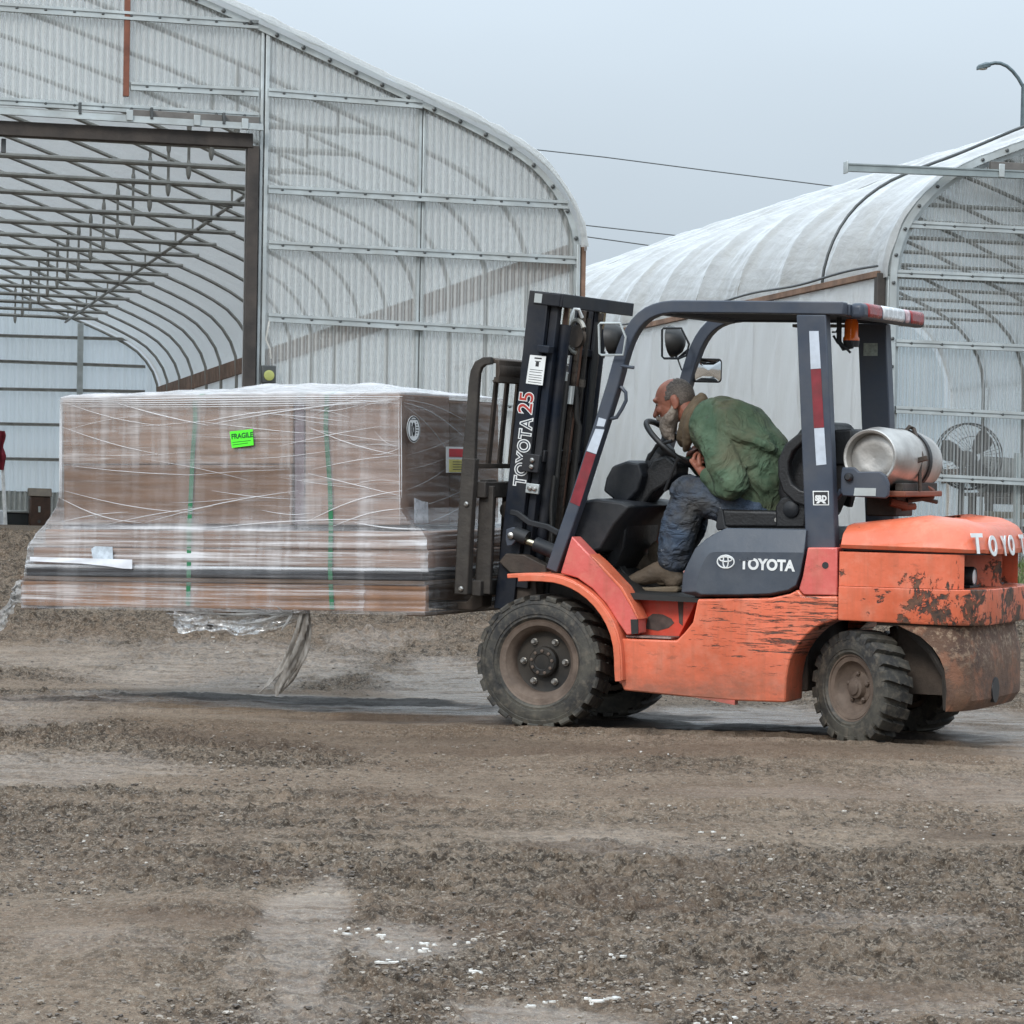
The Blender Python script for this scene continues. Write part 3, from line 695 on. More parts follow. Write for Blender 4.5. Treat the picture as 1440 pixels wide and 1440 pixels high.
xt = float(np.interp(RT, [p[1] for p in R_ARCH[:75]], [p[0] for p in R_ARCH[:75]]))
bp = resample(P - N * .012, 60)
b0 = MB().tube([(p[0], 0, p[1]) for p in bp], .024, 6).build('bow', MAT_PIPE, gr)
t0 = MB().tube([(xt, 0, RT), (2 * R_RX - xt, 0, RT)], .022, 6).build('tie_bar', MAT_PIPE, gr)
for k in range(1, 12):
    d = Vector(GR.M @ np.array([0, RB * k, 0]))
    if k == 1: b0.location = d; t0.location = d
    else:
        for o in (b0, t0): copy_part(o).location = d
def rgirt(x0, y0, x1, y1, h=.030):
    a = rf(x0, y0); b = rf(x1, y1); s = (b[1] - a[1]) / (b[0] - a[0])
    xl = a[0]; xr_ = min(R_R - .15, b[0] + 4.5)
    zl = a[1]; 
    # keep the rail inside the arch on the far side
    while xr_ > b[0] and ztop(R_ARCH, xr_) < a[1] + s * (xr_ - a[0]) + .1: xr_ -= .1
    girt('girt', xl, zl, xr_, a[1] + s * (xr_ - xl), -.02, gr, h=h, bolts=.26)
rgirt(1275, 316, 1440, 325); rgirt(1256, 385, 1440, 393); rgirt(1256, 482.5, 1440, 490); rgirt(1256, 576, 1440, 585); rgirt(1256, 669, 1440, 678)
x0 = rf(1246, 500)[0]
MB().box(R_L - .01, R_L + .05, -.07, .05, -.2, R_HIP - .05).build('corner_post', MAT_GALV, gr, bevel=.004)
MB().box(R_L - .085, R_L - .015, -.02, .07, -.2, R_HIP - .02).build('corner_post', MAT_DARKWOOD, gr, bevel=.004)
for px in (1437, 1620, 1800): 
    x = rf(px, 500)[0]; MB().box(x - .022, x + .022, .02, .08, -.2, ztop(inr, x) if px > 1500 else rf(1437, 637)[1]).build('end_post', MAT_GALV, gr, bevel=.004)
for x, s in ((R_L, -1), (R_R, 1)):
    xa, xb_ = sorted((x + s * .05, x + s * .09))
    MB().box(xa, xb_, .0, R_LEN, R_HIP - .055, R_HIP + .0).build('hip_board', MAT_DARKWOOD if s > 5 else MAT_BROWNWOOD, gr, bevel=.006)
    MB().tube([(x + s * .10, y, R_HIP + .035 + .012 * sin(y * 2.2)) for y in np.linspace(-.05, R_LEN, 60)], .011, 6).build('film_batten', MAT_BOLT, gr)
    ys = np.linspace(.02, R_LEN, 420); zs = np.linspace(-.25, R_HIP - .02, 26); V, Z = np.meshgrid(ys, zs, indexing='ij')
    pole = np.exp(-((((V / (RB * .5)) + .5) % 1 - .5) * (RB * .5) / .035) ** 2) * .022
    G = x + s * (.03 + pole + .05 * (fbm(V * 1.5 + Z * 1.0, Z * .8, 4, 31) - .5) + .03 * (fbm(V * 5 + Z * 3.5, Z * 1.2, 3, 37) - .5) + .025 * np.abs(fbm(V * .9 - Z * 1.1, Z * .3 + V * .2, 3, 39) - .5))
    MB().grid(np.stack([G, V, Z], -1)).build('side_curtain', MAT_CURTAIN, gr, smooth=180, fix=False)
    if s > 0:
        MB().box(x - .08, x - .04, .1, R_LEN, 1.05, 1.25).build('side_board', MAT_BROWNWOOD, gr)
# rope laid over the roof behind the first bow
k = 1.62; pr_ = P + N * .05
MB().tube([(p[0], k + .03 * sin(i * .5), p[1]) for i, p in enumerate(pr_) if p[1] > R_HIP - .05], .015, 6).build('roof_rope', MAT_BOLT, gr)
ys = np.linspace(0, R_LEN - .2, 60); zz = np.linspace(-.2, 1, 2)
MB().grid(corrugated(R_L, R_R, lambda x: -.2, lambda x: ztop(inr, x), R_LEN - .02, .15, .012, 6)).build('rear_sheet', MAT_POLY_B, gr, smooth=30, fix=False)
# door track running past the corner
a = rf(1190, 235.5, -.22); b = rf(1440, 246, -.22); s = (b[1] - a[1]) / (b[0] - a[0]); xe = b[0] + 3.2
c_ = np.array([(a[0] + xe) / 2, -.22, a[1] + s * (xe - a[0]) / 2]); ax = np.array([(xe - a[0]) / 2, 0, s * (xe - a[0]) / 2])
tk = MB().obox(c_, ax, (0, .035, 0), (0, 0, .032)).obox(c_ + (0, -.039, -.024), ax, (0, .006, 0), (0, 0, .009)).obox(c_ + (0, -.039, .026), ax, (0, .006, 0), (0, 0, .006)).build('door_track', plain('dull_track_steel', (.30, .34, .34), .45, .5, var=.15), gr, smooth=0)
MB().obox(np.array([a[0] - .004, -.22, a[1]]), (.006, 0, 0), (0, .05, 0), (0, 0, .05)).build('track_stop', MAT_GALV, gr, bevel=.003)
a = rf(1392, 234, -.12); b = rf(1440, 237, -.12); MB().box(a[0], b[0] + 2.5, -.15, -.10, a[1] - .035, a[1] + .04).build('track_board', MAT_GREYWOOD, gr, bevel=.004)
q = rf(1409, 239, -.27); MB().box(q[0] - .025, q[0] + .025, -.275, -.262, q[1] - .06, q[1] + .05).build('track_bracket', MAT_GALV, gr, bevel=.004)

# things standing inside the right greenhouse
y = .75; c = GR.at(1362, 642, y=y); R_ = .288
fan = thing('pedestal_fan', 'black pedestal fan with wire cage behind the corrugated right-hand wall', 'fan', GR, (c[0] - .03, y + .1, 0))
MAT_BLACK = plain('matt_black_metal', (.018, .018, .019), .5, var=.3)
mb = MB()
for rr_, yy in ((R_, y), (R_ * .985, y - .07), (R_ * .985, y + .07), (R_ * .6, y - .10), (R_ * .25, y - .11)):
    mb.tube([(c[0] + rr_ * cos(t), yy, c[2] + rr_ * sin(t)) for t in np.linspace(0, 2 * pi, 40, endpoint=False)], .006 if rr_ > .2 * 1.3 else .003, 5, closed=True)
for t in np.linspace(0, 2 * pi, 44, endpoint=False):
    mb.tube([(c[0] + .06 * cos(t), y - .115, c[2] + .06 * sin(t)), (c[0] + .7 * R_ * cos(t), y - .10, c[2] + .7 * R_ * sin(t)), (c[0] + R_ * cos(t), y - .03, c[2] + R_ * sin(t))], .0022, 4)
mb.build('cage', MAT_BLACK, fan)
for ang in (168, 48, -62):
    t = radians(ang); e = np.array([cos(t), 0, sin(t)]); n_ = np.array([-sin(t), 0, cos(t)]); rings = []
    for rr_, w_ in ((.05, .035), (.12, .075), (.2, .095), (.26, .085)):
        p = np.array([c[0], y - .02, c[2]]) + e * rr_; o1 = n_ * w_ + np.array([0, -.04, 0]); 
        rings.append([p + o1, p - o1, p - o1 + (0, .008, 0), p + o1 + (0, .008, 0)])
    MB().loft(rings).build('blade', MAT_BLACK, fan)
MB().lathe([(.02, -.14), (.06, -.12), (.07, 0), (.07, .16), (.05, .2)], (c[0] - .02, y, c[2] - .02), (0, 1, 0), 18).build('motor', MAT_BLACK, fan)
MB().tube([(c[0] - .03, y + .1, 0), (c[0] - .02, y + .1, c[2] - .02)], .028, 10).build('stand', MAT_BLACK, fan)
MB().lathe([(.22, 0), (.22, .03), (.05, .05)], (c[0] - .03, y + .1, -.03), (0, 0, 1), 20).build('base', MAT_BLACK, fan)
y = 1.3; a = GR.at(1392, 664, y=y); b = GR.at(1500, 664, y=y)
o = thing('steel_drum', 'grey drum lying behind the corrugated wall beside the black fan', 'drum', GR, (a[0] + .3, y + .2, a[2] - .22))
MB().lathe([(.001, 0), (.16, 0), (.17, .01), (.17, .2), (.176, .21), (.17, .22), (.17, .42), (.176, .43), (.17, .44), (.17, .64), (.16, .65), (.001, .65)], (a[0], y + .2, a[2] - .03), (1, 0, 0), 28).build('shell', plain('dull_drum_steel', (.16, .165, .16), .5, .3, var=.3), o)
MB().lathe([(.04, 0), (.04, .02)], (a[0] - .001, y + .2, a[2] + .06), (-1, 0, 0), 12).build('bung', MAT_BOLT, o)
o = thing('slatted_rack', 'dark slatted rack carrying the grey drum behind the corrugated wall', 'rack', GR, (a[0] + .3, y + .2, 0))
zt = a[2] - .21
MAT_SLAT = plain('old_slat_wood', (.19, .165, .11), .7, var=.4)
for i in range(4):
    z = zt - .04 - i * .125; MB().box(a[0] - .05, a[0] + .85, y - .02, y, z - .03, z + .03).build('slat', MAT_SLAT if i % 2 else MAT_DARKWOOD, o, bevel=.004)
for xx in (a[0] - .02, a[0] + .76):
    for yy in (y, y + .42): MB().box(xx, xx + .06, yy, yy + .06, -.05, zt).build('leg', MAT_DARKWOOD, o, bevel=.004)
MB().box(a[0] - .05, a[0] + .85, y + .001, y + .5, zt, zt + .03).build('top', MAT_DARKWOOD, o, bevel=.004)

# ------------------------------------------------------------------ street lamp and overhead wires
D = 62.0
def far(px, py, D=D): q = ray(px, py); t = D / q[1]; return CO + q * t
MAT_LAMP = plain('lamp_steel', (.10, .13, .14), .45, .5)
b = far(1441, 118); base = (b[0], b[1], ground_z(b[0], b[1]))
lamp = thing('street_lamp', 'tall street lamp with curved arm above the right greenhouse', 'street lamp', WF, base)
MB().tube([base, (b[0], b[1], b[2])], [.11, .065], 10).build('pole', MAT_LAMP, lamp)
MB().tube([far(1441, 126), far(1432, 110), far(1424, 100), far(1416, 93), far(1407, 89), far(1399, 88.5), far(1392, 90)], .035, 8).build('arm', MAT_LAMP, lamp)
h0, h1 = far(1373.5, 96), far(1393, 91.5); d = h1 - h0
mb = MB(); rings = []
for t, w_, hh in ((0, .05, .03), (.1, .11, .055), (.6, .13, .075), (.85, .10, .06), (1, .05, .04)):
    p = h0 + d * t; rings.append([p + (0, w_, -.03), p + (0, w_, hh * .5), p + (0, w_ * .4, hh), p + (0, -w_ * .4, hh), p + (0, -w_, hh * .5), p + (0, -w_, -.03)])
mb.loft(rings).build('lamp_head', MAT_LAMP, lamp)
p = h0 + d * .4; MB().ell(p + (0, 0, -.03), (.10, .08, .03), 12, 8).build('lens', plain('lamp_lens', (.6, .62, .6), .2), lamp)
for pts, lab in ((((640, 196), (735, 208.5), (850, 221), (1000, 240.5), (1168, 261.5), (1300, 279)), 'highest thin wire crossing the sky between the two greenhouses'),
                 (((700, 306), (820, 316.5), (950, 331), (1100, 348)), 'middle thin wire, just below the highest, between the greenhouses'),
                 (((700, 316), (825, 333), (915, 345.5), (1050, 364)), 'lowest of the three thin wires between the greenhouses')):
    P3 = [far(px, py, 95.) for px, py in pts]
    own('overhead_wire', MB().tube(P3, .017, 5), MAT_BOLT, lab, 'wire', WF, tuple(P3[0]), 'overhead wires')

# ------------------------------------------------------------------ forklift
def orange_paint(name, col, scratch=.0, chips=.0, fade=.3, rust=False):
    m = MT(name)
    x, y, z = m.sepxyz()[:3]
    n1 = m.noise(2.2, 6, .62); n2 = m.noise(9, 5, .65, m.co(loc=(2, 7, 1)))
    c = m.mix(m.rng(n1, .3, .7), tuple(q * .80 for q in col), tuple(min(1, q * 1.12 + .03) for q in col))
    c = m.mix(m.math('MULTIPLY', m.rng(n2, .5, .75), fade), c, (.66, .30, .20))
    # grime rising from the sills
    low = m.math('MULTIPLY', m.rng(z, .44, .20), m.rng(m.noise(5, 6, .7, m.co((.6, 1, 1.0))), .34, .58))
    c = m.mix(m.math('MULTIPLY', low, .8), c, (.19, .085, .055))
    vs = m.math('MULTIPLY', m.ramp(m.noise(6, 5, .65, m.co((4, 4, .35))), [(.5, 0.), (.75, 1.)]), .35)
    c = m.mix(vs, c, (.26, .10, .055))
    c = m.mix(m.math('MULTIPLY', m.ramp(m.noise(28, 5, .7, m.co((.35, 1, 1), (3, 3, 8))), [(.60, 0.), (.70, 1.)]), .45), c, (.16, .065, .04))
    r = m.rng(n2, .3, .7, .32, .5)
    hgt = None
    if scratch:
        w = m.math('MULTIPLY', m.rng(x, -.62, -.9), m.math('MULTIPLY', m.rng(z, .30, .42), m.rng(z, .80, .66)))
        w = m.math('MULTIPLY_ADD', m.rng(x, -1.0, -1.22), .25, w)
        wob = m.co((3.0, 1, 34), (0, 0, 0), (0, .03, 0))
        s1 = m.noise(1.7, 7, .70, wob, dist=.5); s2 = m.noise(3.4, 6, .68, m.co((2.2, 1, 46), (4, 0, 3), (0, -.06, 0)), dist=.4)
        a = m.math('MULTIPLY', m.ramp(m.math('MULTIPLY_ADD', w, .12, s1), [(.712, 0.), (.728, 1.)]), 1.)
        b = m.ramp(m.math('MULTIPLY_ADD', w, .11, s2), [(.712, 0.), (.732, 1.)])
        bl = m.ramp(m.math('MULTIPLY_ADD', w, .10, m.noise(5, 6, .7, m.co((.8, 1, 5), (7, 0, 1)))), [(.735, 0.), (.77, 1.)])
        k = m.math('MAXIMUM', m.math('MAXIMUM', a, b), bl); k = m.math('MULTIPLY', k, m.math('GREATER_THAN', w, .05))
        c = m.mix(k, c, m.mix(m.rng(m.noise(40, 3), .3, .7), (.045, .030, .024), (.17, .075, .045))); r = m.math('MULTIPLY_ADD', k, .3, r); hgt = k
    if chips:
        w = m.math('MULTIPLY', m.rng(x, -1.62, -1.95), m.math('MULTIPLY', m.rng(z, .95, .72), 1.))
        n = m.noise(7.5, 7, .68, m.co((1, 1, 1), (1, 3, 5)), dist=.4); n_2 = m.noise(20, 5, .7, m.co((1.4, 1.4, .5), (8, 3, 5)))
        k = m.ramp(m.math('MULTIPLY_ADD', w, .16 * chips, n), [(.66, 0.), (.69, 1.)])
        k2 = m.ramp(m.math('MULTIPLY_ADD', w, .13 * chips, n_2), [(.715, 0.), (.75, 1.)])
        e = m.math('MULTIPLY', m.rng(z, .60, .56), m.ramp(m.noise(16, 5, .7, m.co((.5, .5, 1.2))), [(.42, 0.), (.55, 1.)]))
        k = m.math('MAXIMUM', m.math('MAXIMUM', k, k2), m.math('MULTIPLY', e, m.rng(x, -1.8, -2.0)))
        c = m.mix(k, c, m.mix(m.rng(m.noise(30, 4), .35, .65), (.035, .026, .022), (.15, .07, .04))); r = m.math('MULTIPLY_ADD', k, .3, r); hgt = k
    nb = m.math('MULTIPLY_ADD', hgt, -1.5, m.noise(20, 4)) if hgt is not None else m.noise(20, 4)
    return m.end(m.pr(c, r, 0, m.bump(nb, .003), .5, .15))
ORANGE = (.66, .135, .058)
MAT_OR = orange_paint('faded_orange_paint', ORANGE, fade=.35)
MAT_ORS = orange_paint('scratched_orange_paint', ORANGE, scratch=1, fade=.35)
MAT_ORC = orange_paint('chipped_orange_paint', ORANGE, chips=1., fade=.4)
MAT_RED = orange_paint('fresh_orange_red_paint', (.62, .055, .022), fade=.05)
MAT_PINK = orange_paint('sun_faded_red_paint', (.58, .10, .08), fade=.3)
m = MT('rusted_casting'); n1 = m.noise(5, 7, .7); n2 = m.noise(26, 6, .75, m.co((1, 1, 1.3)))
c = m.mix(m.rng(n1, .3, .7), (.065, .034, .023), (.165, .088, .052))
c = m.mix(m.math('MULTIPLY', m.ramp(n2, [(.5, 0.), (.62, 1.)]), m.rng(m.sepxyz()[2], .32, .5)), c, (.33, .235, .16))
c = m.mix(m.math('MULTIPLY', m.ramp(m.noise(14, 5, .7, m.co(loc=(4, 4, 1))), [(.58, 0.), (.68, 1.)]), .8), c, (.05, .03, .022))
c = m.mix(m.math('MULTIPLY', m.ramp(m.noise(9, 6, .7, m.co(loc=(2, 8, 3))), [(.52, 0.), (.62, 1.)]), .5), c, (.28, .115, .06))
MAT_RUSTCW = m.end(m.pr(c, .7, 0, m.bump(n2, .006)))
MAT_GUARD = plain('slate_grey_paint', (.047, .058, .080), .40, spec=.35, var=.12, scale=6, dirt=(.11, .105, .10), dirt_amt=.18)
MAT_COVER = plain('slate_grey_plastic', (.038, .048, .065), .40, var=.14, scale=5, bump=.001, dirt=(.10, .105, .115), dirt_amt=.25)
MAT_DASH = plain('charcoal_plastic', (.009, .011, .015), .48, spec=.3, var=.2, bump=.0008, dirt=(.06, .058, .055), dirt_amt=.25)
MAT_NAVY = plain('navy_mast_steel', (.005, .009, .018), .42, .1, var=.3, scale=5, spec=.3, dirt=(.05, .045, .04), dirt_amt=.3)
MAT_STEEL = plain('greasy_steel', (.022, .020, .018), .5, .2, spec=.3, var=.4, scale=10, bump=.002, dirt=(.12, .09, .07), dirt_amt=.4)
MAT_WORN = plain('muddy_worn_steel', (.052, .044, .036), .6, .25, var=.45, scale=7, bump=.003, dirt=(.035, .03, .027), dirt_amt=.5, dscale=9)
MAT_RUBBER = plain('dusty_black_rubber', (.014, .0135, .0125), .62, var=.25, bump=.001)
m = MT('muddy_tyre'); n1 = m.noise(6, 6, .7); n2 = m.noise(30, 4, .6)
c = m.mix(m.ramp(n1, [(.40, 0.), (.66, 1.)]), (.018, .017, .016), (.075, .068, .053)); c = m.mix(m.math('MULTIPLY', m.ramp(n2, [(.5, 0.), (.7, 1.)]), .5), c, (.15, .125, .095))
MAT_TYRE = m.end(m.pr(c, .68, 0, m.bump(n2, .003)))
MAT_RIM = plain('rusty_muddy_rim', (.17, .125, .095), .6, .15, var=.35, scale=8, bump=.002, dirt=(.06, .04, .03), dirt_amt=.45, dscale=7)
MAT_HUB = plain('black_greasy_hub', (.009, .0085, .008), .45, .2, var=.4, dirt=(.07, .055, .04), dirt_amt=.35)
MAT_NUT = plain('bright_worn_nut', (.42, .40, .37), .3, .85, var=.3, scale=30)
MAT_WHITE = plain('white_vinyl', (.74, .75, .74), .45, var=.10, dirt=(.45, .44, .42), dirt_amt=.2)
MAT_REFW = plain('white_reflective_tape', (.52, .57, .64), .35, var=.15, scale=14, dirt=(.3, .3, .3), dirt_amt=.2)
MAT_REFR = plain('red_reflective_tape', (.22, .016, .026), .35, var=.3, scale=14, dirt=(.10, .03, .03), dirt_amt=.3)
MAT_TEXTBLK = plain('black_ink', (.02, .02, .022), .5)
MAT_CHROME = plain('bright_rod_steel', (.55, .50, .38), .2, 1., var=.2)
MAT_SEAT = plain('black_vinyl', (.008, .008, .009), .5, var=.3, scale=12, bump=.002)
MAT_ALU = plain('cast_aluminium_tank', (.52, .50, .47), .36, .75, var=.28, scale=4, bump=.002, dirt=(.25, .23, .21), dirt_amt=.35)

fk = thing('forklift', 'worn orange and grey counterbalance forklift carrying a wrapped load', 'forklift', FK, (0, 0, 0))
def p2(px, py, y): q = FK.at(px, py, y=y); return (q[0], q[2])
def P2(lst, y): return [p2(a, b, y) for a, b in lst]
def P3(px, py, y): q = FK.at(px, py, y=y); return np.array(q)
YB, YF = .55, -.55

# --- wheels
def wheel(r, w, rr, cx, cz, yo, out, steer, lugs, front, shade=None):
    """out = +1 when the outer face looks to +y; yo: outer face"""
    R = Matrix.Rotation(steer, 4, 'Z')
    yc = yo - out * w / 2
    ax = np.array([0, out, 0.])
    def put(o): o.matrix_basis = Matrix.Translation((cx, yc, cz)) @ R; return o
    h = w / 2
    mb = MB()
    if front:
        mb.lathe([(rr * .80, -h * .6), (rr * .92, -h * .6), (rr * .86, -h * .2), (rr * .86, h * .45), (rr * .90, h * .78), (rr * 1.0, h * .86), (rr * 1.0, h * .80), (rr * .985, h * .80)], (0, 0, 0), ax, 56, cap=False)
        mb.lathe([(rr * .985, h * .60), (rr * .95, h * .83), (rr * .86, h * .80), (rr * .80, h * .66), (rr * .74, h * .52), (rr * .72, h * .25), (rr * .70, h * .02)], (0, 0, 0), ax, 56, cap=False)
    else:
        mb.lathe([(rr * .8, -h * .6), (rr * .95, -h * .6), (rr * .88, h * .5), (rr * .96, h * .84), (rr * 1.0, h * .86), (rr * 1.0, h * .78)], (0, 0, 0), ax, 48, cap=False)
        mb.lathe([(rr * .98, h * .6), (rr * .93, h * .80), (rr * .80, h * .74), (rr * .76, h * .52), (rr * .70, h * .40), (rr * .5, h * .18), (rr * .34, h * .14)], (0, 0, 0), ax, 48, cap=False)
    rim = put(mb.build('wheel', MAT_RIM, fk, smooth=35))
    # tyre: carcass of revolution with moulded lugs
    mb = MB(); b = rr * 1.0
    t = r - rr; lz = .020 if front else .024
    prof = [(b, -h * .82), (b + t * .10, -h * .97), (b + t * .45, -h * 1.0), (r - lz * 1.3, -h * .93), (r - lz, -h * .80), (r - lz, 0), (r - lz, h * .80), (r - lz * 1.3, h * .93), (b + t * .62, h * .985),
            (b + t * .60, h * .955), (b + t * .45, h * 1.0), (b + t * .22, h * 1.0), (b + t * .20, h * .955), (b + t * .14, h * .955), (b + t * .10, h * .97), (b, h * .84), (b - .004, h * .5)]
    mb.lathe(prof, (0, 0, 0), ax, 72, cap=False)
    for side in (-1, 1):
        for i in range(lugs):
            a0 = 2 * pi * (i + (.5 if side > 0 else 0)) / lugs; da = 2 * pi / lugs * .34; sk = 2 * pi / lugs * .30
            rings = []
            for (yy, rad_i, rad_o, sh) in ((side * h * .99, r - lz * (1.3 if front else 2.0), r - lz * .6, 0), (side * h * .94, r - lz * 1.5, r - .004, 0), (side * h * .5, r - lz * 1.2, r, sk * .4), (-side * h * .04, r - lz * 1.2, r, sk)):
                ring = []
                for aa, rad in ((-da, rad_i), (-da * .88, rad_o), (da * .88, rad_o), (da, rad_i)):
                    an = a0 + aa + sh * side; ring.append((rad * cos(an), yy * out, rad * sin(an)))
                rings.append(ring)
            mb.loft(rings)
    mb.build('tyre', MAT_TYRE, rim, smooth=32)
    mb = MB()
    if front:
        mb.lathe([(rr * .72, h * .02), (rr * .72, h * .10), (rr * .60, h * .06), (rr * .36, h * .10), (rr * .35, h * .42), (rr * .31, h * .50), (rr * .20, h * .50), (rr * .18, h * .46), (.001, h * .46)], (0, 0, 0), ax, 40, cap=False)
    else:
        mb.lathe([(rr * .5, h * .16), (rr * .48, h * .22), (rr * .34, h * .26), (rr * .30, h * .55), (rr * .22, h * .60), (rr * .2, h * .70), (rr * .12, h * .74), (.001, h * .74)], (0, 0, 0), ax, 32, cap=False)
    mb.build('hub', MAT_HUB if front else MAT_RIM, rim, smooth=35)
    n = 6 if front else 5; nr = rr * (.53 if front else .42)
    nut0 = None
    for i in range(n):
        an = 2 * pi * i / n + (.0 if front else .3)
        if nut0 is None:
            mm = MB()
            mm.lathe([(.017, 0), (.017, .012), (.014, .012), (.014, .026), (.008, .034), (.001, .034)] if front else [(.012, 0), (.012, .012), (.006, .018), (.001, .018)], (0, 0, 0), ax, 6 if not front else 10)
            nut0 = mm.build('wheel_nut', MAT_NUT if front else MAT_RIM, rim, smooth=30); c_ = nut0
        else: c_ = copy_part(nut0)
        c_.location = (nr * cos(an), out * h * (.06 if front else .22), nr * sin(an))
    if front:
        s0 = None
        for i in range(9):
            an = 2 * pi * i / 9 + .2
            if s0 is None: s0 = MB().lathe([(.008, 0), (.008, .006), (.001, .009)], (0, 0, 0), ax, 8).build('hub_bolt', MAT_RIM, rim, smooth=30); c_ = s0
            else: c_ = copy_part(s0)
            c_.location = (rr * .26 * cos(an), out * h * .50, rr * .26 * sin(an))
    return rim
fc = p2(756, 932, .56); RF_ = .330
wheel(RF_, .205, .208, fc[0], RF_ - .012, .56, 1, radians(0), 23, True)
wheel(RF_, .205, .208, fc[0], RF_ - .012, -.52, -1, radians(0), 23, True)
RR_ = .272; rc = FK.at(1212, 978, y=.44)
wheel(RR_, .165, .158, rc[0], RR_ - .012, .44 + .0825, 1, radians(-31), 21, False)
wheel(RR_, .165, .158, rc[0], RR_ - .012, -.46 - .0825, -1, radians(-27), 21, False)
MB().box(fc[0] - .08, fc[0] + .08, -.42, .42, RF_ - .1, RF_ + .1).build('drive_axle', MAT_STEEL, fk, bevel=.02)
MB().box(rc[0] - .07, rc[0] + .07, -.36, .36, RR_ - .06, RR_ + .07).build('steer_axle', MAT_STEEL, fk, bevel=.02)
for s in (1, -1): MB().lathe([(.045, -.12), (.045, .12)], (rc[0], s * .37, RR_), (0, 0, 1), 14).build('king_pin', MAT_STEEL, fk)

# --- chassis
side = [(873, 898), (951, 901), (962, 890), (974, 875), (981, 842.5), (1084, 841), (1111, 835), (1122, 829), (1129, 838), (1177.4, 838.5), (1177.8, 871), (1167, 874), (1155, 878), (1144, 884), (1134, 893), (1124, 904), (1117, 915), (1111, 927), (1108, 940), (1105.5, 955), (1104.5, 988), (1033, 985.5), (958, 979.5), (877, 971), (871, 957), (872, 930)]
sp = P2(side, YB)
MB().prism(sp, YB, .30).build('body_side', MAT_ORS, fk, bevel=.008)
MB().prism(sp, -.30, YF).build('body_side', MAT_ORS, fk, bevel=.008)
xs0 = sp[0][0]; xs1 = sp[18][0]
MB().box(xs1 - .02, xs0, -.31, .31, .22, .60).build('frame', MAT_STEEL, fk, bevel=.01)
for s in (1, -1):
    pp = [(sp[-2][0] + .004, sp[-2][1] + .02), (sp[21][0], sp[21][1] + .02), (sp[21][0], sp[21][1] - .02), (sp[-2][0], sp[-2][1] - .012)]
    MB().prism(pp, s * .548, s * .50).build('sill', MAT_PINK, fk)
# step well
rz = P2([(877, 834), (981, 843), (953, 899), (878, 897)], .40)
for s in (1, -1):
    MB().prism(rz, s * .40, s * .29).build('step_riser', MAT_RED, fk, bevel=.004)
    st = p2(880, 897, .50); se = p2(950, 900, .50)
    MB().box(se[0] + .012, st[0] - .012, min(s * .41, s * .53), max(s * .41, s * .53), se[1] + .006, se[1] + .014).build('step_tread', plain('worn_step_plate', (.22, .16, .14), .6, .3, var=.5, scale=18, bump=.004) if s > 0 else bpy.data.materials['worn_step_plate'], fk)
wr = P2([(908, 884), (911, 868), (918, 863), (932, 864), (944, 870), (948, 876), (940, 883), (925, 887)], .402)
MB().prism(wr, .4025, .399).build('bare_patch', plain('bare_rusty_metal', (.07, .05, .042), .7, var=.5, scale=20), fk)
a = p2(957, 858, .402); 
MB().prism(P2([(953, 842), (961, 842), (960, 880), (955, 876)], .402), .4025, .399).build('bare_patch', bpy.data.materials['bare_rusty_metal'], fk)
# floor and front wedge
fl0, fl1 = p2(868, 833, .5), p2(985, 842, .5)
MB().prism([(fl0[0] + .22, fl0[1] + .16), (fl0[0] + .24, fl0[1] + .13), (fl0[0], fl0[1] - .03), (fl1[0] - .1, fl1[1] - .02), (fl1[0] - .1, fl1[1]), (fl0[0] - .02, fl0[1])], .50, -.50).build('floor_plate', MAT_RUBBER, fk)
wed = P2([(804, 754), (829, 780), (850, 803), (872, 826), (886, 850), (897, 870), (897.5, 891), (881, 893), (868, 874), (852, 849), (833, 828), (812, 813), (788, 806)], YB)
for s in (1, -1): MB().prism(wed, s * YB, s * .44).build('front_side_panel', MAT_PINK if s > 0 else MAT_OR, fk, bevel=.006)
rib = P2([(829, 779), (842, 790), (876, 826), (890, 851), (899, 871), (897, 871), (886, 850), (872, 827), (850, 804)], YB)
MB().prism(rib, .556, .43).build('panel_edge_trim', MAT_OR, fk, bevel=.003)
MB().prism(P2([(887, 871), (897, 871), (897.5, 891), (888, 892)], .556), .5585, .55).build('rubber_stop', MAT_RUBBER, fk)
bp_ = [p2(a, b, .3) for a, b in ((790, 806), (806, 752), (872, 826), (872, 860))]
MB().prism(bp_, .44, -.44).build('bulkhead', MAT_STEEL, fk)
# fenders
fpx = [(714, 810), (730, 809.5), (747.5, 809), (764, 809.5), (780, 811), (792, 814), (805, 819), (820, 828), (832, 837), (843, 848), (853, 861), (861, 875), (867, 890), (871, 907), (872.5, 925), (873, 942), (874, 957)]
fp = [P3(a, b, .58) for a, b in fpx]
for s in (1, -1):
    pts = [np.array([q[0], s * .455, q[2]]) for q in fp]
    MB().sweep(pts, (0, .135, 0), .011).build('fender', MAT_OR, fk, bevel=.004)
    pts = [np.array([q[0] + .0, s * .588, q[2]]) for q in fp[1:]]
    MB().sweep([p + np.array([0, 0, -.012]) if i < 6 else p + np.array([.012, 0, -.004]) for i, p in enumerate(pts)], (0, .008, 0), .016).build('fender_lip', MAT_OR, fk, bevel=.003)
    MB().prism([(q[0], q[2] - .012) for q in fp[4:14]] + [(fp[13][0] + .0, fp[4][2] - .30), (fp[4][0], fp[4][2] - .14)], s * .33, s * .34).build('inner_fender', MAT_STEEL, fk)
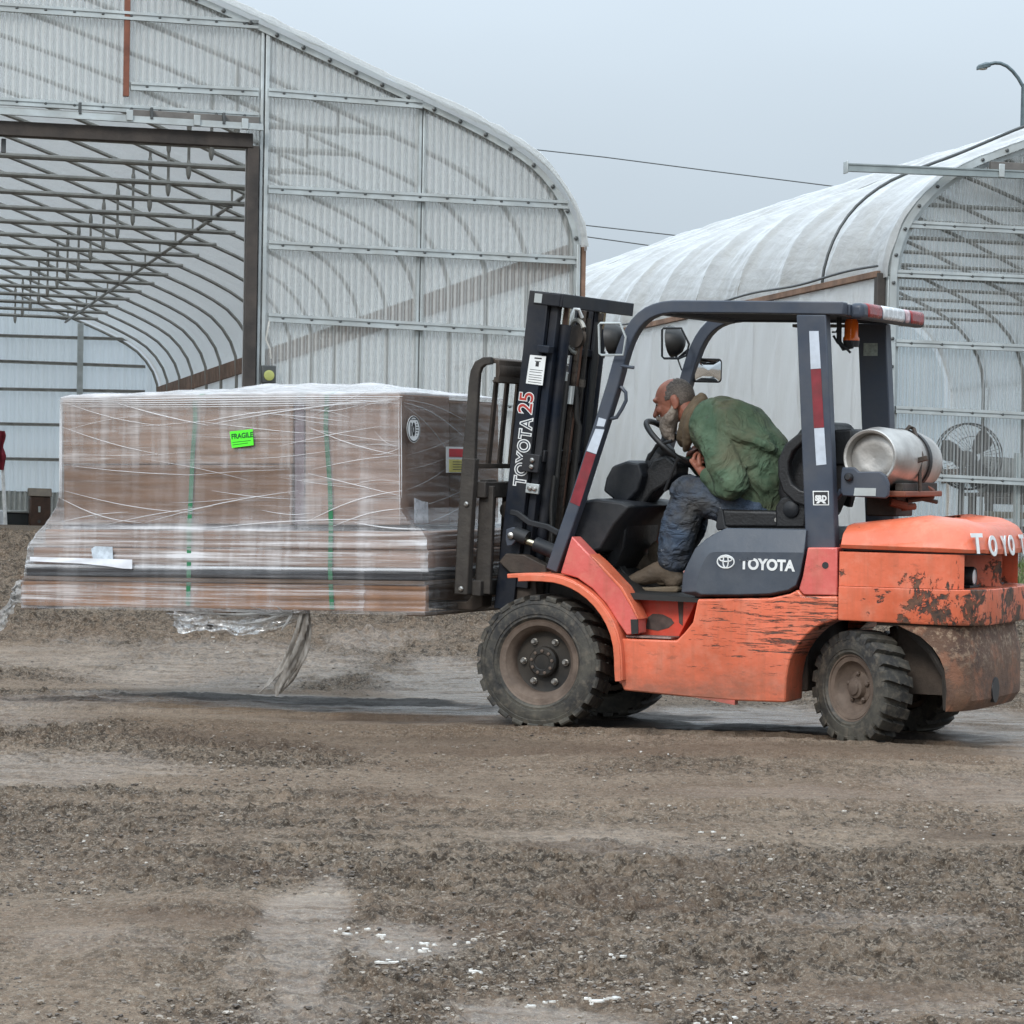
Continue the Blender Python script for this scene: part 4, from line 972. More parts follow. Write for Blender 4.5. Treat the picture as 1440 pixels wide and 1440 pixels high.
# --- engine cover, grey side cover with lettering
ec = P2([(978, 772), (1000, 752), (1020, 743), (1140, 743), (1180, 760), (1180, 842), (975, 842)], .45)
MB().prism(ec, .44, -.46).build('engine_cover', MAT_DASH, fk, bevel=.01)
outer = P2([(958.5, 833), (961, 807), (967, 793), (978, 771), (993, 758), (1008, 749), (1022, 742.5), (1134.5, 744.5), (1134.5, 769), (1128, 809), (1122, 826.7), (1111, 833), (1082, 839), (1040, 840.2), (984, 840)], .5)
inner = P2([(979, 832), (981, 814), (985, 800), (993, 783.5), (999, 777.5), (1003, 776.5), (1008, 776), (1131, 777), (1131, 779), (1125, 808), (1119.5, 823), (1109, 829.5), (1082, 835), (1040, 836.2), (986, 836)], .545)
for s in (1, -1):
    n = len(outer); back = [(x, s * .44, z) for x, z in outer]; o1 = [(x, s * .505, z) for x, z in outer]; i1 = [(x, s * .548, z) for x, z in inner]
    MB().loft([back, o1, i1]).build('side_cover', MAT_COVER, fk, bevel=.004, smooth=20)
c0 = P3(1040.5, 799.5, .550)
lettering('TOYOTA', .070, MAT_WHITE, fk, (c0[0], .5495, c0[2]), (-1, 0, -.012), (0, 0, 1), offset=.003, sx=.93)
# flaked corner of the T and first O: small grey flakes over the print
mb = MB(); 
for px0, px1, py0, py1 in ((1040, 1052, 784, 788.5), (1050.5, 1060, 784, 787.5)): mb.prism(P2([(px0, py0), (px1, py0 + .5), (px1 - 1, py1), (px0 + 1, py1 + .5)], .5515), .5515, .550)
mb.build('flaked_patch', MAT_COVER, fk)
ce = P3(1020.5, 790, .55); mb = MB()
def ering(rx, rz, cx=0, cz=0, w=.0035):
    mb.tube([(ce[0] + cx + rx * cos(t), .5495, ce[2] + cz + rz * sin(t)) for t in np.linspace(0, 2 * pi, 36, endpoint=False)], w, 6, closed=True)
ering(.042, .030); ering(.013, .029); ering(.031, .011, 0, .012); mb.build('emblem', MAT_WHITE, fk)
# --- rear body below the rear pillars
pk = P2([(1136, 770), (1177.4, 770), (1177.4, 837.5), (1130, 836.5), (1123.5, 828.5), (1129, 810)], .545)
MB().prism(pk, .548, .44).build('pillar_base_panel', MAT_PINK, fk, bevel=.006)
MB().prism(pk, -.44, -.548).build('pillar_base_panel', MAT_PINK, fk, bevel=.006)
q = p2(1160.5, 795, .55); MB().lathe([(.016, 0), (.016, .003)], (q[0], .547, q[1]), (0, 1, 0), 16).build('key_hole', MAT_TEXTBLK, fk)

# --- counterweight and rear hood: plan outlines lofted in height
XS = p2(1296, 850, YB)[0]; XR = FK.at(1421, 850, y=0.)[0]; XF = p2(1179.5, 800, YB)[0]
def plan(xf, xr, hw, xs, e=.50, n=26, notch=None):
    pts = [(xf, hw)]
    for i in range(n + 1):
        t = pi * i / n; cx = abs(sin(t)) ** e; cy = abs(cos(t)) ** e * (1 if cos(t) >= 0 else -1)
        pts.append((xs + (xr - xs) * cx, hw * cy))
    return pts + [(xf, -hw)]
def zpx(px, py, y): return FK.at(px, py, y=y)[2]
z_hb = zpx(1250, 776.5, YB)           # hood lower edge
z_ml, z_mr = zpx(1200, 873, YB), FK.at(1430, 876, y=0.)[2]
# hood: profile drops towards the front corner and the rear
def hood_ring(dz, inset, zf):
    r = []
    for x, y in plan(XF, XR, YB, XS):
        f = 1 - inset / .55; xx = XF + (x - XF) * (1 - inset * .35) ; yy = y * f
        r.append((xx, yy, zf(xx, dz)))
    return r
zt_r = FK.at(1419, 739, y=0.)[2]; zt_m = zpx(1271, 722.5, .4); zt_f = zpx(1182, 733, .5)
def ztopf(x, dz):
    t = (x - XF) / (XR - XF)
    top = np.interp(t, [0, .12, .25, .55, .8, 1.], [zt_f - .01, zt_m - .015, zt_m, zt_m - .005, zt_m - .02, zt_r - .02])
    return top - dz
lo = lambda x, dz: z_hb + .012 - .010 * (x - XF) / (XR - XF) + dz
MB().loft([hood_ring(0, .012, lo), hood_ring(.02, .0, lo), hood_ring(.115, .012, ztopf), hood_ring(.05, .05, ztopf), hood_ring(.012, .12, ztopf), hood_ring(0, .22, ztopf)]).build('rear_hood', MAT_ORC, fk, smooth=50, bevel=.004)
MB().loft([hood_ring(-.008, .035, lo), hood_ring(.02, .035, lo)]).build('hood_seam', MAT_TEXTBLK, fk)
zn0 = FK.at(1380, 828, y=.3)[2]
zb = lambda x: z_ml + (z_mr - z_ml) * (x - XF) / (XR - XF)
base_pl = plan(XF, XR, YB, XS)
mid_lo = [(x, y, zb(x)) for x, y in base_pl]; mid_l2 = [(x, y, zn0) for x, y in base_pl]
rear_flare = lambda x, y, k: (x - k * max(0, (XS - x)) / (XS - XR) * .02, y)
MB().loft([[(x + .006 * (x < XS), y * .992, z - .0) for x, y, z in mid_lo], [(x, y, z + .012) for x, y, z in mid_lo], mid_l2]).build('counterweight', MAT_ORC, fk, bevel=.004, smooth=50)
# upper band with the two lamp recesses
XR2 = XR + .045
band = plan(XF, XR2, YB - .008, XS, n=52); rec = []
for x, y in band:
    if .10 < abs(y) < .475 and x < XS: rec.append((max(x + .02, XR2 + .20), y))
    else: rec.append((x, y))
zn1 = z_hb - .004
MB().loft([[(x, y, zn0 + .002) for x, y in rec], [(x, y, zn1) for x, y in rec]]).build('lamp_recess', MAT_ORC, fk, smooth=30)
q = FK.at(1400, 812, y=.20); xl = XR2 + .10
for s in (1, -1):
    wl = MB().lathe([(.03, -.09), (.046, -.07), (.048, .02), (.044, .03), (.040, .028)], (xl, s * .22, zn0 + .052), (-1, 0, 0), 20).build('work_lamp', MAT_TEXTBLK, fk)
    MB().lathe([(.041, .024), (.03, .030), (.001, .031)], (xl, s * .22, zn0 + .052), (-1, 0, 0), 18).build('lamp_lens', plain('clear_lamp_lens', (.7, .72, .72), .15) if s > 0 else bpy.data.materials['clear_lamp_lens'], wl)
    MB().box(xl - .03, xl + .12, s * .22 - .08, s * .22 + .08, zn0 + .003, zn0 + .012).build('lamp_plate', MAT_TEXTBLK, fk)
# lower cast counterweight
XA = p2(1331, 940, .52)[0]; z_lo = p2(1330, 1001, .52)[1]; z_lor = FK.at(1420, 994, y=.0)[2]
arch_px = [(1262, 880), (1290, 891), (1311, 909), (1322, 925), (1329, 942), (1332, 970), (1330, 1001)]
low = plan(XA, XR + .03, .53, XS - .02); lowc = [(x, y) for x, y in low if x < XA + .001]
def ring(z, dx): return [(min(x + dx, XA), y * (1 - dx * .25), z if z is not None else 0) for x, y in low]
z_hi = zb(XR) - .004
pts_front = P2(arch_px, .52)
def lowring(z, ins):
    xf = float(np.interp(z, [pts_front[i][1] for i in range(len(pts_front) - 1, -1, -1)], [pts_front[i][0] for i in range(len(pts_front) - 1, -1, -1)]))
    return [((xf if i in (0, len(low) - 1) else min(x + ins, xf - .003)), y * (1 - ins * .3), z) for i, (x, y) in enumerate(low)]
zs_ = np.linspace(z_lo, z_hi, 9)
rings = [lowring(zs_[0], .035)] + [lowring(z, .0 if i < 6 else .03 * (i - 5) / 3) for i, z in enumerate(zs_[1:], 1)]
MB().loft(rings).build('lower_counterweight', MAT_RUSTCW, fk, smooth=50, bevel=.004)
xb_ = FK.at(1400, 975, y=0.)[0]
for (px, py, w_, h_, yy) in ((1392, 987, .09, .055, .0),):
    MB().lathe([(.06, -.02), (.06, .012)], (XR + .036, .14, z_lo + .085), (-1, 0, 0), 18).build('tow_pin_hole', MAT_TEXTBLK, fk)
for s in (1, -1):
    MB().box(XA, XA + .34, s * .50 - .015, s * .50 + .015, zb(XA) - .012, zb(XA) + .03).build('arch_bracket', MAT_STEEL, fk)
    MB().tube([(XA + .22, s * .40, z_hi - .02), (XA + .10, s * .42, z_hi - .12), (XA + .03, s * .42, z_lo + .16), (XA + .02, s * .42, z_lo)], .022, 8).build('exhaust_hose', MAT_WORN, fk)
MB().box(XA, XA + .3, -.3, .3, z_lo + .06, z_hi).build('counterweight_core', MAT_STEEL, fk)
c_t = FK.at(1369.5, 771, y=.40)
# TOYOTA across the rounded rear of the hood, letter by letter
word = 'TOYOTA'; hr = plan(XF, XR, YB, XS, n=120)
ys_ = [.458, .30, .13, -.035, -.20, -.365]
for ch, yy in zip(word, ys_):
    j = int(np.argmin([abs(y - yy) + (10 if x > XS - .02 else 0) for x, y in hr])); x, y = hr[j]; x2, y2 = hr[j + 3]; x1, y1 = hr[j - 3]
    d = np.array([x2 - x1, y2 - y1, 0]); d /= np.linalg.norm(d); nrm = np.array([d[1], -d[0], 0]); nrm *= np.sign(nrm @ np.array([-1, 0, 0]))
    zz = ztopf(x, .113) + .012
    up = np.array([.16, 0, 1.0])
    o = np.array([x, y, zz]) + nrm * .006
    lettering(ch, .128, MAT_WHITE, fk, o - np.array([0, 0, .015]), d, (up[0] * -nrm[0], up[0] * -nrm[1], 1), offset=.004, extrude=.002, align='CENTER')

# --- overhead guard
YN, YW = .455, -.505
cpx = [(779, 802), (796.5, 751), (813.5, 702), (831, 647), (850, 588), (865, 540), (872, 514), (879, 491), (884, 478), (890, 466), (897, 455.5), (905, 447), (914, 440.5), (924, 436), (935, 433), (948, 431.5), (962, 431.5), (1040, 432), (1120, 433), (1189, 434)]
gp = P2(cpx, YN)
def guard_side(y):
    pts = [(x, y, z) for x, z in gp]
    return MB().sweep(pts, (0, .035, 0), [.031] * 8 + [.030] * 12).build('guard_pillar', MAT_GUARD, fk, bevel=.006)
guard_side(YN); guard_side(YW)
rp = [P2([(1123, 443), (1164.5, 443), (1169, 547), (1173, 647), (1178.5, 779), (1136, 771), (1130, 613)], YN)]
MB().prism([(x, z) for x, z in rp[0]], YN + .035, YN - .035).build('rear_pillar', MAT_GUARD, fk, bevel=.006)
MB().prism([(x, z) for x, z in rp[0]], YW + .045, YW - .045).build('rear_pillar', MAT_GUARD, fk, bevel=.006)
zr = gp[-1][1]; x0, x1 = gp[-1][0], gp[15][0]
for x in (x0 + .02, gp[14][0]): MB().box(x - .03, x + .03, YW + .036, YN - .036, zr - .03, zr + .022).build('roof_cross_beam', MAT_GUARD, fk, bevel=.004)
for i in range(7):
    y = YW + .12 + i * (YN - YW - .24) / 6
    MB().box(x0 + .06, gp[13][0] - .04, y - .012, y + .012, zr - .012, zr + .024).build('roof_slat', MAT_GUARD, fk, bevel=.003)
MB().box(x0 + .051, gp[14][0] - .031, YW + .04, YN - .04, zr + .027, zr + .031).build('roof_sheet', plain('clear_roof_sheet', (.55, .57, .58), .3, var=.1), fk)
MB().box(x0 + .25, x0 + .55, YW - .01 + .05, YW + .1, zr - .05, zr - .035).build('roof_label', MAT_GREYWOOD, fk)
# reflective tapes
def decal(name, px, y, mat, t=.0015, label=None):
    return MB().prism(P2(px, y), y + t, y - .0005).build(name, mat, fk, smooth=0, label=label)
yt = YN + .0355
decal('reflective_tape', [(1138, 465.5), (1151.2, 465.5), (1154.3, 518), (1140.2, 519)], yt, MAT_REFW, label='white reflective tape')
decal('reflective_tape', [(1140.3, 519.5), (1154.4, 518.5), (1158.8, 601), (1144.7, 602)], yt, MAT_REFR, label='red reflective tape')
decal('reflective_tape', [(1145, 602.5), (1159, 601.5), (1162.2, 653), (1148, 654.5)], yt, MAT_REFW, label='white reflective tape')
decal('reflective_tape', [(837.5, 603), (850, 604), (838.5, 638.5), (825, 634)], yt, MAT_REFW, label='white reflective tape')
decal('reflective_tape', [(824.5, 635), (838, 639.5), (815, 712), (801.5, 706)], yt, MAT_REFR, label='red reflective tape')
decal('pillar_label', [(842, 587), (852.5, 590), (849.5, 600), (839, 599)], yt, MAT_REFW)
# small square badge on the rear pillar
decal('badge', [(1143, 690.3), (1165.6, 690.3), (1166, 710.5), (1143.6, 710.5)], yt, MAT_WHITE)
bd = decal('badge_field', [(1144.4, 691.7), (1164.2, 691.7), (1164.6, 709.1), (1145, 709.1)], yt + .001, MAT_TEXTBLK)
q = P3(1154.6, 704, yt); lettering('SRD', .034, MAT_WHITE, fk, (q[0], yt + .0026, q[2]), (-1, 0, 0), (0, 0, 1), offset=.0022, align='CENTER', sx=.9)
q = P3(1154.6, 708.5, yt)
mb = MB()
for px in ((1147.5, 708), (1150.5, 702.5), (1159, 702.5), (1162, 708)): pass
decal('badge_figure', [(1147.6, 708), (1151.5, 703), (1157.5, 703), (1162, 708), (1158, 708), (1155.8, 705.5), (1153.5, 705.5), (1151.6, 708)], yt + .0018, MAT_WHITE)
# grab handle and peg on the front pillar
hp = [(866, 543), (874, 545), (880, 552), (880.5, 563), (874, 576), (867, 587), (858, 589), (851, 588)]
MB().tube([P3(a, b, YN + .005) for a, b in hp], .0095, 8).build('grab_handle', MAT_GUARD, fk)
MB().tube([P3(875, 514.5, YN + .03), P3(884, 516, YN + .05), P3(891.5, 517, YN + .05)], .008, 8).build('peg', MAT_GUARD, fk)
# tail light bar, beacon
xl = x0 - .035; yb0, yb1 = .40, -.63
lb_ = MB().box(xl - .035, xl + .035, yb1, yb0, zr - .045, zr + .03).build('light_bar', MAT_GUARD, fk, bevel=.022, seg=3)
for (ya, yb__, mt) in ((.33, .10, 'r'), (.09, -.27, 'w'), (-.28, -.36, 'p'), (-.37, -.60, 'r')):
    mt_ = {'r': ('red_lens', (.26, .03, .03)), 'w': ('white_bar_cover', (.62, .63, .63)), 'p': ('pink_lens', (.55, .40, .42))}[mt]
    mm = bpy.data.materials.get(mt_[0]) or plain(mt_[0], mt_[1], .25, var=.3, scale=20)
    MB().box(xl - .041, xl + .036, yb__, ya, zr - .036, zr + .032).build('lens', mm, lb_, bevel=.018, seg=3)
b0_ = FK.at(1197, 479, y=.12); b1_ = FK.at(1197, 449, y=.12); xx = b0_[0]
bc = MB().lathe([(.040, 0), (.040, .012), (.034, .02), (.033, .085), (.026, .102), (.001, .106)], (xx, .12, b0_[2]), (0, 0, 1), 20).build('beacon', plain('amber_lens', (.70, .13, .012), .2, var=.2), fk)
MB().lathe([(.036, -.03), (.040, 0)], (xx, .12, b0_[2]), (0, 0, 1), 20).build('beacon_base', MAT_TEXTBLK, bc)
a_ = [FK.at(px, py, y=.15) for px, py in ((1180, 446), (1180, 480), (1186, 490), (1198, 487), (1198, 480))]
MB().tube(a_, .013, 8).build('beacon_bracket', MAT_DASH, fk)
MB().tube([FK.at(px, py, y=.18) for px, py in ((1172, 472), (1178, 482), (1190, 490), (1196, 496))], .006, 6).build('beacon_cable', MAT_DASH, fk)
MB().tube([FK.at(px, py, y=.18) for px, py in ((1170, 467), (1176, 467), (1179, 460))], .005, 6).build('beacon_cable', MAT_DASH, fk)
# label on the far rear pillar
q0 = FK.at(1214.5, 482.5, y=YW + .047); q1 = FK.at(1234, 500.5, y=YW + .047)
MB().box(q1[0], q0[0], YW + .0455, YW + .047, q1[2], q0[2]).build('pillar_label', plain('worn_green_label', (.30, .34, .30), .5, var=.35, scale=60), fk)

# --- working lamps with wire guards on the front pillars
def head_lamp(px, y, frame_px, lamp, arm, bright):
    c = P3(lamp[0], lamp[1], y); r = lamp[2]
    ax = np.array([1., 0, -.12])
    l = MB().lathe([(.001, -.058), (r * .45, -.052), (r * .8, -.034), (r * .97, -.008), (r * 1.02, .008), (r * 1.05, .018), (r * .9, .022), (.001, .026)], c, ax, 24).build('head_lamp', plain('lamp_shell', (.022, .021, .02), .55, var=.3) if not bpy.data.materials.get('lamp_shell') else bpy.data.materials['lamp_shell'], fk)
    MB().tube([P3(a, b, y + .09) for a, b in frame_px], .006, 6, closed=True).build('lamp_guard', bright, l)
    MB().tube([P3(a, b, y) for a, b in arm], .008, 6).build('lamp_bracket', MAT_DASH, l)
head_lamp(0, YN - .02, [(842, 457), (844, 454.5), (872, 454.5), (880, 474), (876, 499), (846, 499.5), (843, 497)], (862, 476, .076), [(866, 496), (872, 503), (874, 512)], MAT_GALV)
head_lamp(0, YW + .02, [(931, 464), (933, 461.5), (958, 461.5), (969, 484), (965, 500), (955, 504), (934, 504), (931, 501)], (947.5, 480, .078), [(950, 499), (953, 505), (962, 497), (968, 492)], MAT_DASH)
MB().tube([P3(953, 504, YW), P3(955, 510, YW), P3(959, 521, YW)], .004, 5).build('lamp_cable', MAT_DASH, fk)
# rear-view mirror on the far front pillar
mc = P3(995.5, 521, YW - .05); mw = np.array([-.10, .075, 0.]); mw = mw / np.linalg.norm(mw)
m_n = np.array([-.66, .75, -.022]); m_n /= np.linalg.norm(m_n); u = np.cross((0, 0, 1.), m_n); u /= np.linalg.norm(u); v = np.cross(m_n, u)
def rrect(w, h, r, n=5):
    out = []
    for cx, cy, a0 in ((w - r, h - r, 0), (-w + r, h - r, 90), (-w + r, -h + r, 180), (w - r, -h + r, 270)):
        for i in range(n): t = radians(a0 + 90 * i / (n - 1)); out.append((cx + r * cos(t), cy + r * sin(t)))
    return out
def plate(c, u, v, n_, w, h, r, d0, d1): return [[c + u * a + v * b + n_ * d for a, b in rrect(w, h, r)] for d in (d0, d1)]
sw = .078; sh = .062
mi = MB().loft(plate(mc, u, v, m_n, sw, sh, .02, -.03, 0) ).build('mirror', MAT_DASH, fk, bevel=.004)
m = MT('mirror_glass'); MAT_MIRROR = m.end(m.pr((.80, .82, .83), .04, 1.))
mg = MB(); gg = []
for k_ in (1., .85, .65, .4, .2, .02): gg.append([mc + u * a * k_ + v * b * k_ + m_n * (.001 + .005 * (1 - k_ * k_)) for a, b in rrect(sw * .90, sh * .88, .017)])
mg.loft(gg, cap=False).build('mirror_glass', MAT_MIRROR, mi, smooth=180)
MB().tube([mc - m_n * .03, P3(972, 521, YW), P3(968, 524, YW)], .009, 6).build('mirror_arm', MAT_DASH, mi)

# --- mast
mtx = lambda a, b: P2([a, b], .34)
tilt_t = p2(744.5, 408, .345); tilt_b = p2(697, 830, .345); tb = np.array(tilt_b); tt = np.array(tilt_t)
mv = (tt - tb); ML = np.linalg.norm(mv); mv /= ML; mn = np.array([mv[1], -mv[0]]) ;  mn = mn if mn[0] > 0 else -mn
def mpt(s, t): q = tb + mv * (ML * s) - mn * t; return (q[0], q[1])       # s up the mast 0..1, t metres towards the driver
def mbar(name, s0, s1, t0, t1, y0, y1, mat, parent=fk, bevel=.004): return MB().prism([mpt(s0, t0), mpt(s1, t0), mpt(s1, t1), mpt(s0, t1)], y0, y1).build(name, mat, parent, bevel=bevel)
sb = -.06
for s in (1, -1):
    y = s * .345
    mbar('outer_rail', sb, 1.0, 0, .105, y, y - s * .028, MAT_NAVY)
    mbar('outer_rail_flange', sb, .985, .0, .016, y - s * .03, y - s * .085, MAT_NAVY)
    mbar('outer_rail_flange', sb, .985, .089, .105, y - s * .03, y - s * .085, MAT_NAVY)
    mbar('inner_rail', sb + .02, .97, .11, .150, y - s * .03, y - s * .085, MAT_NAVY)
    mbar('inner_rail', sb + .02, .955, .05, .085, y - s * .095, y - s * .13, MAT_STEEL)
    c0_ = mpt(sb + .1, .165); c1_ = mpt(.90, .165)
    MB().tube([(c0_[0], y - s * .11, c0_[1]), (c1_[0], y - s * .11, c1_[1])], .030, 14).build('lift_cylinder', MAT_NAVY, fk)
    c2_ = mpt(.985, .165); MB().tube([(c1_[0], y - s * .11, c1_[1]), (c2_[0], y - s * .11, c2_[1])], .018, 10).build('lift_rod', MAT_CHROME, fk)
# head and cross members
hb = mbar('head_beam', .955, 1.0, .106, .185, .348, -.60, MAT_NAVY)
mbar('head_beam_cap', .958, .996, .030, .17, .3485, .352, MAT_NAVY)
MB().prism([mpt(.962, .035), mpt(.992, .035), mpt(.992, .075), mpt(.962, .075)], .3525, .354).build('head_label', MAT_GALV, fk)
mbar('cross_member', .80, .825, .086, .15, .372, -.372, MAT_NAVY)
mbar('cross_member', .44, .48, .115, .16, .30, -.30, MAT_NAVY)
mbar('cross_member', .02, .10, .106, .17, .345, -.345, MAT_NAVY)
mbar('rail_bracket', .405, .465, .075, .165, .346, .372, MAT_NAVY, bevel=.004)
mbar('rail_bracket', .335, .368, .105, .175, .346, .362, MAT_GALV, bevel=.003)
for s_, t_ in ((.445, .130), (.423, .130), (.352, .13), (.352, .155)):
    q = mpt(s_, t_); MB().lathe([(.012, 0), (.012, .012), (.006, .018)], (q[0], .372 if s_ > .4 else .362, q[1]), (0, 1, 0), 8).build('bracket_bolt', MAT_NUT, fk)
# chains: roller links along the back of the carriage rails
def chain(y, s0, s1, t, mat, pitch=.028):
    a, b = np.array(mpt(s0, t)), np.array(mpt(s1, t)); n = int(np.linalg.norm(b - a) / pitch); mb = MB(); d = (b - a) / n; dn = np.array([d[1], -d[0]]) / np.linalg.norm(d)
    for i in range(n):
        c = a + d * (i + .5); w = .009 if i % 2 else .012
        mb.obox((c[0], y, c[1]), (d[0] * .62, 0, d[1] * .62), (0, w, 0), (dn[0] * .010, 0, dn[1] * .010))
    return mb.build('lift_chain', mat, fk, smooth=0)
MAT_CHAIN = plain('rusty_chain', (.07, .038, .026), .6, .4, var=.5, scale=30)
chain(.13, .10, .94, .20, MAT_STEEL); chain(-.13, .05, .95, .20, MAT_STEEL); chain(.245, .78, .965, .17, MAT_CHAIN); chain(.06, .3, .95, .17, MAT_CHAIN)
# hose pulley and hoses
q = mpt(.865, .19); cpul = np.array([q[0], .135, q[1]]); rp_ = .072
MB().tube([cpul + rp_ * np.array([cos(t) * .75, -.35 * cos(t), 1.15 * sin(t)]) for t in np.linspace(radians(150), radians(-95), 16)], .012, 7).build('hose_guide', plain('worn_hose_guide', (.30, .29, .26), .5, .4, var=.3), fk)
MB().tube([cpul + rp_ * .6 * np.array([cos(t) * .75, -.35 * cos(t), 1.15 * sin(t)]) for t in np.linspace(0, 6.28, 18, endpoint=False)], .01, 7, closed=True).build('pulley', MAT_WORN, fk)
MB().lathe([(.055, -.012), (.04, 0), (.055, .012)], cpul, (.4, 1, 0), 20).build('pulley', MAT_STEEL, fk)
def mhose(name, pts, y, r, mat): return MB().tube([(mpt(s, t)[0], yy, mpt(s, t)[1]) for s, t, yy in pts], r, 8).build(name, mat, fk)
mhose('hose', [(.89, .17, .22), (.92, .175, .22), (.955, .185, .20), (.955, .20, .17), (.93, .21, .14)], 0, .009, MAT_WHITE)
mhose('hose', [(.89, .17, .22), (.80, .165, .225), (.745, .16, .23)], 0, .008, MAT_WHITE)
mhose('hose', [(.74, .19, .20), (.5, .19, .20), (.2, .2, .2), (.0, .22, .22)], 0, .017, MAT_RUBBER)
mhose('hose', [(.70, .21, .12), (.60, .23, .12), (.57, .245, .10), (.3, .25, .1), (.05, .25, .1)], 0, .014, MAT_RUBBER)
mhose('hose', [(.92, .2, -.1), (.6, .22, -.08), (.2, .24, -.1)], 0, .016, MAT_RUBBER)
mhose('valve', [(.64, .20, .16), (.70, .20, .16)], 0, .022, MAT_GALV)
mhose('valve', [(.715, .185, .21), (.745, .185, .21)], 0, .016, MAT_GALV)
mhose('valve', [(.70, .235, .10), (.725, .235, .10)], 0, .017, MAT_WORN)
mhose('fluid_pipe', [(.93, .2, .02), (.1, .2, .02)], 0, .012, MAT_WORN)
mhose('fluid_pipe', [(.86, .2, .09), (.3, .2, .09)], 0, .010, plain('dull_copper_pipe', (.16, .09, .065), .4, .6, var=.3))
mhose('fluid_pipe', [(.40, .20, .24), (.30, .20, .24), (.05, .26, .26)], 0, .010, MAT_RUBBER)
# printing on the near rail
dl = MB().prism(P2([(745.5, 499), (768, 501), (763, 542), (739.5, 539)], .3455), .3465, .345).build('rail_label', MAT_WHITE, fk, smooth=0)
mb = MB()
for i, (w0, w1, hh) in enumerate(((.3, .75, .05), (.35, .7, .025), (.12, .9, .02), (.12, .85, .02), (.12, .9, .02), (.12, .88, .02), (.12, .9, .02), (.12, .9, .02))):
    ty = .07 + [.0, .12, .42, .5, .6, .68, .76, .85][i]
    def lp(u_, v_):
        a_ = np.array([745.5, 499]) * (1 - u_) * (1 - v_) + np.array([768, 501]) * u_ * (1 - v_) + np.array([763, 542]) * u_ * v_ + np.array([739.5, 539]) * (1 - u_) * v_; return tuple(a_)
    mb.prism(P2([lp(w0, ty), lp(w1, ty), lp(w1, ty + hh), lp(w0, ty + hh)], .3466), .3470, .3464)
mb.prism(P2([lp(.42, .22), lp(.62, .22), lp(.62, .38), lp(.42, .38)], .3466), .3470, .3464)
mb.build('printed_lines', MAT_TEXTBLK, dl, smooth=0)
up = np.array([mv[0], 0, mv[1]]); fw = np.array([mn[0], 0, mn[1]])
q = P3(738, 684, .3465); MAT_NAVYT = plain('navy_print', (.02, .027, .042), .4)
lettering('TOYOTA', .088, MAT_WHITE, fk, (q[0], .3462, q[2]), up, fw, offset=.0052, extrude=.0006, sx=.88, spacing=1.07)
lettering('TOYOTA', .088, MAT_NAVYT, fk, (q[0], .3470, q[2]), up, fw, offset=-.0006, extrude=.0006, sx=.88, spacing=1.07)
q = P3(747, 583, .3465)
lettering('25', .105, MAT_WHITE, fk, (q[0], .3462, q[2]), up, fw, offset=.005, extrude=.0006, sx=1.05)
lettering('25', .105, plain('red_print', (.42, .04, .03), .4), fk, (q[0], .3470, q[2]), up, fw, offset=.0008, extrude=.0006, sx=1.05)

# --- carriage, backrest and forks
xc = p2(676, 690, .45)
cz0, cz1 = p2(676, 700, .45)[1], p2(676, 683, .45)[1]
lz0, lz1 = p2(668, 838, .45)[1], p2(668, 816, .45)[1]
xca = p2(672, 690, .45)[0]
MB().box(xca - .05, xca, -.50, .47, cz0, cz1 + .02).build('carriage_bar', MAT_WORN, fk, bevel=.006)
xcl = p2(665, 826, .45)[0]
MB().box(xcl - .05, xcl, -.50, .47, lz0, lz1).build('carriage_bar', MAT_WORN, fk, bevel=.006)
for y in (.42, .14, -.14, -.42):
    MB().prism([(xcl - .002, lz0 + .01), (xca - .002, cz1), (xca - .075, cz1), (xcl - .085, lz0 + .01)], y - .014, y + .014).build('carriage_plate', MAT_WORN, fk, bevel=.004)
    MB().lathe([(.045, -.03), (.045, .03)], (xca - .09, y * .6, cz0 - .06), (0, 1, 0), 16).build('carriage_roller', MAT_STEEL, fk)
bpx = [(649.5, 836), (652.5, 780), (655.5, 720), (660, 650), (664, 590), (667.5, 540), (669.5, 523), (674, 513), (682, 508), (692, 507)]
for y in (.50, -.50):
    pts = [(p2(a, b, .50)[0], y, p2(a, b, .50)[1]) for a, b in bpx]
    MB().sweep(pts, (0, .018, 0), [.034, .034, .034, .034, .028, .027, .025, .023, .02, .018]).build('backrest_side', MAT_WORN, fk, bevel=.005)
    pts = [(p2(a, b, .50)[0], y - .008 * (1 if y > 0 else -1), p2(a, b, .50)[1]) for a, b in ((650, 836), (654.5, 740), (661, 644))]
    MB().sweep(pts, (0, .028, 0), .036).build('backrest_bracket', MAT_WORN, fk, bevel=.006)
    for px, py in ((655, 709), (647.5, 828)):
        q = p2(px, py, .53); MB().lathe([(.013, 0), (.013, .012), (.007, .018)], (q[0], y + (.018 if y > 0 else -.018), q[1]), (0, 1 if y > 0 else -1, 0), 8).build('bracket_bolt', MAT_NUT, fk)
tp = p2(688, 521, .48)
MB().sweep([(tp[0] + .055 * cos(t) * .9, 0, tp[1] + .058 * sin(t)) for t in np.linspace(radians(50), radians(250), 14)], (0, .475, 0), .006).build('backrest_top', MAT_STEEL, fk)
MB().box(tp[0] - .05, tp[0] - .03, -.475, .475, tp[1] - .06, tp[1] + .055).build('backrest_top', MAT_STEEL, fk, bevel=.006)
xt_, zt_ = p2(684, 535, .45); xb2, zb2 = p2(672, 655, .45)
b0 = None
for i in range(6):
    y = .325 - i * .135
    o = MB().sweep([(xt_ - .0, 0, zt_ + .02), (xb2 - .0, 0, zb2)], (0, .020, 0), .007).build('backrest_bar', MAT_STEEL, fk, bevel=.003) if b0 is None else copy_part(b0)
    b0 = b0 or o; o.location = (0, y, 0)
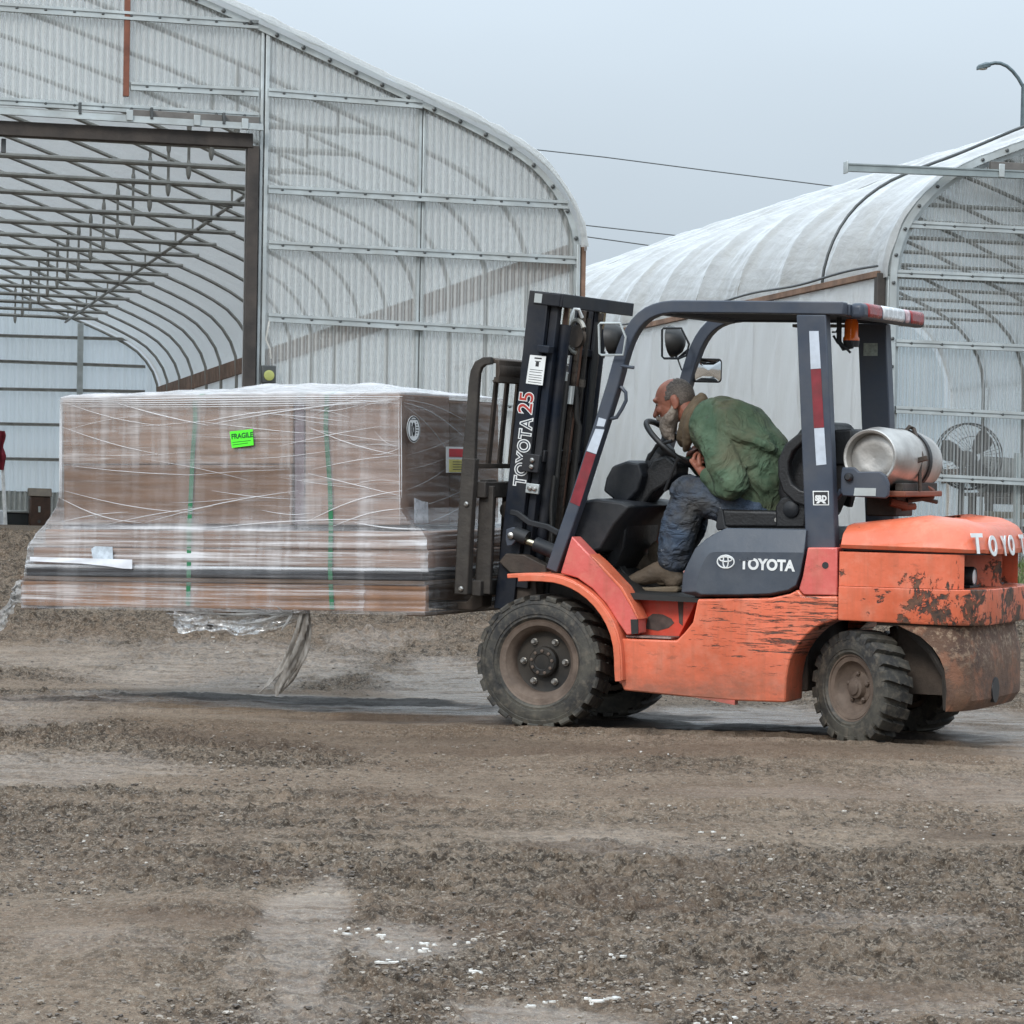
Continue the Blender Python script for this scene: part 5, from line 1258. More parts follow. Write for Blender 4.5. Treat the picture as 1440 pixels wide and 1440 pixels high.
MB().box(xb2 - .01, xb2 + .01, -.48, .48, zb2 - .012, zb2 + .012).build('backrest_rail', MAT_STEEL, fk, bevel=.003)
FZ = p2(605, 850, .3)[1]
for y in (.27, -.30):
    pr = [(xca + .002, cz1 + .03), (xca + .045, cz1 + .03), (xcl + .048, FZ + .06), (xcl + .09, FZ + .022), (1.75, FZ + .014), (1.75, FZ), (xcl + .04, FZ - .022), (xcl + .002, FZ + .0)]
    MB().prism(pr, y - .06, y + .06).build('fork', MAT_STEEL, fk, bevel=.006)
MB().tube([(p2(692, 730, .3)[0], .3, p2(692, 730, .3)[1]), (p2(684, 770, .3)[0], .32, p2(684, 770, .3)[1]), (p2(692, 806, .3)[0], .3, p2(692, 806, .3)[1])], .012, 8).build('carriage_hose', MAT_RUBBER, fk)
# --- tilt cylinders
for s, y in ((1, .385), (-1, -.40)):
    e = lambda px, py: (P3(px, py, .385)[0], y, P3(px, py, .385)[2])
    MB().prism(P2([(714, 744), (724, 741), (731, 745), (730, 757), (722, 767), (715, 768), (713, 758)], .385), y + .022, y + .004).build('tilt_lug', MAT_GUARD, fk, bevel=.004)
    MB().lathe([(.016, 0), (.016, .014), (.009, .018)], np.array(e(721.5, 753)) + (0, .022, 0), (0, 1, 0), 14).build('tilt_pin', MAT_NUT, fk)
    MB().tube([e(724, 750), e(742, 757)], .036, 14).build('tilt_clevis', MAT_DASH, fk)
    MB().tube([e(736, 759), e(756, 766)], .018, 12).build('tilt_rod', MAT_CHROME, fk)
    MB().tube([e(753, 765), e(782, 777), e(812, 790)], .036, 14).build('tilt_cylinder', MAT_DASH, fk)
    MB().sweep([e(718, 720), e(728, 722), (e(745, 735)), e(770, 741), e(786, 750)], (0, .012, 0), .014).build('mast_bracket', MAT_DASH, fk, bevel=.004)
    MB().prism(P2([(704, 790), (714, 778), (740, 780), (770, 795), (772, 808), (720, 806)], .36), y - .0, y - s * .08).build('mast_foot', MAT_STEEL, fk, bevel=.006)
MB().prism(P2([(712, 800), (755, 800), (760, 880), (722, 880)], .3), .32, -.34).build('mast_base', MAT_STEEL, fk, bevel=.006)

# --- dash cowl, steering column, wheel, levers, pedals
cow = P2([(806, 750), (822.5, 704), (840, 701), (865, 704), (880, 706), (890, 712), (882, 722), (868, 738), (847, 775), (828, 780)], .36)
o1 = [(x, .37, z) for x, z in cow]; c_ = np.mean(np.array(cow), 0); i1 = [(x * .93 + c_[0] * .07, .395, z * .93 + c_[1] * .07) for x, z in cow]
MB().loft([[(x, -.40, z) for x, z in cow], o1, i1]).build('dash_cowl', MAT_DASH, fk, bevel=.008, smooth=25)
MB().prism(P2([(846, 712), (868, 700), (880, 702), (897, 718), (890, 770), (876, 800), (862, 790), (880, 750), (880, 726)], .1), .22, -.22).build('cowl_underside', MAT_SEAT, fk, bevel=.01)
ib = P2([(864, 691), (868, 672), (877, 655), (898, 647.5), (917, 651), (922, 668), (915, 690), (896, 712), (880, 704)], .0)
MB().loft([[(x, -.20, z) for x, z in ib], [(x, -.16, z) for x, z in ib], [(x, .13, z) for x, z in ib], [(x * .92 + .08 * np.mean([q[0] for q in ib]), .165, z * .92 + .08 * np.mean([q[1] for q in ib])) for x, z in ib]]).build('instrument_pod', MAT_DASH, fk, bevel=.008, smooth=25)
SW = FK.at(940, 629, y=.02)
swc = np.array(SW); a0 = np.array(FK.at(923, 602, y=.02)); a1 = np.array(FK.at(968, 646, y=.02))
e1 = (a1 - a0); swr = np.linalg.norm(e1) / 2 * 1.0; e1 /= np.linalg.norm(e1); ctr = (a0 + a1) / 2
e2 = np.array([0, 1., 0]); nax = np.cross(e1, e2); nax /= np.linalg.norm(nax); nax = nax if nax[2] > 0 else -nax
swr_y = .175; swr = max(swr, .165)
stw = MB().tube([ctr + swr * cos(t) * e1 + swr * sin(t) * e2 for t in np.linspace(0, 2 * pi, 40, endpoint=False)], .0145, 9, closed=True).build('steering_wheel', MAT_SEAT, fk)
mb = MB()
for t in (radians(100), radians(220), radians(340)): mb.tube([ctr - nax * .045 + .03 * (cos(t) * e1 + sin(t) * e2), ctr - nax * .02 + swr * .6 * (cos(t) * e1 + sin(t) * e2), ctr + (swr - .01) * (cos(t) * e1 + sin(t) * e2)], .011, 7)
mb.build('spoke', MAT_SEAT, stw); MB().lathe([(.05, -.075), (.055, -.04), (.035, -.02), (.001, -.018)], ctr, nax, 18).build('wheel_boss', MAT_SEAT, stw)
cb = np.array(FK.at(893, 716, y=.02))
MB().tube([ctr - nax * .05, ctr - nax * .11, cb * .5 + (ctr - nax * .11) * .5, cb], [.045, .060, .050, .060], 14).build('steering_column', MAT_SEAT, fk)
MB().prism(P2([(914, 664), (925, 646), (944, 640), (961, 654), (960, 668), (941, 684), (927, 692), (908, 716), (893, 712)], .02), .10, -.07).build('column_shroud', MAT_SEAT, fk, bevel=.015, seg=3)
MB().tube([np.array(FK.at(912, 646, y=.16)), np.array(FK.at(924, 626, y=.18)), np.array(FK.at(945, 620, y=.19))], .009, 7).build('turn_lever', MAT_SEAT, fk)
for px, y in ((955, .28), (962, -.30)): MB().tube([FK.at(px - 20, 690, y=y), FK.at(px - 4, 650, y=y), FK.at(px, 644, y=y)], [.008, .008, .016], 8).build('control_lever', MAT_SEAT, fk)
for y, px in ((.12, 880), (-.02, 874), (-.2, 872)):
    q = np.array(FK.at(px, 806, y=y)); MB().obox(q, (.045, 0, .055), (0, .035, 0), (-.006, 0, .006)).build('pedal', MAT_RUBBER, fk, bevel=.004)
    MB().tube([q, q + np.array([.10, 0, .10])], .01, 6).build('pedal_arm', MAT_STEEL, fk)
# --- seat
sc = P2([(1008, 722), (1014, 716), (1093, 718), (1108, 724), (1108, 742), (1020, 742)], .2)
MB().prism([(x, z) for x, z in sc], .24, -.26).build('seat_cushion', MAT_SEAT, fk, bevel=.03, seg=4)
MB().prism(P2([(1006, 740), (1010, 716), (1016, 716), (1020, 740), (1030, 744), (1008, 746)], .25), .25, -.27).build('seat_base', MAT_DASH, fk, bevel=.006)
MB().prism(P2([(1092, 712), (1100, 700), (1112, 697), (1130, 699), (1136, 712), (1134, 742), (1092, 742)], .27), .29, .22).build('seat_hinge', MAT_SEAT, fk, bevel=.01)
q = P3(1113, 716, .29); MB().lathe([(.040, 0), (.040, .012), (.030, .02), (.001, .022)], (q[0], .29, q[2]), (0, 1, 0), 22).build('seat_hinge', MAT_DASH, fk)
q = P3(1092.5, 731, .25); MB().lathe([(.012, 0), (.012, .01)], (q[0], .245, q[2]), (0, 1, 0), 8).build('seat_bolt', MAT_NUT, fk)
bk = P2([(1120, 720), (1112, 690), (1120, 640), (1148, 598), (1176, 592), (1184, 604), (1184, 640), (1172, 700), (1160, 730)], 0)
MB().prism([(x, z) for x, z in bk], .22, -.24).build('seat_back', MAT_SEAT, fk, bevel=.035, seg=4)
for y in (.29, -.31):
    lp_ = [(1150, 612), (1128, 616), (1112, 630), (1104, 648), (1104, 668), (1110, 686), (1124, 698), (1146, 704)]
    MB().sweep([(P3(a, b, .29)[0], y, P3(a, b, .29)[2]) for a, b in lp_], (0, .030, 0), [.022, .025, .027, .028, .028, .03, .034, .04]).build('hip_restraint', MAT_SEAT, fk, bevel=.01, seg=3)
MB().prism(P2([(1176, 604), (1202, 603), (1203, 622), (1200, 628), (1200, 655), (1176, 655)], .1), .14, -.06).build('seat_back_box', MAT_SEAT, fk, bevel=.012)

# --- gas tank on its carrier
ta = np.array(FK.at(1223, 643, y=.40)); tb_ = np.array(FK.at(1291, 651, y=-.28)); ax = tb_ - ta; TLN = np.linalg.norm(ax); ax /= TLN; TRd = .148
tk = MB().lathe([(.001, .06), (.06, .055), (.105, .05), (.112, .055), (.117, .0), (.127, -.004), (.132, .0), (.134, .045), (.142, .07), (TRd, .11), (TRd, TLN * .52), (TRd + .004, TLN * .52 + .004), (TRd + .004, TLN * .52 + .018), (TRd, TLN * .52 + .022), (TRd, TLN - .12), (.142, TLN - .07), (.12, TLN - .02), (.07, TLN), (.001, TLN + .005)], ta, ax, 44, cap=False).build('gas_tank', MAT_ALU, fk, smooth=45)
tm = ta + ax * TLN * .63
def hoop(c, r, w, t, mat, name): return MB().lathe([(r, -w), (r + t, -w), (r + t, w), (r, w), (r, -w)], c, ax, 40, cap=False).build(name, mat, tk)
hoop(tm, TRd, .018, .008, MAT_SEAT, 'tank_strap')
hoop(ta + ax * (TLN * .93), .128, .012, .01, MAT_ALU, 'tank_collar')
q = ta + ax * TLN * .63
hv = lambda px, py, y: np.array(FK.at(px, py, y=y))
MB().tube([hv(1273, 607, .02), hv(1279, 600, .0), hv(1285, 603, -.02), hv(1293, 630, .06), hv(1296, 640, .08), hv(1293, 660, .1), hv(1294, 690, .1)], .010, 7).build('strap_latch', MAT_STEEL, tk)
MB().obox(hv(1296, 646, .14), (.03, 0, -.008), (0, .012, 0), (.003, 0, .012)).build('strap_latch', MAT_STEEL, tk, bevel=.004)
zt_ = ta[2] - TRd
MB().tube([hv(1290, 684, -.28), hv(1304, 676, -.3), hv(1314, 660, -.3), hv(1317, 640, -.3)], .010, 7).build('fuel_hose', MAT_RUBBER, tk)
carr = P2([(1183, 668), (1185, 657), (1202, 657), (1208, 663), (1238, 663), (1246, 668), (1250.5, 680), (1250, 697), (1246, 701), (1186, 697.5), (1182.5, 692)], .43)
MB().prism(carr, .44, .415).build('tank_bracket', MAT_GUARD, fk, bevel=.006)
MB().prism(P2([(1202, 686), (1232, 686.5), (1231.5, 697.5), (1200.5, 697)], .4405), .442, .440).build('bracket_label', MAT_GALV, fk, smooth=0)
q = P3(1194.5, 671, .44); MB().lathe([(.02, 0), (.02, .02), (.012, .03)], (q[0], .44, q[2]), (0, 1, 0), 12).build('bracket_knob', MAT_TEXTBLK, fk)
mb = MB(); mb.box(ta[0] - .16, ta[0] + .14, -.28, .34, zt_ - .035, zt_ - .008); mb.build('tank_tray', MAT_RUST, fk, bevel=.006)
for s in (.12, -.12): MB().box(ta[0] + s - .02, ta[0] + s + .02, -.26, .32, zt_ - .010, zt_ + .03).build('tank_cradle', MAT_WORN, fk, bevel=.005)
MB().box(ta[0] - .03, ta[0] + .12, -.22, .06, zt_m - .02, zt_ - .03).build('tank_post', MAT_STEEL, fk, bevel=.008)
for a_, b_, r_ in (((1252, 706, .1), (1275, 712, .05), .02), ((1275, 704, -.1), (1312, 698, -.22), .014), ((1268, 714, .05), (1287, 712, .0), .016), ((1298, 702, -.2), (1318, 706, -.25), .01), ((1300, 684, -.1), (1310, 692, -.2), .02)):
    MB().tube([hv(*a_), hv(*b_)], r_, 8).build('fuel_fitting', MAT_RUST if r_ > .015 else MAT_STEEL, fk)
MB().tube([hv(1168, 690, .40), hv(1176, 700, .40), hv(1184, 690, .42)], .016, 8).build('bracket_arm', MAT_GUARD, fk)

# ------------------------------------------------------------------ the load (its own frame, tipped forward a little with the mast)
TL = .0195
ex_ = cos(TL) * FEX - sin(TL) * np.array([0, 0, 1.]); ez_ = sin(TL) * FEX + cos(TL) * np.array([0, 0, 1.])
FL = Frame(FK.w((.733, 0, 0)), ex_, FEY, ez_)
def cardboard(name, col):
    m = MT(name); n1 = m.noise(2.5, 5, .6); n2 = m.noise(60, 3, .6, m.co((.15, 1, 1)))
    c = m.mix(m.rng(n1, .3, .7), tuple(q * .85 for q in col), tuple(q * 1.15 for q in col)); c = m.mix(m.math('MULTIPLY', m.rng(n2, .4, .7), .2), c, tuple(q * .7 for q in col))
    c = m.mix(m.math('MULTIPLY', m.ramp(m.noise(1.1, 4, .6, m.co(loc=(3, 3, 3))), [(.5, 0.), (.7, 1.)]), .35), c, tuple(q * .62 for q in col))
    return m.end(m.pr(c, .75, 0, m.bump(n2, .001)))
MAT_CARD = cardboard('brown_cardboard', (.275, .160, .095))
MAT_CARDP = cardboard('pinkish_cardboard', (.31, .195, .140))
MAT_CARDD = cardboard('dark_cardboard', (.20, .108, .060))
MAT_LUMBER = plain('raw_pallet_lumber', (.36, .175, .082), .7, var=.3, scale=4, bump=.003, dirt=(.16, .08, .045), dirt_amt=.35)
MAT_LUMBERD = plain('dark_pallet_lumber', (.12, .075, .048), .75, var=.4, scale=4, bump=.003)
MAT_SHEET = plain('black_sheet', (.020, .019, .022), .35, var=.3)
MAT_FOAM = plain('white_foam_sheet', (.62, .64, .66), .5, var=.12)
XP0, XP1 = -.175, 2.13
pal = thing('pallet', 'oversize wooden pallet lifted on the forklift forks under wrapped cartons', 'pallet', FL, (.98, 0, .54))
def stringer(y0, y1, nm='stringer', mat=None): return MB().box(XP0, XP1, y0, y1, .541, .672).build(nm, mat or MAT_LUMBER, pal, bevel=.004)
stringer(.655, .615); stringer(.03, -.01, mat=MAT_LUMBERD); stringer(-.62, -.58, mat=MAT_LUMBERD)
d0 = None; n = 16
for i in range(n):
    w_ = (XP1 - XP0) / n
    if d0 is None: d0 = MB().box(XP0 + .006, XP0 + w_ - .012, -.625, .66, .674, .694).build('deck_board', MAT_LUMBERD, pal, bevel=.003); o = d0
    else: o = copy_part(d0)
    o.location = (i * w_, 0, 0)
MB().box(XP0, XP1, .6605, .666, .674, .694).build('edge_board', MAT_LUMBERD, pal, bevel=.002)
for x in (XP0, .9, XP1 - .10): MB().box(x, x + .10, -.625, .66, .522, .539).build('bottom_board', MAT_LUMBERD, pal, bevel=.003)
G_FL = 'flat packs under the cartons'
own('foam_sheet', MB().box(XP0 + .03, XP1 - .015, -.61, .647, .738, .754), MAT_FOAM, 'thin pale foam sheet lying just above the pallet deck', 'foam sheet', FL, (1, 0, .74), bevel=.008)
own('dark_sheet', MB().box(XP0 + .02, XP1 - .03, -.60, .648, .696, .736), MAT_SHEET, 'black slab filling the dark gap between the pallet deck and the foam', 'sheet', FL, (1, 0, .71), bevel=.004)  # black slab stands for the shade inside this gap
own('flat_carton', MB().box(XP0 + .012, 2.065, -.60, .64, .755, .842), MAT_CARDP, 'lower of the two long flat cartons under the stacked boxes', 'carton', FL, (1, 0, .755), G_FL, bevel=.008)
own('flat_carton', MB().box(XP0 + .03, 2.0, -.60, .632, .845, .935), MAT_CARDP, 'upper of the two long flat cartons under the stacked boxes', 'carton', FL, (1, 0, .845), G_FL, bevel=.008)
own('dark_sheet', MB().box(-.03, .54, -.60, .625, .938, .960), MAT_SHEET, 'black sheet between the tall carton and the flat cartons', 'sheet', FL, (.3, 0, .95), bevel=.006)
own('dark_sheet', MB().box(.565, 1.90, -.60, .620, .938, .960), plain('grey_slip_sheet', (.14, .13, .14), .5, var=.3), 'grey slip sheet under the two stacked left cartons', 'sheet', FL, (1.2, 0, .95), bevel=.006)
G_C = 'cartons wrapped on the pallet'
def carton(label, x0, x1, y0, y1, z0, z1, mat, seed=0, flaps=True):
    o = thing('carton', label, 'carton', FL, ((x0 + x1) / 2, (y0 + y1) / 2, z0), G_C)
    MB().box(x0, x1, y0, y1, z0, z1).build('box_body', mat, o, bevel=.009, seg=3)
    if flaps:
        ym = (y0 + y1) / 2
        MB().box(x0 + .004, x1 - .004, ym + .002, y1 - .004, z1 + .0005, z1 + .004).build('top_flap', mat, o)
        MB().box(x0 + .004, x1 - .004, y0 + .004, ym - .002, z1 + .0005, z1 + .004).build('top_flap', mat, o)
    return o
ZS = 1.265
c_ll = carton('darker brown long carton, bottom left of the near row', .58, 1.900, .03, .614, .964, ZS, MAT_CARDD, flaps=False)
c_ul = carton('long carton stacked top left of the near row', .572, 1.902, .03, .616, ZS + .003, 1.605, MAT_CARD)
c_r = carton('tall single carton at the near right corner, beside the load backrest', -.018, .505, .03, .614, .964, 1.612, MAT_CARDP)
carton('long carton hidden in the far row behind the left boxes', .58, 1.900, -.60, .02, .964, 1.60, MAT_CARD)
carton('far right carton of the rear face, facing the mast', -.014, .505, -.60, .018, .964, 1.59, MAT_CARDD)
own('corner_board', MB().box(.512, .565, .53, .612, .964, 1.58), plain('mauve_corner_board', (.20, .15, .17), .7, var=.3), 'narrow mauve edge board between the left and right cartons', 'board', FL, (.56, .57, .964), bevel=.004)
# stickers
def LQ(px, py, **k): return np.array(FL.at(px, py, **k))
FLB = {c_ll.name: (1.274, .324, .964), c_ul.name: (1.272, .326, ZS + .003), c_r.name: (.2625, .325, .964)}
CUR['frame'] = FL; CUR['rigid'] = True
# the wrap first: its surface function also carries the stickers
lft = [(83, 562), (82.5, 640), (82, 690), (76, 716), (64, 735), (50, 752), (41, 768), (38, 790), (37, 806), (33, 818), (33, 834)]
rgt = [(566.5, 557), (567, 640), (568, 715), (578, 732), (597, 744), (606, 756), (609, 775), (610, 795), (612, 808), (608, 830), (607, 863)]
lw = [LQ(a, b, y=.63) for a, b in lft]; rw = [LQ(a, b, y=.63) for a, b in rgt]
ZW0, ZW1 = .528, 1.618
def xl_of(z): zz = [p[2] for p in lw][::-1]; return np.interp(z, zz, [p[0] for p in lw][::-1])
def xr_of(z): zz = [p[2] for p in rw][::-1]; return np.interp(z, zz, [p[0] for p in rw][::-1])
def y_near(z): return np.interp(z, [.53, .70, .75, .84, .935, 1.0, 1.2, 1.6], [.672, .672, .66, .657, .648, .636, .632, .632])
def y_far(z): return -np.interp(z, [.53, .70, .95, 1.0, 1.6], [.64, .635, .62, .613, .612])
n_long, n_short = 300, 130
def rect_ring(z, u_n=n_long, s_n=n_short):
    x0, x1, y0, y1 = xr_of(z), xl_of(z), y_far(z), y_near(z); r = .016
    top = [(x0 + r + (x1 - x0 - 2 * r) * t, y1) for t in np.linspace(0, 1, u_n)]
    left = [(x1, y1 - r + (y0 - y1 + 2 * r) * t) for t in np.linspace(0, 1, s_n)]
    bot = [(x1 - r + (x0 - x1 + 2 * r) * t, y0) for t in np.linspace(0, 1, u_n // 3)]
    rear = [(x0, y0 + r + (y1 - y0 - 2 * r) * t) for t in np.linspace(0, 1, s_n)]
    nrm = [(0, 1)] * u_n + [(1, 0)] * s_n + [(0, -1)] * (u_n // 3) + [(-1, 0)] * s_n
    return np.array(top + left + bot + rear), np.array(nrm)
zv = np.concatenate([np.linspace(ZW0, 1.0, 120), np.linspace(1.005, ZW1, 110)])
R0, NR = rect_ring(1.0)
per = np.r_[0, np.cumsum(np.linalg.norm(np.diff(R0, axis=0), axis=1))]
G = np.zeros((len(zv), len(R0), 3))
for i, z in enumerate(zv):
    R_, N_ = rect_ring(z)
    k = 1.0 if z < .97 else .45
    w = (fbm(per * 1.1 + z * .9, per * 0 + z * 42, 3, 51) - .5) * (.020 if z < .97 else .003) + (fbm(per * 2.2 - z * 5, z * 75 + per * 1.2, 2, 57) - .5) * (.009 if z < .97 else .003)
    w = w + (fbm(per * 3.0 + z * 9, z * 24 - per * 3.2, 3, 61) - .5) * (.008 if z > .97 else .004)
    # horizontal pleats where the film is drawn in over the steps of the flat cartons
    w = w + .012 * (np.abs(((z * 16 + .25 * fbm(per * .8, per * 0 + 2, 3, 66)) % 1) - .5) - .25) * (1 if z < .96 else 0)
    G[i, :, 0] = R_[:, 0] + N_[:, 0] * w; G[i, :, 1] = R_[:, 1] + N_[:, 1] * w; G[i, :, 2] = z + (.012 * (fbm(per * 2.5, per * 0, 3, 71) - .5) if i > 200 else 0)
G[:, -1] = G[:, 0]
# top: gathered and tented towards the middle and the far side
caps = []
cx, cy = .98, .0
for t in np.linspace(0.04, 1, 26):
    L_ = G[-1].copy(); L_[:, 0] += (cx - L_[:, 0]) * t * .999; L_[:, 1] += (cy - L_[:, 1]) * t * .999
    lift = .010 + .030 * (1 - (1 - min(t * 2.2, 1)) ** 2)
    fx = np.clip((L_[:, 0] - .2) / 1.3, 0, 1); far_ = np.clip((.5 - L_[:, 1]) / .9, 0, 1)
    L_[:, 2] += lift * .4 + .075 * far_ * np.exp(-((L_[:, 0] - .95) / .75) ** 2) * min(t * 3, 1) * (1 - .2 * t) + .035 * (fbm(L_[:, 0] * 3.5 + 9, L_[:, 1] * 5 + 4, 4, 77) - .5) + .02 * (fbm(L_[:, 0] * 9 + 9, L_[:, 1] * 4 + 4, 3, 79) - .5)
    caps.append(L_)
G = np.concatenate([G, np.array(caps)])
m = MT('stretch_film')
def streak(scale, rot, sx, seed, a, b): return m.ramp(m.noise(scale, 5, .62, m.co((sx, sx, 1), (seed, seed * 2, 0), (0, rot, 0)), dist=.15), [(a, 0.), (b, 1.)])
z = m.sepxyz()[2]                       # object z: 0 at the pallet underside
low = m.rng(z, .47, .41)
s1 = streak(34, .0, .022, 0, .50, .74); s2 = streak(26, .10, .045, 3, .52, .76); s3 = streak(30, -.13, .05, 6, .54, .76); s4 = streak(70, .02, .02, 2, .50, .72)
s5 = streak(18, -.35, .07, 9, .58, .80); s6 = streak(22, .30, .07, 12, .58, .80)
cross = m.ramp(m.noise(11, 3, .5, m.co((1, 1, .10), (1, 5, 0))), [(.44, 0.), (.66, 1.)])
up = m.math('MAXIMUM', m.math('MAXIMUM', m.math('MULTIPLY', s2, .28), m.math('MULTIPLY', s3, .6)), m.math('MAXIMUM', m.math('MULTIPLY', s5, .75), m.math('MULTIPLY', s6, .7)))
up = m.math('MAXIMUM', up, m.math('MULTIPLY', s4, .14))
patch = m.rng(m.noise(1.8, 4, .6, m.co((1, 1, 1.5), (8, 2, 1))), .35, .62, .45, 1.1)
lay = m.n('ShaderNodeAttribute', attribute_name='layers').outputs['Fac']; up = m.math('MULTIPLY', m.math('MULTIPLY', up, patch), lay)
lowm = m.math('MAXIMUM', m.math('MULTIPLY', s1, .95), m.math('MULTIPLY', s4, .6))
lowm = m.math('MULTIPLY', lowm, m.math('MULTIPLY', lay, m.rng(m.noise(14, 2, .5, m.co((.04, .04, 1), (5, 5, 2))), .35, .6, .35, 1.25)))
mask = m.mix(low, up, lowm)
haze = m.math('ADD', m.math('MULTIPLY', mask, m.mix(low, (.85, .85, .85), (1.1, 1.1, 1.1))), m.math('MULTIPLY', lay, m.math('MULTIPLY_ADD', cross, .26, .15)))
# the gathered film on the top is many layers thick
n_up = m.n('ShaderNodeSeparateXYZ', {0: m.n('ShaderNodeNewGeometry').outputs['Normal']}).outputs[2]
top = m.math('MULTIPLY', m.math('GREATER_THAN', z, 1.068), m.rng(m.noise(7, 5, .6, m.co((.6, 1.4, 1))), .3, .7, .35, .85))
haze = m.math('MAXIMUM', haze, top); haze = m.math('MINIMUM', haze, .92)
bmp = m.bump(m.math('ADD', mask, m.math('MULTIPLY', s4, .5)), .006, .35)
dif = m.mixs(.35, m.n('ShaderNodeBsdfDiffuse', {'Color': (.86, .85, .86, 1), 'Normal': bmp}).outputs[0], m.n('ShaderNodeBsdfTranslucent', {'Color': (.86, .86, .86, 1)}).outputs[0])
glo = m.n('ShaderNodeBsdfGlossy', {'Color': (1, 1, 1, 1), 'Roughness': .22, 'Normal': bmp}).outputs[0]
trn = m.n('ShaderNodeBsdfTransparent', {'Color': (.97, .97, .97, 1)}).outputs[0]
fres = m.n('ShaderNodeFresnel', {'IOR': 1.42, 'Normal': bmp}).outputs[0]
MAT_WRAP = m.end(m.mixs(m.math('MULTIPLY', fres, .6), m.mixs(haze, trn, dif), glo))
m = MT('loose_film'); n1 = m.ramp(m.noise(16, 5, .65, m.co((.5, .5, 1.2)), dist=.8), [(.48, 0.), (.68, 1.)])
bmp = m.bump(m.noise(9, 5, .65, dist=1.), .05, .8)
fres = m.n('ShaderNodeFresnel', {'IOR': 1.5, 'Normal': bmp}).outputs[0]
d_ = m.mixs(.5, m.n('ShaderNodeBsdfDiffuse', {'Color': (.72, .71, .69, 1)}).outputs[0], m.n('ShaderNodeBsdfTranslucent', {'Color': (.75, .74, .72, 1)}).outputs[0])
MAT_LOOSE = m.end(m.mixs(fres, m.mixs(m.math('MULTIPLY_ADD', n1, .5, .42), m.n('ShaderNodeBsdfTransparent', {'Color': (.9, .9, .89, 1)}).outputs[0], d_), m.n('ShaderNodeBsdfGlossy', {'Color': (1, 1, 1, 1), 'Roughness': .18, 'Normal': bmp}).outputs[0]))
m = MT('dirty_film'); n1 = m.ramp(m.noise(14, 5, .65, m.co((1.5, 1.5, .35)), dist=.5), [(.38, 0.), (.64, 1.)])
bmp = m.bump(m.noise(18, 5, .6, m.co((1.5, 1.5, .3))), .03, .8)
cc = m.mix(n1, (.20, .175, .15), (.55, .52, .48))
d_ = m.pr(cc, .3, 0, bmp)
MAT_DIRTY = m.end(m.mixs(m.math('MULTIPLY_ADD', n1, -.25, .75), m.n('ShaderNodeBsdfTransparent', {'Color': (.85, .83, .8, 1)}).outputs[0], d_))
wrap = thing('stretch_wrap', 'clear stretch film wound tightly round the whole pallet load', 'wrap', FL, (.98, 0, .54))
fo = MB().grid(G).build('film', MAT_WRAP, wrap, smooth=180, fix=False)
LAY = np.ones(G.shape[:2]); LAY[:, n_long + n_short + n_long // 3:] = .30; 
for i, z_ in enumerate(zv):
    xr__ = G[i, :, 0]; nl = n_long
    lay_ = 1.15 if z_ > 1.25 else .55
    LAY[i, :nl] = np.where(xr__[:nl] < .58, .95 + .25 * (z_ < 1.1), lay_ + .35 * np.clip((1.05 - z_) / .1, 0, 1))
    if z_ < .97: LAY[i, :nl] = np.interp(z_, [.53, .665, .678, .733, .742, .97], [.8, .75, .22, .25, 1.1, 1.1]) * np.where((xr__[:nl] < .15) & (z_ < .74), .45, 1.)
    LAY[i, :nl] *= .75 + .5 * fbm(per[:nl] * 1.7 + z_ * 2, per[:nl] * 0 + z_ * 6, 3, 88)
at_ = fo.data.attributes.new('layers', 'FLOAT', 'POINT'); at_.data.foreach_set('value', LAY.reshape(-1).astype(np.float32))
# loose film: crumpled end at the front, swag below, twisted muddy tail
rg = np.random.default_rng(3)
def ribbon(p_top, p_bot, nu, nv, amp, y, seed, name, mat, yv=.0):
    A = np.array([LQ(a, b, y=y) for a, b in p_top]); B = np.array([LQ(a, b, y=y + yv) for a, b in p_bot])
    ta_ = np.linspace(0, 1, nu); ia = np.stack([np.interp(ta_, np.linspace(0, 1, len(A)), A[:, k]) for k in range(3)], 1); ib_ = np.stack([np.interp(ta_, np.linspace(0, 1, len(B)), B[:, k]) for k in range(3)], 1)
    v = np.linspace(0, 1, nv); P = ia[:, None, :] * (1 - v)[None, :, None] + ib_[:, None, :] * v[None, :, None]
    U, V = np.meshgrid(ta_ * 5, v * 5, indexing='ij')
    e = np.minimum(1, 4 * v * (1.25 - v))[None, :]
    P[:, :, 1] += amp * (fbm(U * 1.5 + V, V * 1.2 - U * .6, 4, seed) - .5) * e * 2; P[:, :, 2] += amp * .5 * (fbm(U * 2.2 - V, V * 2.4, 3, seed + 5) - .5) * e; P[:, :, 0] += amp * .6 * (fbm(U * 2.0, V * 2 + U, 3, seed + 9) - .5) * e
    return MB().grid(P).build(name, mat, wrap, smooth=180, fix=False)
ribbon([(70, 812), (46, 812), (28, 816), (18, 826)], [(66, 842), (40, 848), (22, 848), (16, 842)], 30, 16, .05, .60, 3, 'loose_end', MAT_LOOSE)
ribbon([(34, 812), (22, 818), (17, 834), (10, 850), (-4, 862), (-14, 866)], [(40, 848), (30, 844), (20, 852), (16, 866), (4, 884), (-10, 892)], 40, 14, .06, .58, 13, 'loose_end', MAT_LOOSE)
ribbon([(66, 735), (52, 752), (40, 764), (36, 790), (34, 806)], [(72, 738), (58, 762), (50, 772), (46, 796), (44, 812)], 26, 10, .045, .62, 19, 'loose_end', MAT_LOOSE)
ribbon([(228, 846), (262, 847), (300, 849), (340, 851), (380, 853), (432, 856)], [(244, 876), (256, 892), (296, 887), (345, 895), (385, 887), (430, 868)], 60, 24, .055, .64, 23, 'hanging_swag', MAT_LOOSE, -.03)
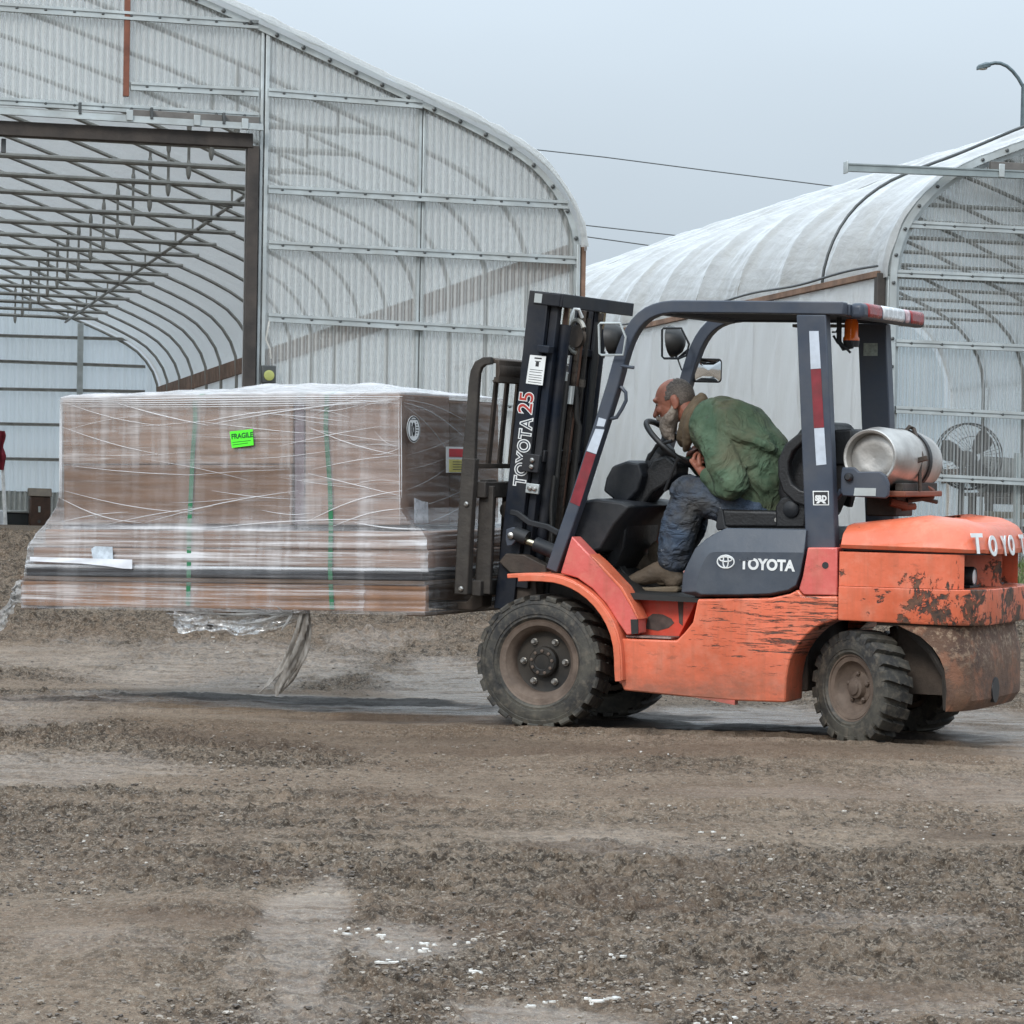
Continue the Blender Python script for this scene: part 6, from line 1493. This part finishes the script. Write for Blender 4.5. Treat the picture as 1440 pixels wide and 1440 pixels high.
# tension pleats across the faces, plus white lines painting the edge highlights
mb = MB(); rg = np.random.default_rng(21)
def pleat_glint(a, b, bow, r, on='near'):
    pts = []
    for t in np.linspace(0, 1, 9):
        px, py = a[0] + (b[0] - a[0]) * t, a[1] + (b[1] - a[1]) * t + bow * sin(pi * t)
        if on == 'near':
            q = LQ(px, py, y=.635); q[1] = y_near(q[2]) + .003
        else: q = LQ(px, py, x=-.036)
        pts.append(q)
    mb.tube(pts, [r * (.25 + .75 * sin(pi * t)) for t in np.linspace(.03, .97, 9)], 5)
for a, b, bow, r in (((165, 567), (292, 598), 2, .0032), ((292, 592), (420, 574), -2, .003), ((300, 596), (560, 562), -5, .0035), ((90, 566), (240, 600), 6, .002), ((86, 600), (230, 640), 4, .002), ((84, 700), (200, 735), 8, .0025), ((90, 690), (280, 722), 6, .002),
                     ((205, 735), (420, 690), -5, .0025), ((430, 735), (566, 690), -8, .003), ((470, 740), (566, 715), -5, .003), ((150, 738), (300, 712), -3, .002), ((433, 600), (560, 640), 5, .0022), ((440, 660), (565, 640), -3, .002), ((100, 655), (290, 668), 3, .0018), ((298, 690), (415, 702), 2, .0018), ((500, 735), (600, 744), 3, .004), ((300, 742), (520, 730), -3, .003), ((84, 735), (180, 720), -3, .002)):
    pleat_glint(a, b, bow, r)
for k_ in range(5):
    pleat_glint((82 + 3 * k_, 563 + 2.2 * k_), (566 - 5 * k_, 557.5 + 2.4 * k_), -1.5 + k_, .0045 - .0006 * k_)  # white lines along the film's edges paint its highlight
for k_ in range(3): pleat_glint((84.5 + 1.2 * k_, 566), (83.5 + 1.5 * k_, 700), .8 * k_, .003)
pleat_glint((564, 560), (565, 700), -.8, .0025); pleat_glint((560, 566), (563, 735), 2, .0018)
for i in range(26):
    x0_ = 90 + 440 * rg.random(); y0_ = 575 + 150 * rg.random(); L_ = 50 + 130 * rg.random(); sl_ = rg.normal() * .13
    pleat_glint((x0_, y0_), (min(x0_ + L_, 562), y0_ + sl_ * L_), rg.normal() * 3, .0010 + .0012 * rg.random())
for a, b, bow, r in (((568, 566), (650, 612), -8, .004), ((568, 570), (640, 650), -10, .003), ((570, 562), (652, 590), -5, .003), ((570, 690), (650, 640), 6, .002), ((570, 715), (650, 690), 4, .0025), ((572, 640), (640, 615), 3, .0015), ((572, 660), (636, 640), 3, .0015), ((600, 735), (650, 712), 2, .003)): pleat_glint(a, b, bow, r, 'rear')
mp = MT('white_film_and_glint'); MAT_PLEAT_GLINT = mp.end(mp.mixs(.45, mp.n('ShaderNodeBsdfTransparent').outputs[0], mp.pr((.85, .85, .86), .22)))
mb.build('film_pleat_glint', MAT_PLEAT_GLINT, wrap)['kind'] = 'stuff'
mb = MB()
knot = (412, 860)
for tgt, r in (((242, 852), .004), ((270, 862), .006), ((330, 880), .006), ((362, 862), .004), ((396, 886), .005), ((388, 852), .004), ((352, 853), .003)):
    a_ = LQ(*tgt, y=.655); b_ = LQ(*knot, y=.64); mid = (a_ + b_) / 2 + (0, .01, -.012)
    mb.tube([a_, a_ * .6 + mid * .4, mid, mid * .4 + b_ * .6, b_], [r * .5, r, r * 1.2, r * 1.6, r * 2.4], 5)
mb.build('gathered_pleat', MAT_LOOSE, wrap)
def tail(pts, r0, seed, yy):
    P = np.array([LQ(a, b, y=yy) for a, b in pts]); n = 40; t = np.linspace(0, 1, n); c = np.stack([np.interp(t, np.linspace(0, 1, len(P)), P[:, k]) for k in range(3)], 1); c = smooth_poly(c, 6)
    rings = []
    for i in range(n):
        ring_ = []
        rr = r0 * np.interp(t[i], [0, .15, .5, .8, 1], [.55, .9, 1, .8, .45])
        for k in range(16):
            an = 2 * pi * k / 16 + t[i] * 5; q = rr * (1 + .55 * sin(2 * an + t[i] * 9 + seed) + .22 * sin(3 * an - t[i] * 6) + .10 * sin(5 * an + t[i] * 3)) 
            ring_.append(c[i] + np.array([cos(an) * q, sin(an) * q * .7, 0]))
        rings.append(ring_)
    return MB().loft(rings).build('twisted_tail', MAT_DIRTY, wrap, smooth=60)
tail([(428, 852), (427, 880), (418, 915), (403, 945), (392, 965), (389, 979)], .021, 1, .62)
tail([(431, 852), (432, 885), (424, 918), (408, 948), (398, 968), (392, 976)], .015, 3.1, .60)
tail([(424, 860), (412, 905), (396, 940), (378, 962), (364, 975)], .014, 2.5, .64)
tail([(434, 856), (434, 890), (428, 925), (412, 955), (396, 972)], .012, 4.5, .60)
# green straps under the film
MAT_STRAP = plain('green_strap', (.02, .155, .065), .35, var=.2)
def strap(label, pxs, y_px_top):
    P = [LQ(px, py, y=.5) for px, py in pxs]; xs_ = [(p[0], p[2]) for p in P]
    o = thing('strap', label, 'strap', FL, (xs_[-1][0], .66, .53), 'green straps round the load')
    mb = MB(); near = []
    for x, z in xs_: near.append((x, float(y_near(z)) - .004, z))
    top = [(near[0][0], .55, 1.625), (near[0][0], 0., 1.628), (near[0][0], -.56, 1.622), (near[0][0], -.616, 1.58), (near[0][0], -.62, 1.0), (near[0][0], -.64, .535)]
    for A in (near, [near[0]] + top):
        rings = [[(x - .012, y, z), (x + .012, y, z), (x + .012, y - .002, z - .001), (x - .012, y - .002, z - .001)] for x, y, z in A]; mb.loft(rings)
    mb.build('band', MAT_STRAP, o, smooth=0); return o
strap('green strap crossing the stacked left cartons, left of the fragile label', [(291, 566), (292, 590), (288, 640), (286, 690), (285, 740), (287, 800), (287, 850)], 566)
strap('green strap crossing the tall right carton near the forklift', [(476, 556), (474, 600), (480, 680), (483, 740), (484, 800), (488, 855)], 556)
# stickers, built as parts of the carton they are stuck to
CUR['frame'] = FL; CUR['rigid'] = True
yl_ = .6255
CUR['base'] = np.array(FLB[c_ul.name])
m = MT('fluorescent_green_label'); MAT_FLUO = m.end(m.pr((.10, .90, .03), .4))
YL = .646
lab = [LQ(a, b, y=YL) for a, b in ((314, 607), (346, 603.5), (347.5, 626), (317, 630))]
def quad(Q, name, mat, parent, dy, t=.001):
    mb = MB(); mb.prism([(q[0], q[2]) for q in Q], Q[0][1] + dy, Q[0][1] + dy - t); return mb.build(name, mat, parent, smooth=0)
lo_ = quad(lab, 'fragile_label', MAT_FLUO, c_ul, 0.)
q = LQ(316.5, 617.5, y=YL); xd = LQ(345, 614.5, y=YL) - LQ(316, 617.5, y=YL)
lettering('FRAGILE', .036, plain('dark_green_ink', (.01, .10, .02), .5), c_ul, q + (0, .0008, 0), xd, (0, 0, 1), offset=.0012, extrude=.0004, sx=.92)
for py0, py1, w1 in ((621, 622, .95), (624.5, 625.2, .8)):
    a_ = LQ(318, py0 + .8, y=YL); b_ = LQ(318 + 27 * w1, py0 - 2, y=YL); mb = MB().prism([(a_[0], a_[2]), (b_[0], b_[2]), (b_[0], b_[2] - .003), (a_[0], a_[2] - .003)], YL + .001, YL - .0002); mb.build('printed_line', bpy.data.materials['dark_green_ink'], c_ul, smooth=0)
CUR['base'] = np.array(FLB[c_r.name]); XS_ = -.046
a_ = LQ(567, 603, x=XS_); b_ = LQ(586, 603, x=XS_); c_ = LQ(576, 584.5, x=XS_); d_ = LQ(576, 622.5, x=XS_); cen = (c_ + d_) / 2; cen[1] = (a_[1] + b_[1]) / 2; ry, rz_ = abs(a_[1] - b_[1]) / 2, abs(c_[2] - d_[2]) / 2
def disc(ry, rz, dx, name, mat, t=.001, inner=None):
    mb = MB(); n = 36; ring = [(cen[0] - dx, cen[1] + ry * cos(k * 2 * pi / n), cen[2] + rz * sin(k * 2 * pi / n)) for k in range(n)]
    if inner is None: mb.loft([ring, [(x + t, y, z) for x, y, z in ring]])
    else:
        r2 = [(x, cen[1] + (y - cen[1]) * inner, cen[2] + (z - cen[2]) * inner) for x, y, z in ring]; mb.loft([ring, r2], cap=False)
    return mb.build(name, mat, c_r, smooth=0)
disc(ry, rz_, 0, 'round_sticker', MAT_WHITE); disc(ry * .96, rz_ * .96, .0006, 'sticker_ring', MAT_TEXTBLK, inner=.90)
lettering('10', .085, MAT_TEXTBLK, c_r, cen + (-.0015, .050, -.030), (0, -1, 0), (0, 0, 1), offset=.004, extrude=.0004, sx=.75)
mb = MB()
for i in range(6): zz = cen[2] + .035 - i * .013; mb.box(cen[0] - .0012, cen[0], cen[1] - .058 + .01 * abs(i - 2.5), cen[1] - .026, zz - .003, zz + .002)
for i in range(5): y_ = cen[1] + .04 - i * .018; mb.box(cen[0] - .0012, cen[0], y_ - .006, y_ + .006, cen[2] + .046, cen[2] + .051)
mb.build('printed_line', MAT_TEXTBLK, c_r, smooth=0)
def rq(px0, py0, px1, py1, x, name, mat, parent, dx=0):
    a_ = LQ(px0, py0, x=x); b_ = LQ(px1, py1, x=x); return MB().box(x - dx - .001, x - dx, b_[1], a_[1], b_[2], a_[2]).build(name, mat, parent, smooth=0)
rq(622, 628, 660, 665, XS_, 'shipping_label', MAT_WHITE, c_r)
rq(626, 631, 659, 643, XS_, 'red_band', plain('red_label_print', (.50, .02, .03), .5), c_r, .0012); rq(626, 646, 659, 664, XS_, 'yellow_field', plain('yellow_label_print', (.66, .58, .16), .5), c_r, .0012)
mb = MB()
for i in range(4): a_ = LQ(631, 649 + i * 3.6, x=XS_); b_ = LQ(655 - 4 * (i % 2), 650 + i * 3.6, x=XS_); mb.box(XS_ - .0030, XS_ - .0022, b_[1], a_[1], b_[2], a_[2])
mb.build('printed_line', MAT_TEXTBLK, c_r, smooth=0)
P = [LQ(a, b, x=-.03) for a, b in ((577, 700), (588, 705), (596, 706), (597, 735), (577, 735))]
mb = MB(); mb.prism([(p[1], p[2]) for p in P], -.032, -.031, 'x'); mb.build('document_pouch', plain('pale_pouch', (.60, .60, .63), .3, var=.25, scale=20), c_r, smooth=0)
CUR['base'] = np.array((.98, 0, .54))
P = [LQ(a, b, y=.668) for a, b in ((128, 772), (134, 768), (158, 769), (159, 786), (131, 788))]
mb = MB(); mb.prism([(p[0], p[2]) for p in P], .668, .6665); mb.build('film_label', plain('pale_blue_pouch', (.50, .56, .62), .25, var=.3, scale=25), wrap, smooth=0)
n = 30; G2 = np.zeros((n, 5, 3))
for i in range(n):
    px = 42 + (186 - 42) * i / (n - 1); y0 = 783 + 4 * i / n; y1 = np.interp(px, [42, 115, 150, 172, 186], [789, 792.5, 796, 799.5, 800])
    for j in range(5): G2[i, j] = LQ(px, y0 + (y1 - y0) * j / 4, y=.673 + .0012 * sin(i * .5 + j))
MB().grid(G2).build('paper_sheet', plain('white_paper', (.74, .76, .80), .4, var=.12, scale=12), wrap, smooth=180, fix=False)

# ------------------------------------------------------------------ the driver
PY = .02
drv = thing('person', 'bearded balding driver in a worn green jacket and jeans leaning over the wheel', 'person', FK, tuple(FK.at(1050, 722, y=PY)))
def pp(px, py, y=PY): return np.array(FK.at(px, py, y=y))
def limb(mb, pts, n=14, m_=6):
    """pts: (position, in-plane radius, lateral radius); round ends"""
    P = [np.array(p[0], float) for p in pts]; out = []
    N = len(P)
    seg = []
    for i in range(N - 1):
        for t in np.linspace(0, 1, m_, endpoint=False): seg.append((P[i] * (1 - t) + P[i + 1] * t, pts[i][1] * (1 - t) + pts[i + 1][1] * t, pts[i][2] * (1 - t) + pts[i + 1][2] * t))
    seg.append((P[-1], pts[-1][1], pts[-1][2]))
    C = smooth_poly(np.array([s_[0] for s_ in seg]), 2 if N > 2 else 0); ra = smooth_poly(np.array([[s_[1], s_[2]] for s_ in seg]), 1)
    rings = []
    K = len(C)
    def ring(c, t, a, b):
        lat = np.array([0, 1., 0]); lat = lat - t * (lat @ t)
        if np.linalg.norm(lat) < .35: lat = np.array([1., 0, 0]) - t * t[0]
        lat /= np.linalg.norm(lat); u = np.cross(lat, t)
        return [c + u * a * cos(2 * pi * k / n) + lat * b * sin(2 * pi * k / n) for k in range(n)]
    T = np.gradient(C, axis=0); T /= np.linalg.norm(T, axis=1)[:, None]
    for e in (80, 55, 28): rings.append(ring(C[0] - T[0] * min(ra[0]) * sin(radians(e)), T[0], ra[0][0] * cos(radians(e)), ra[0][1] * cos(radians(e))))
    for c, t, r in zip(C, T, ra): rings.append(ring(c, t, r[0], r[1]))
    for e in (28, 55, 80): rings.append(ring(C[-1] + T[-1] * min(ra[-1]) * sin(radians(e)), T[-1], ra[-1][0] * cos(radians(e)), ra[-1][1] * cos(radians(e))))
    mb.loft(rings); return mb
def fleshy(name, mb, mat, voxel, smooth_it=4, disp=None):
    o = mb.build(name, mat, drv, smooth=0)
    r = o.modifiers.new('remesh', 'REMESH'); r.mode = 'VOXEL'; r.voxel_size = voxel; r.use_smooth_shade = True
    s_ = o.modifiers.new('smooth', 'SMOOTH'); s_.iterations = smooth_it; s_.factor = .5
    for sc, st in (disp or []):
        t = bpy.data.textures.new(name + '_folds', 'CLOUDS'); t.noise_scale = sc; t.noise_depth = 2
        d = o.modifiers.new('folds', 'DISPLACE'); d.texture = t; d.strength = st; d.mid_level = .5; d.texture_coords = 'LOCAL'
    return o
fwd = pp(928, 566) - pp(956, 558); fwd /= np.linalg.norm(fwd)              # direction the face looks
fwd = np.array([fwd[0], 0, fwd[2]]); fwd /= np.linalg.norm(fwd); upv = np.array([-fwd[2], 0, fwd[0]]); upv = upv if upv[2] > 0 else -upv
HR = np.stack([fwd, np.array([0, 1., 0]), upv], 1)
cr = pp(949, 559)
def hd(f, y, u): return cr + fwd * f + np.array([0, y, 0]) + upv * u
# skin: one continuous body
mb = MB()
mb.ell(hd(0, 0, .0), (.100, .076, .094), 24, 16, HR)
mb.ell(hd(.030, 0, -.035), (.072, .066, .090), 20, 12, HR)
mb.ell(hd(.045, 0, -.085), (.045, .050, .045), 16, 10, HR)
limb(mb, [(hd(.094, 0, -.008), .010, .010), (hd(.110, 0, -.045), .014, .015), (hd(.120, 0, -.060), .015, .018)], 10, 3)           # nose
limb(mb, [(hd(.088, -.045, .008), .012, .012), (hd(.098, -.015, .010), .013, .013), (hd(.098, .015, .010), .013, .013), (hd(.088, .045, .008), .012, .012)], 8, 3)
for s in (1, -1):
    mb.ell(hd(.075, s * .040, -.045), (.024, .022, .020), 10, 8, HR)
    mb.ell(hd(-.022, s * .079, -.030), (.022, .011, .036), 12, 8, HR)
    mb.ell(hd(-.018, s * .082, -.055), (.012, .008, .014), 8, 6, HR)
limb(mb, [(hd(-.035, 0, -.05), .058, .058), (pp(973, 588), .055, .058), (pp(988, 600), .065, .075)], 16)
limb(mb, [(pp(990, 604), .07, .10), (pp(1015, 616), .10, .15), (pp(1042, 645), .12, .15), (pp(1062, 702), .115, .155)], 18)
def arm(s, sh, el, wr, ysh, yel, ywr): limb(mb, [(pp(*sh, ysh), .05, .045), (pp(*el, yel), .045, .042), (pp(*wr, ywr), .028, .026)], 12)
arm(1, (1006, 612), (1034, 684), (991, 667), .15, .235, .135); arm(-1, (996, 604), (1012, 670), (972, 640), -.17, -.24, -.14)
def hand(wr, kn, s, curl):
    """palm from the wrist to the knuckles, four bent fingers of unequal length and a thumb from the side of the palm"""
    wr, kn = np.array(wr), np.array(kn); d = kn - wr; L = np.linalg.norm(d); d /= L; lat = np.array(curl['lat'], float); lat -= d * (lat @ d); lat /= np.linalg.norm(lat); nr = np.cross(d, lat) * curl['n']
    limb(mb, [(wr, .026, .026), (wr + d * L * .5, .021, .038), (kn, .017, .042)], 12, 3)
    for i, (f, ln) in enumerate(((.030, .92), (.011, 1.0), (-.009, .94), (-.028, .76))):
        b = kn + lat * f; l = .030 * ln; a1 = b + d * l * .9 + nr * l * .55; a2 = a1 + d * l * .05 + nr * l * .95; a3 = a2 - d * l * .55 + nr * l * .35
        limb(mb, [(b, .0105, .0105), (a1, .0098, .0098), (a2, .0088, .0088), (a3, .0075, .0075)], 8, 3)
    b = wr + d * L * .35 + lat * .034; t1 = b + lat * .022 + d * .022 + nr * .012; t2 = t1 + d * .026 + nr * .016 - lat * .004
    limb(mb, [(b, .015, .015), (t1, .012, .012), (t2, .009, .009)], 8, 3)
rimp = ctr + swr * (cos(radians(14)) * e1 + sin(radians(14)) * e2)
hand(pp(990, 666, .135), rimp + np.array([-.022, .012, .014]) , 1, {'lat': (.2, .4, .8), 'n': 1})
rimf = ctr + swr * (cos(radians(-60)) * e1 + sin(radians(-60)) * e2)
hand(pp(972, 640, -.14), rimf + np.array([-.02, -.005, .022]), -1, {'lat': (.2, -.6, .7), 'n': -1})
for s, hip, knee, ank, yy, yk in ((1, (1056, 716), (965, 689), (947, 786), .10, .13), (-1, (1056, 714), (962, 688), (930, 776), -.10, -.13)):
    limb(mb, [(pp(*hip, yy), .085, .085), (pp(*knee, yk), .055, .055)], 14); limb(mb, [(pp(*knee, yk), .055, .055), (pp(*ank, yk), .042, .042)], 14)
m = MT('weathered_skin'); n1 = m.noise(14, 5, .6); n2 = m.noise(60, 3, .6)
c = m.mix(m.rng(n1, .3, .7), (.22, .075, .046), (.36, .150, .098)); c = m.mix(m.math('MULTIPLY', m.rng(n2, .5, .75), .3), c, (.26, .085, .06))
MAT_SKIN = m.end(m.pr(c, .5, 0, m.bump(n2, .0015), .4, **{'Subsurface Weight': .08}))
fleshy('body', mb, MAT_SKIN, .0048, 3)
# eyes, hair, beard
m_eye = plain('eye_white', (.35, .30, .27), .2); m_iris = plain('dark_iris', (.02, .015, .012), .1)
for s in (1, -1):
    e = MB().ell(hd(.0815, s * .034, -.013), (.010, .010, .009), 12, 8).build('eye', m_eye, drv)
    MB().ell(hd(.0895, s * .0355, -.0145), (.0035, .006, .006), 10, 6).build('iris', m_iris, e)
m = MT('cropped_grey_hair'); n1 = m.noise(90, 4, .7, m.co((1, 1, 2))); g_ = m.noise(7, 4, .6)
c = m.mix(m.rng(g_, .35, .65), (.055, .042, .034), (.15, .125, .105)); c = m.mix(m.math('MULTIPLY', m.rng(n1, .45, .7), .6), c, (.25, .21, .18))
MAT_HAIR = m.end(m.pr(c, .8, 0, m.bump(n1, .006)))
mb = MB(); nU, nV = 72, 40; idx = {}
for i in range(nU):
    for j in range(nV):
        th = pi * (j + .5) / nV; ph = 2 * pi * i / nU; d = np.array([sin(th) * cos(ph), sin(th) * sin(ph), cos(th)])
        edge = .32 - .55 * max(d[2], 0) ** 1.4 + .05 * sin(ph * 9) - .12 * (1 - min(abs(d[1]) * 1.3, 1)) * (d[2] > 0)
        if d[0] < edge and d[2] > -.62 - .1 * d[0] and not (abs(d[1]) > .8 and d[2] < -.12 and d[0] > -.35):
            k = 1.022 + .012 * float(vnoise(np.array([i * .8]), np.array([j * .8]), 3)[0]); idx[i, j] = len(mb.v)
            mb.v.append(tuple(hd(*(d * np.array([.100, .076, .094]) * k))))
for i in range(nU):
    for j in range(nV - 1):
        q = [(i, j), ((i + 1) % nU, j), ((i + 1) % nU, j + 1), (i, j + 1)]
        if all(a in idx for a in q): mb.f.append(tuple(idx[a] for a in q))
o = mb.build('hair', MAT_HAIR, drv, smooth=180); sm = o.modifiers.new('thickness', 'SOLIDIFY'); sm.thickness = .006
mb = MB()
limb(mb, [(hd(.005, .0, -.068), .036, .073), (hd(.045, 0, -.098), .046, .062), (hd(.070, 0, -.125), .044, .052), (hd(.075, 0, -.165), .036, .040), (hd(.068, 0, -.195), .018, .022)], 18)
limb(mb, [(hd(.100, -.028, -.082), .013, .011), (hd(.112, 0, -.077), .015, .013), (hd(.100, .028, -.082), .013, .011)], 8, 4)
for s in (1, -1): limb(mb, [(hd(-.012, s * .070, -.050), .014, .010), (hd(.005, s * .066, -.075), .022, .014), (hd(.04, s * .05, -.10), .03, .02)], 10)
m = MT('grey_beard'); n1 = m.noise(70, 4, .7, m.co((1, 1, .5))); g_ = m.noise(9, 4, .6)
c = m.mix(m.rng(g_, .3, .7), (.15, .115, .09), (.34, .285, .235)); c = m.mix(m.math('MULTIPLY', m.rng(n1, .45, .7), .5), c, (.46, .40, .35))
MAT_BEARD = m.end(m.pr(c, .85, 0, m.bump(n1, .012)))
fleshy('beard', mb, MAT_BEARD, .005, 2, [(.02, .010)])
# jacket
mb = MB()
limb(mb, [(pp(980, 594), .080, .105), (pp(990, 595), .125, .170), (pp(1004, 598), .150, .205), (pp(1030, 612), .185, .232), (pp(1056, 645), .200, .215), (pp(1068, 686), .180, .195), (pp(1070, 706), .150, .180)], 22)
limb(mb, [(pp(1001, 607, .175), .090, .085), (pp(1018, 650, .245), .084, .074), (pp(1032, 682, .275), .076, .070), (pp(1014, 682, .20), .066, .060), (pp(998, 670, .155), .052, .048)], 16)
limb(mb, [(pp(996, 604, -.16), .085, .080), (pp(1008, 645, -.215), .078, .070), (pp(1010, 672, -.24), .07, .064), (pp(990, 658, -.20), .06, .056), (pp(978, 646, -.16), .048, .046)], 16)
limb(mb, [(pp(1062, 716, .13), .050, .05), (pp(1078, 714, .10), .055, .05)], 12)
# folds: ridges that run from the shoulder to the waist and round the elbow
def fold(pts, r): limb(mb, [(pp(a, b, y), r * 1.35 * q, r * 1.2 * q) for (a, b, y), q in zip(pts, [.6] + [1] * (len(pts) - 2) + [.5])], 8, 5)
fold([(999, 596, .20), (1022, 606, .235), (1050, 616, .215), (1080, 630, .17), (1100, 640, .10)], .022)
fold([(1044, 634, .19), (1060, 650, .20), (1074, 658, .175), (1092, 664, .12)], .020)
fold([(1052, 660, .185), (1062, 678, .195), (1076, 690, .165), (1086, 700, .12)], .022)
fold([(1046, 672, .18), (1050, 692, .19), (1060, 706, .17)], .020)
fold([(1004, 640, .275), (1018, 656, .285), (1034, 660, .28), (1048, 656, .24)], .014)
fold([(1003, 668, .255), (1022, 682, .285), (1044, 684, .27)], .015)
fold([(1000, 618, .235), (1012, 634, .275), (1028, 640, .265)], .014)
m = MT('faded_green_jacket'); n1 = m.noise(5.5, 6, .65, dist=.4); n2 = m.noise(90, 3, .6); n3 = m.noise(3.2, 5, .6, m.co(loc=(6.3, 4, 7)), dist=.5)
geo = m.n('ShaderNodeNewGeometry').outputs['Pointiness']
c = m.mix(m.rng(n1, .32, .68), (.030, .066, .036), (.085, .132, .078))
c = m.mix(m.math('MULTIPLY', m.ramp(n3, [(.44, 0.), (.66, 1.)]), .75), c, (.105, .095, .055))
c = m.mix(m.math('MULTIPLY', m.rng(geo, .52, .60), .55), c, (.25, .36, .24))
c = m.mix(m.math('MULTIPLY', m.ramp(m.noise(16, 5, .6, m.co(loc=(7, 1, 5))), [(.62, 0.), (.70, 1.)]), .75), c, (.025, .028, .018))
MAT_JACKET = m.end(m.pr(c, .85, 0, m.bump(m.math('MULTIPLY_ADD', n2, .10, m.math('MULTIPLY', m.math('ABSOLUTE', m.math('SUBTRACT', m.noise(7, 3, .5, m.co((1, 1, .7), rot=(0, .5, 0)), dist=1.1), .5)), -3.5)), .016, .9)))
fleshy('jacket', mb, MAT_JACKET, .0068, 3, [(.12, .030), (.05, .006)])
MAT_COLLAR = plain('brown_corduroy', (.135, .098, .060), .9, var=.35, scale=14, bump=.003, dirt=(.06, .045, .03), dirt_amt=.3)
mb = MB(); rings_ = []
loop = [(pp(984, 562, PY), .034), (pp(978, 570, .062), .034), (pp(969, 583, .090), .035), (pp(963, 600, .088), .034), (pp(959, 616, .060), .032), (pp(959, 624, .02), .026), (pp(963, 613, -.05), .03), (pp(969, 592, -.09), .034), (pp(980, 572, -.07), .036), (pp(988, 561, PY), .036)]
limb(mb, [(p, r, r * .75) for p, r in loop], 12, 5)
limb(mb, [(pp(986, 564, .080), .026, .024), (pp(977, 581, .118), .034, .026), (pp(969, 602, .12), .034, .026), (pp(967, 622, .085), .026, .024), (pp(964, 632, .05), .016, .016)], 10, 5)
fleshy('collar', mb, MAT_COLLAR, .006, 2, [(.03, .006)])
mb = MB()
limb(mb, [(pp(957, 596, .055), .016, .012), (pp(955, 606, .055), .013, .01)], 8, 3)
fleshy('undershirt', mb, MAT_WHITE, .005, 1)
# jeans
mb = MB()
for s, hip, knee, sh, ank, yy, yk in ((1, (1060, 717), (966, 692), (955, 742), (947, 786), .10, .13), (-1, (1060, 715), (966, 690), (968, 738), (950, 776), -.10, -.13)):
    limb(mb, [(pp(*hip, yy), .105, .11), (pp(1010, 704, (yy + yk) / 2), .100, .10), (pp(*knee, yk), .084, .086)], 18)
    limb(mb, [(pp(knee[0] + 6, knee[1] + 6, yk), .088, .084), (pp(*sh, yk), .098, .084), (pp(*ank, yk), .078, .078)], 18)
    if s > 0:
        for a_, b_ in (((948, 706), (980, 716)), ((946, 722), (970, 730)), ((938, 780), (956, 778)), ((940, 768), (958, 772)), ((965, 700), (985, 712)), ((944, 690), (962, 708))):
            limb(mb, [(pp(*a_, yk + .062), .010, .010), (pp((a_[0] + b_[0]) / 2, (a_[1] + b_[1]) / 2, yk + .072), .014, .012), (pp(*b_, yk + .064), .009, .009)], 8, 4)
limb(mb, [(pp(1068, 714, .0), .12, .17), (pp(1045, 712, .0), .11, .17)], 18)
m = MT('dirty_denim'); n1 = m.noise(6, 6, .65, dist=.3); n2 = m.noise(120, 3, .6); zz = m.sepxyz()[2]
c = m.mix(m.rng(n1, .32, .68), (.014, .023, .045), (.060, .090, .135)); 
c = m.mix(m.math('MULTIPLY', m.ramp(m.noise(4, 5, .6, m.co(loc=(1, 6, 2))), [(.42, 0.), (.62, 1.)]), .7), c, (.07, .062, .048))
c = m.mix(m.math('MULTIPLY', m.ramp(m.noise(26, 4, .6, m.co(loc=(1, 1, 2))), [(.66, 0.), (.70, 1.)]), .5), c, (.40, .42, .42))
MAT_DENIM = m.end(m.pr(c, .85, 0, m.bump(m.math('MULTIPLY_ADD', n2, .10, m.math('MULTIPLY', m.math('ABSOLUTE', m.math('SUBTRACT', m.noise(9, 3, .5, m.co((1, 1, 1.6)), dist=1.0), .5)), -3.)), .013, .9)))
fleshy('jeans', mb, MAT_DENIM, .0065, 3, [(.07, .018), (.03, .008)])
# boots
MAT_BOOT = plain('muddy_brown_leather', (.075, .050, .032), .7, var=.4, scale=14, bump=.003, dirt=(.15, .12, .085), dirt_amt=.4)
MAT_SOLE = plain('tan_boot_sole', (.17, .13, .085), .75, var=.3, scale=16, dirt=(.08, .06, .04), dirt_amt=.4)
def boot(y, dx, dy, rot=0.):
    S_ = lambda px, py, yy=0.: pp(px + dx, py + dy, y + yy)
    mb = MB()
    limb(mb, [(S_(881, 819), .020, .040), (S_(893, 815.5), .033, .047), (S_(910, 810), .042, .045), (S_(925, 804), .052, .043), (S_(944, 806), .056, .044), (S_(952, 814), .040, .042)], 16)
    limb(mb, [(S_(946, 785), .058, .056), (S_(945, 800), .056, .050), (S_(947, 816), .048, .044)], 16)
    for i, (px, py) in enumerate(((906, 804.5), (912, 801), (918, 797.5), (924, 794))): limb(mb, [(S_(px, py, -.022), .0045, .0045), (S_(px + 1, py - 1.5, 0), .0055, .0055), (S_(px, py, .024), .0045, .0045)], 6, 3)
    b = fleshy('boot', mb, MAT_BOOT, .005, 2, [(.03, .006)])
    out = [(873, 824), (876, 820), (893, 824.5), (915, 826), (930, 825), (955, 824), (958.5, 828), (957, 833), (925, 833.5), (900, 832.5), (880, 831)]
    Q = [FK.at(a + dx, c_ + dy, y=y) for a, c_ in out]; mb = MB().prism([(q[0], q[2]) for q in Q], y + .046, y - .046); 
    s_ = mb.build('boot_sole', MAT_SOLE, drv, bevel=.012, seg=3); q = S_(914, 799, .028)
    MB().lathe([(.006, 0), (.005, .004)], q, (0, 1, .3), 8).build('eyelet', MAT_NUT, b)
boot(.13, 0, 0); boot(-.13, -18, -10)
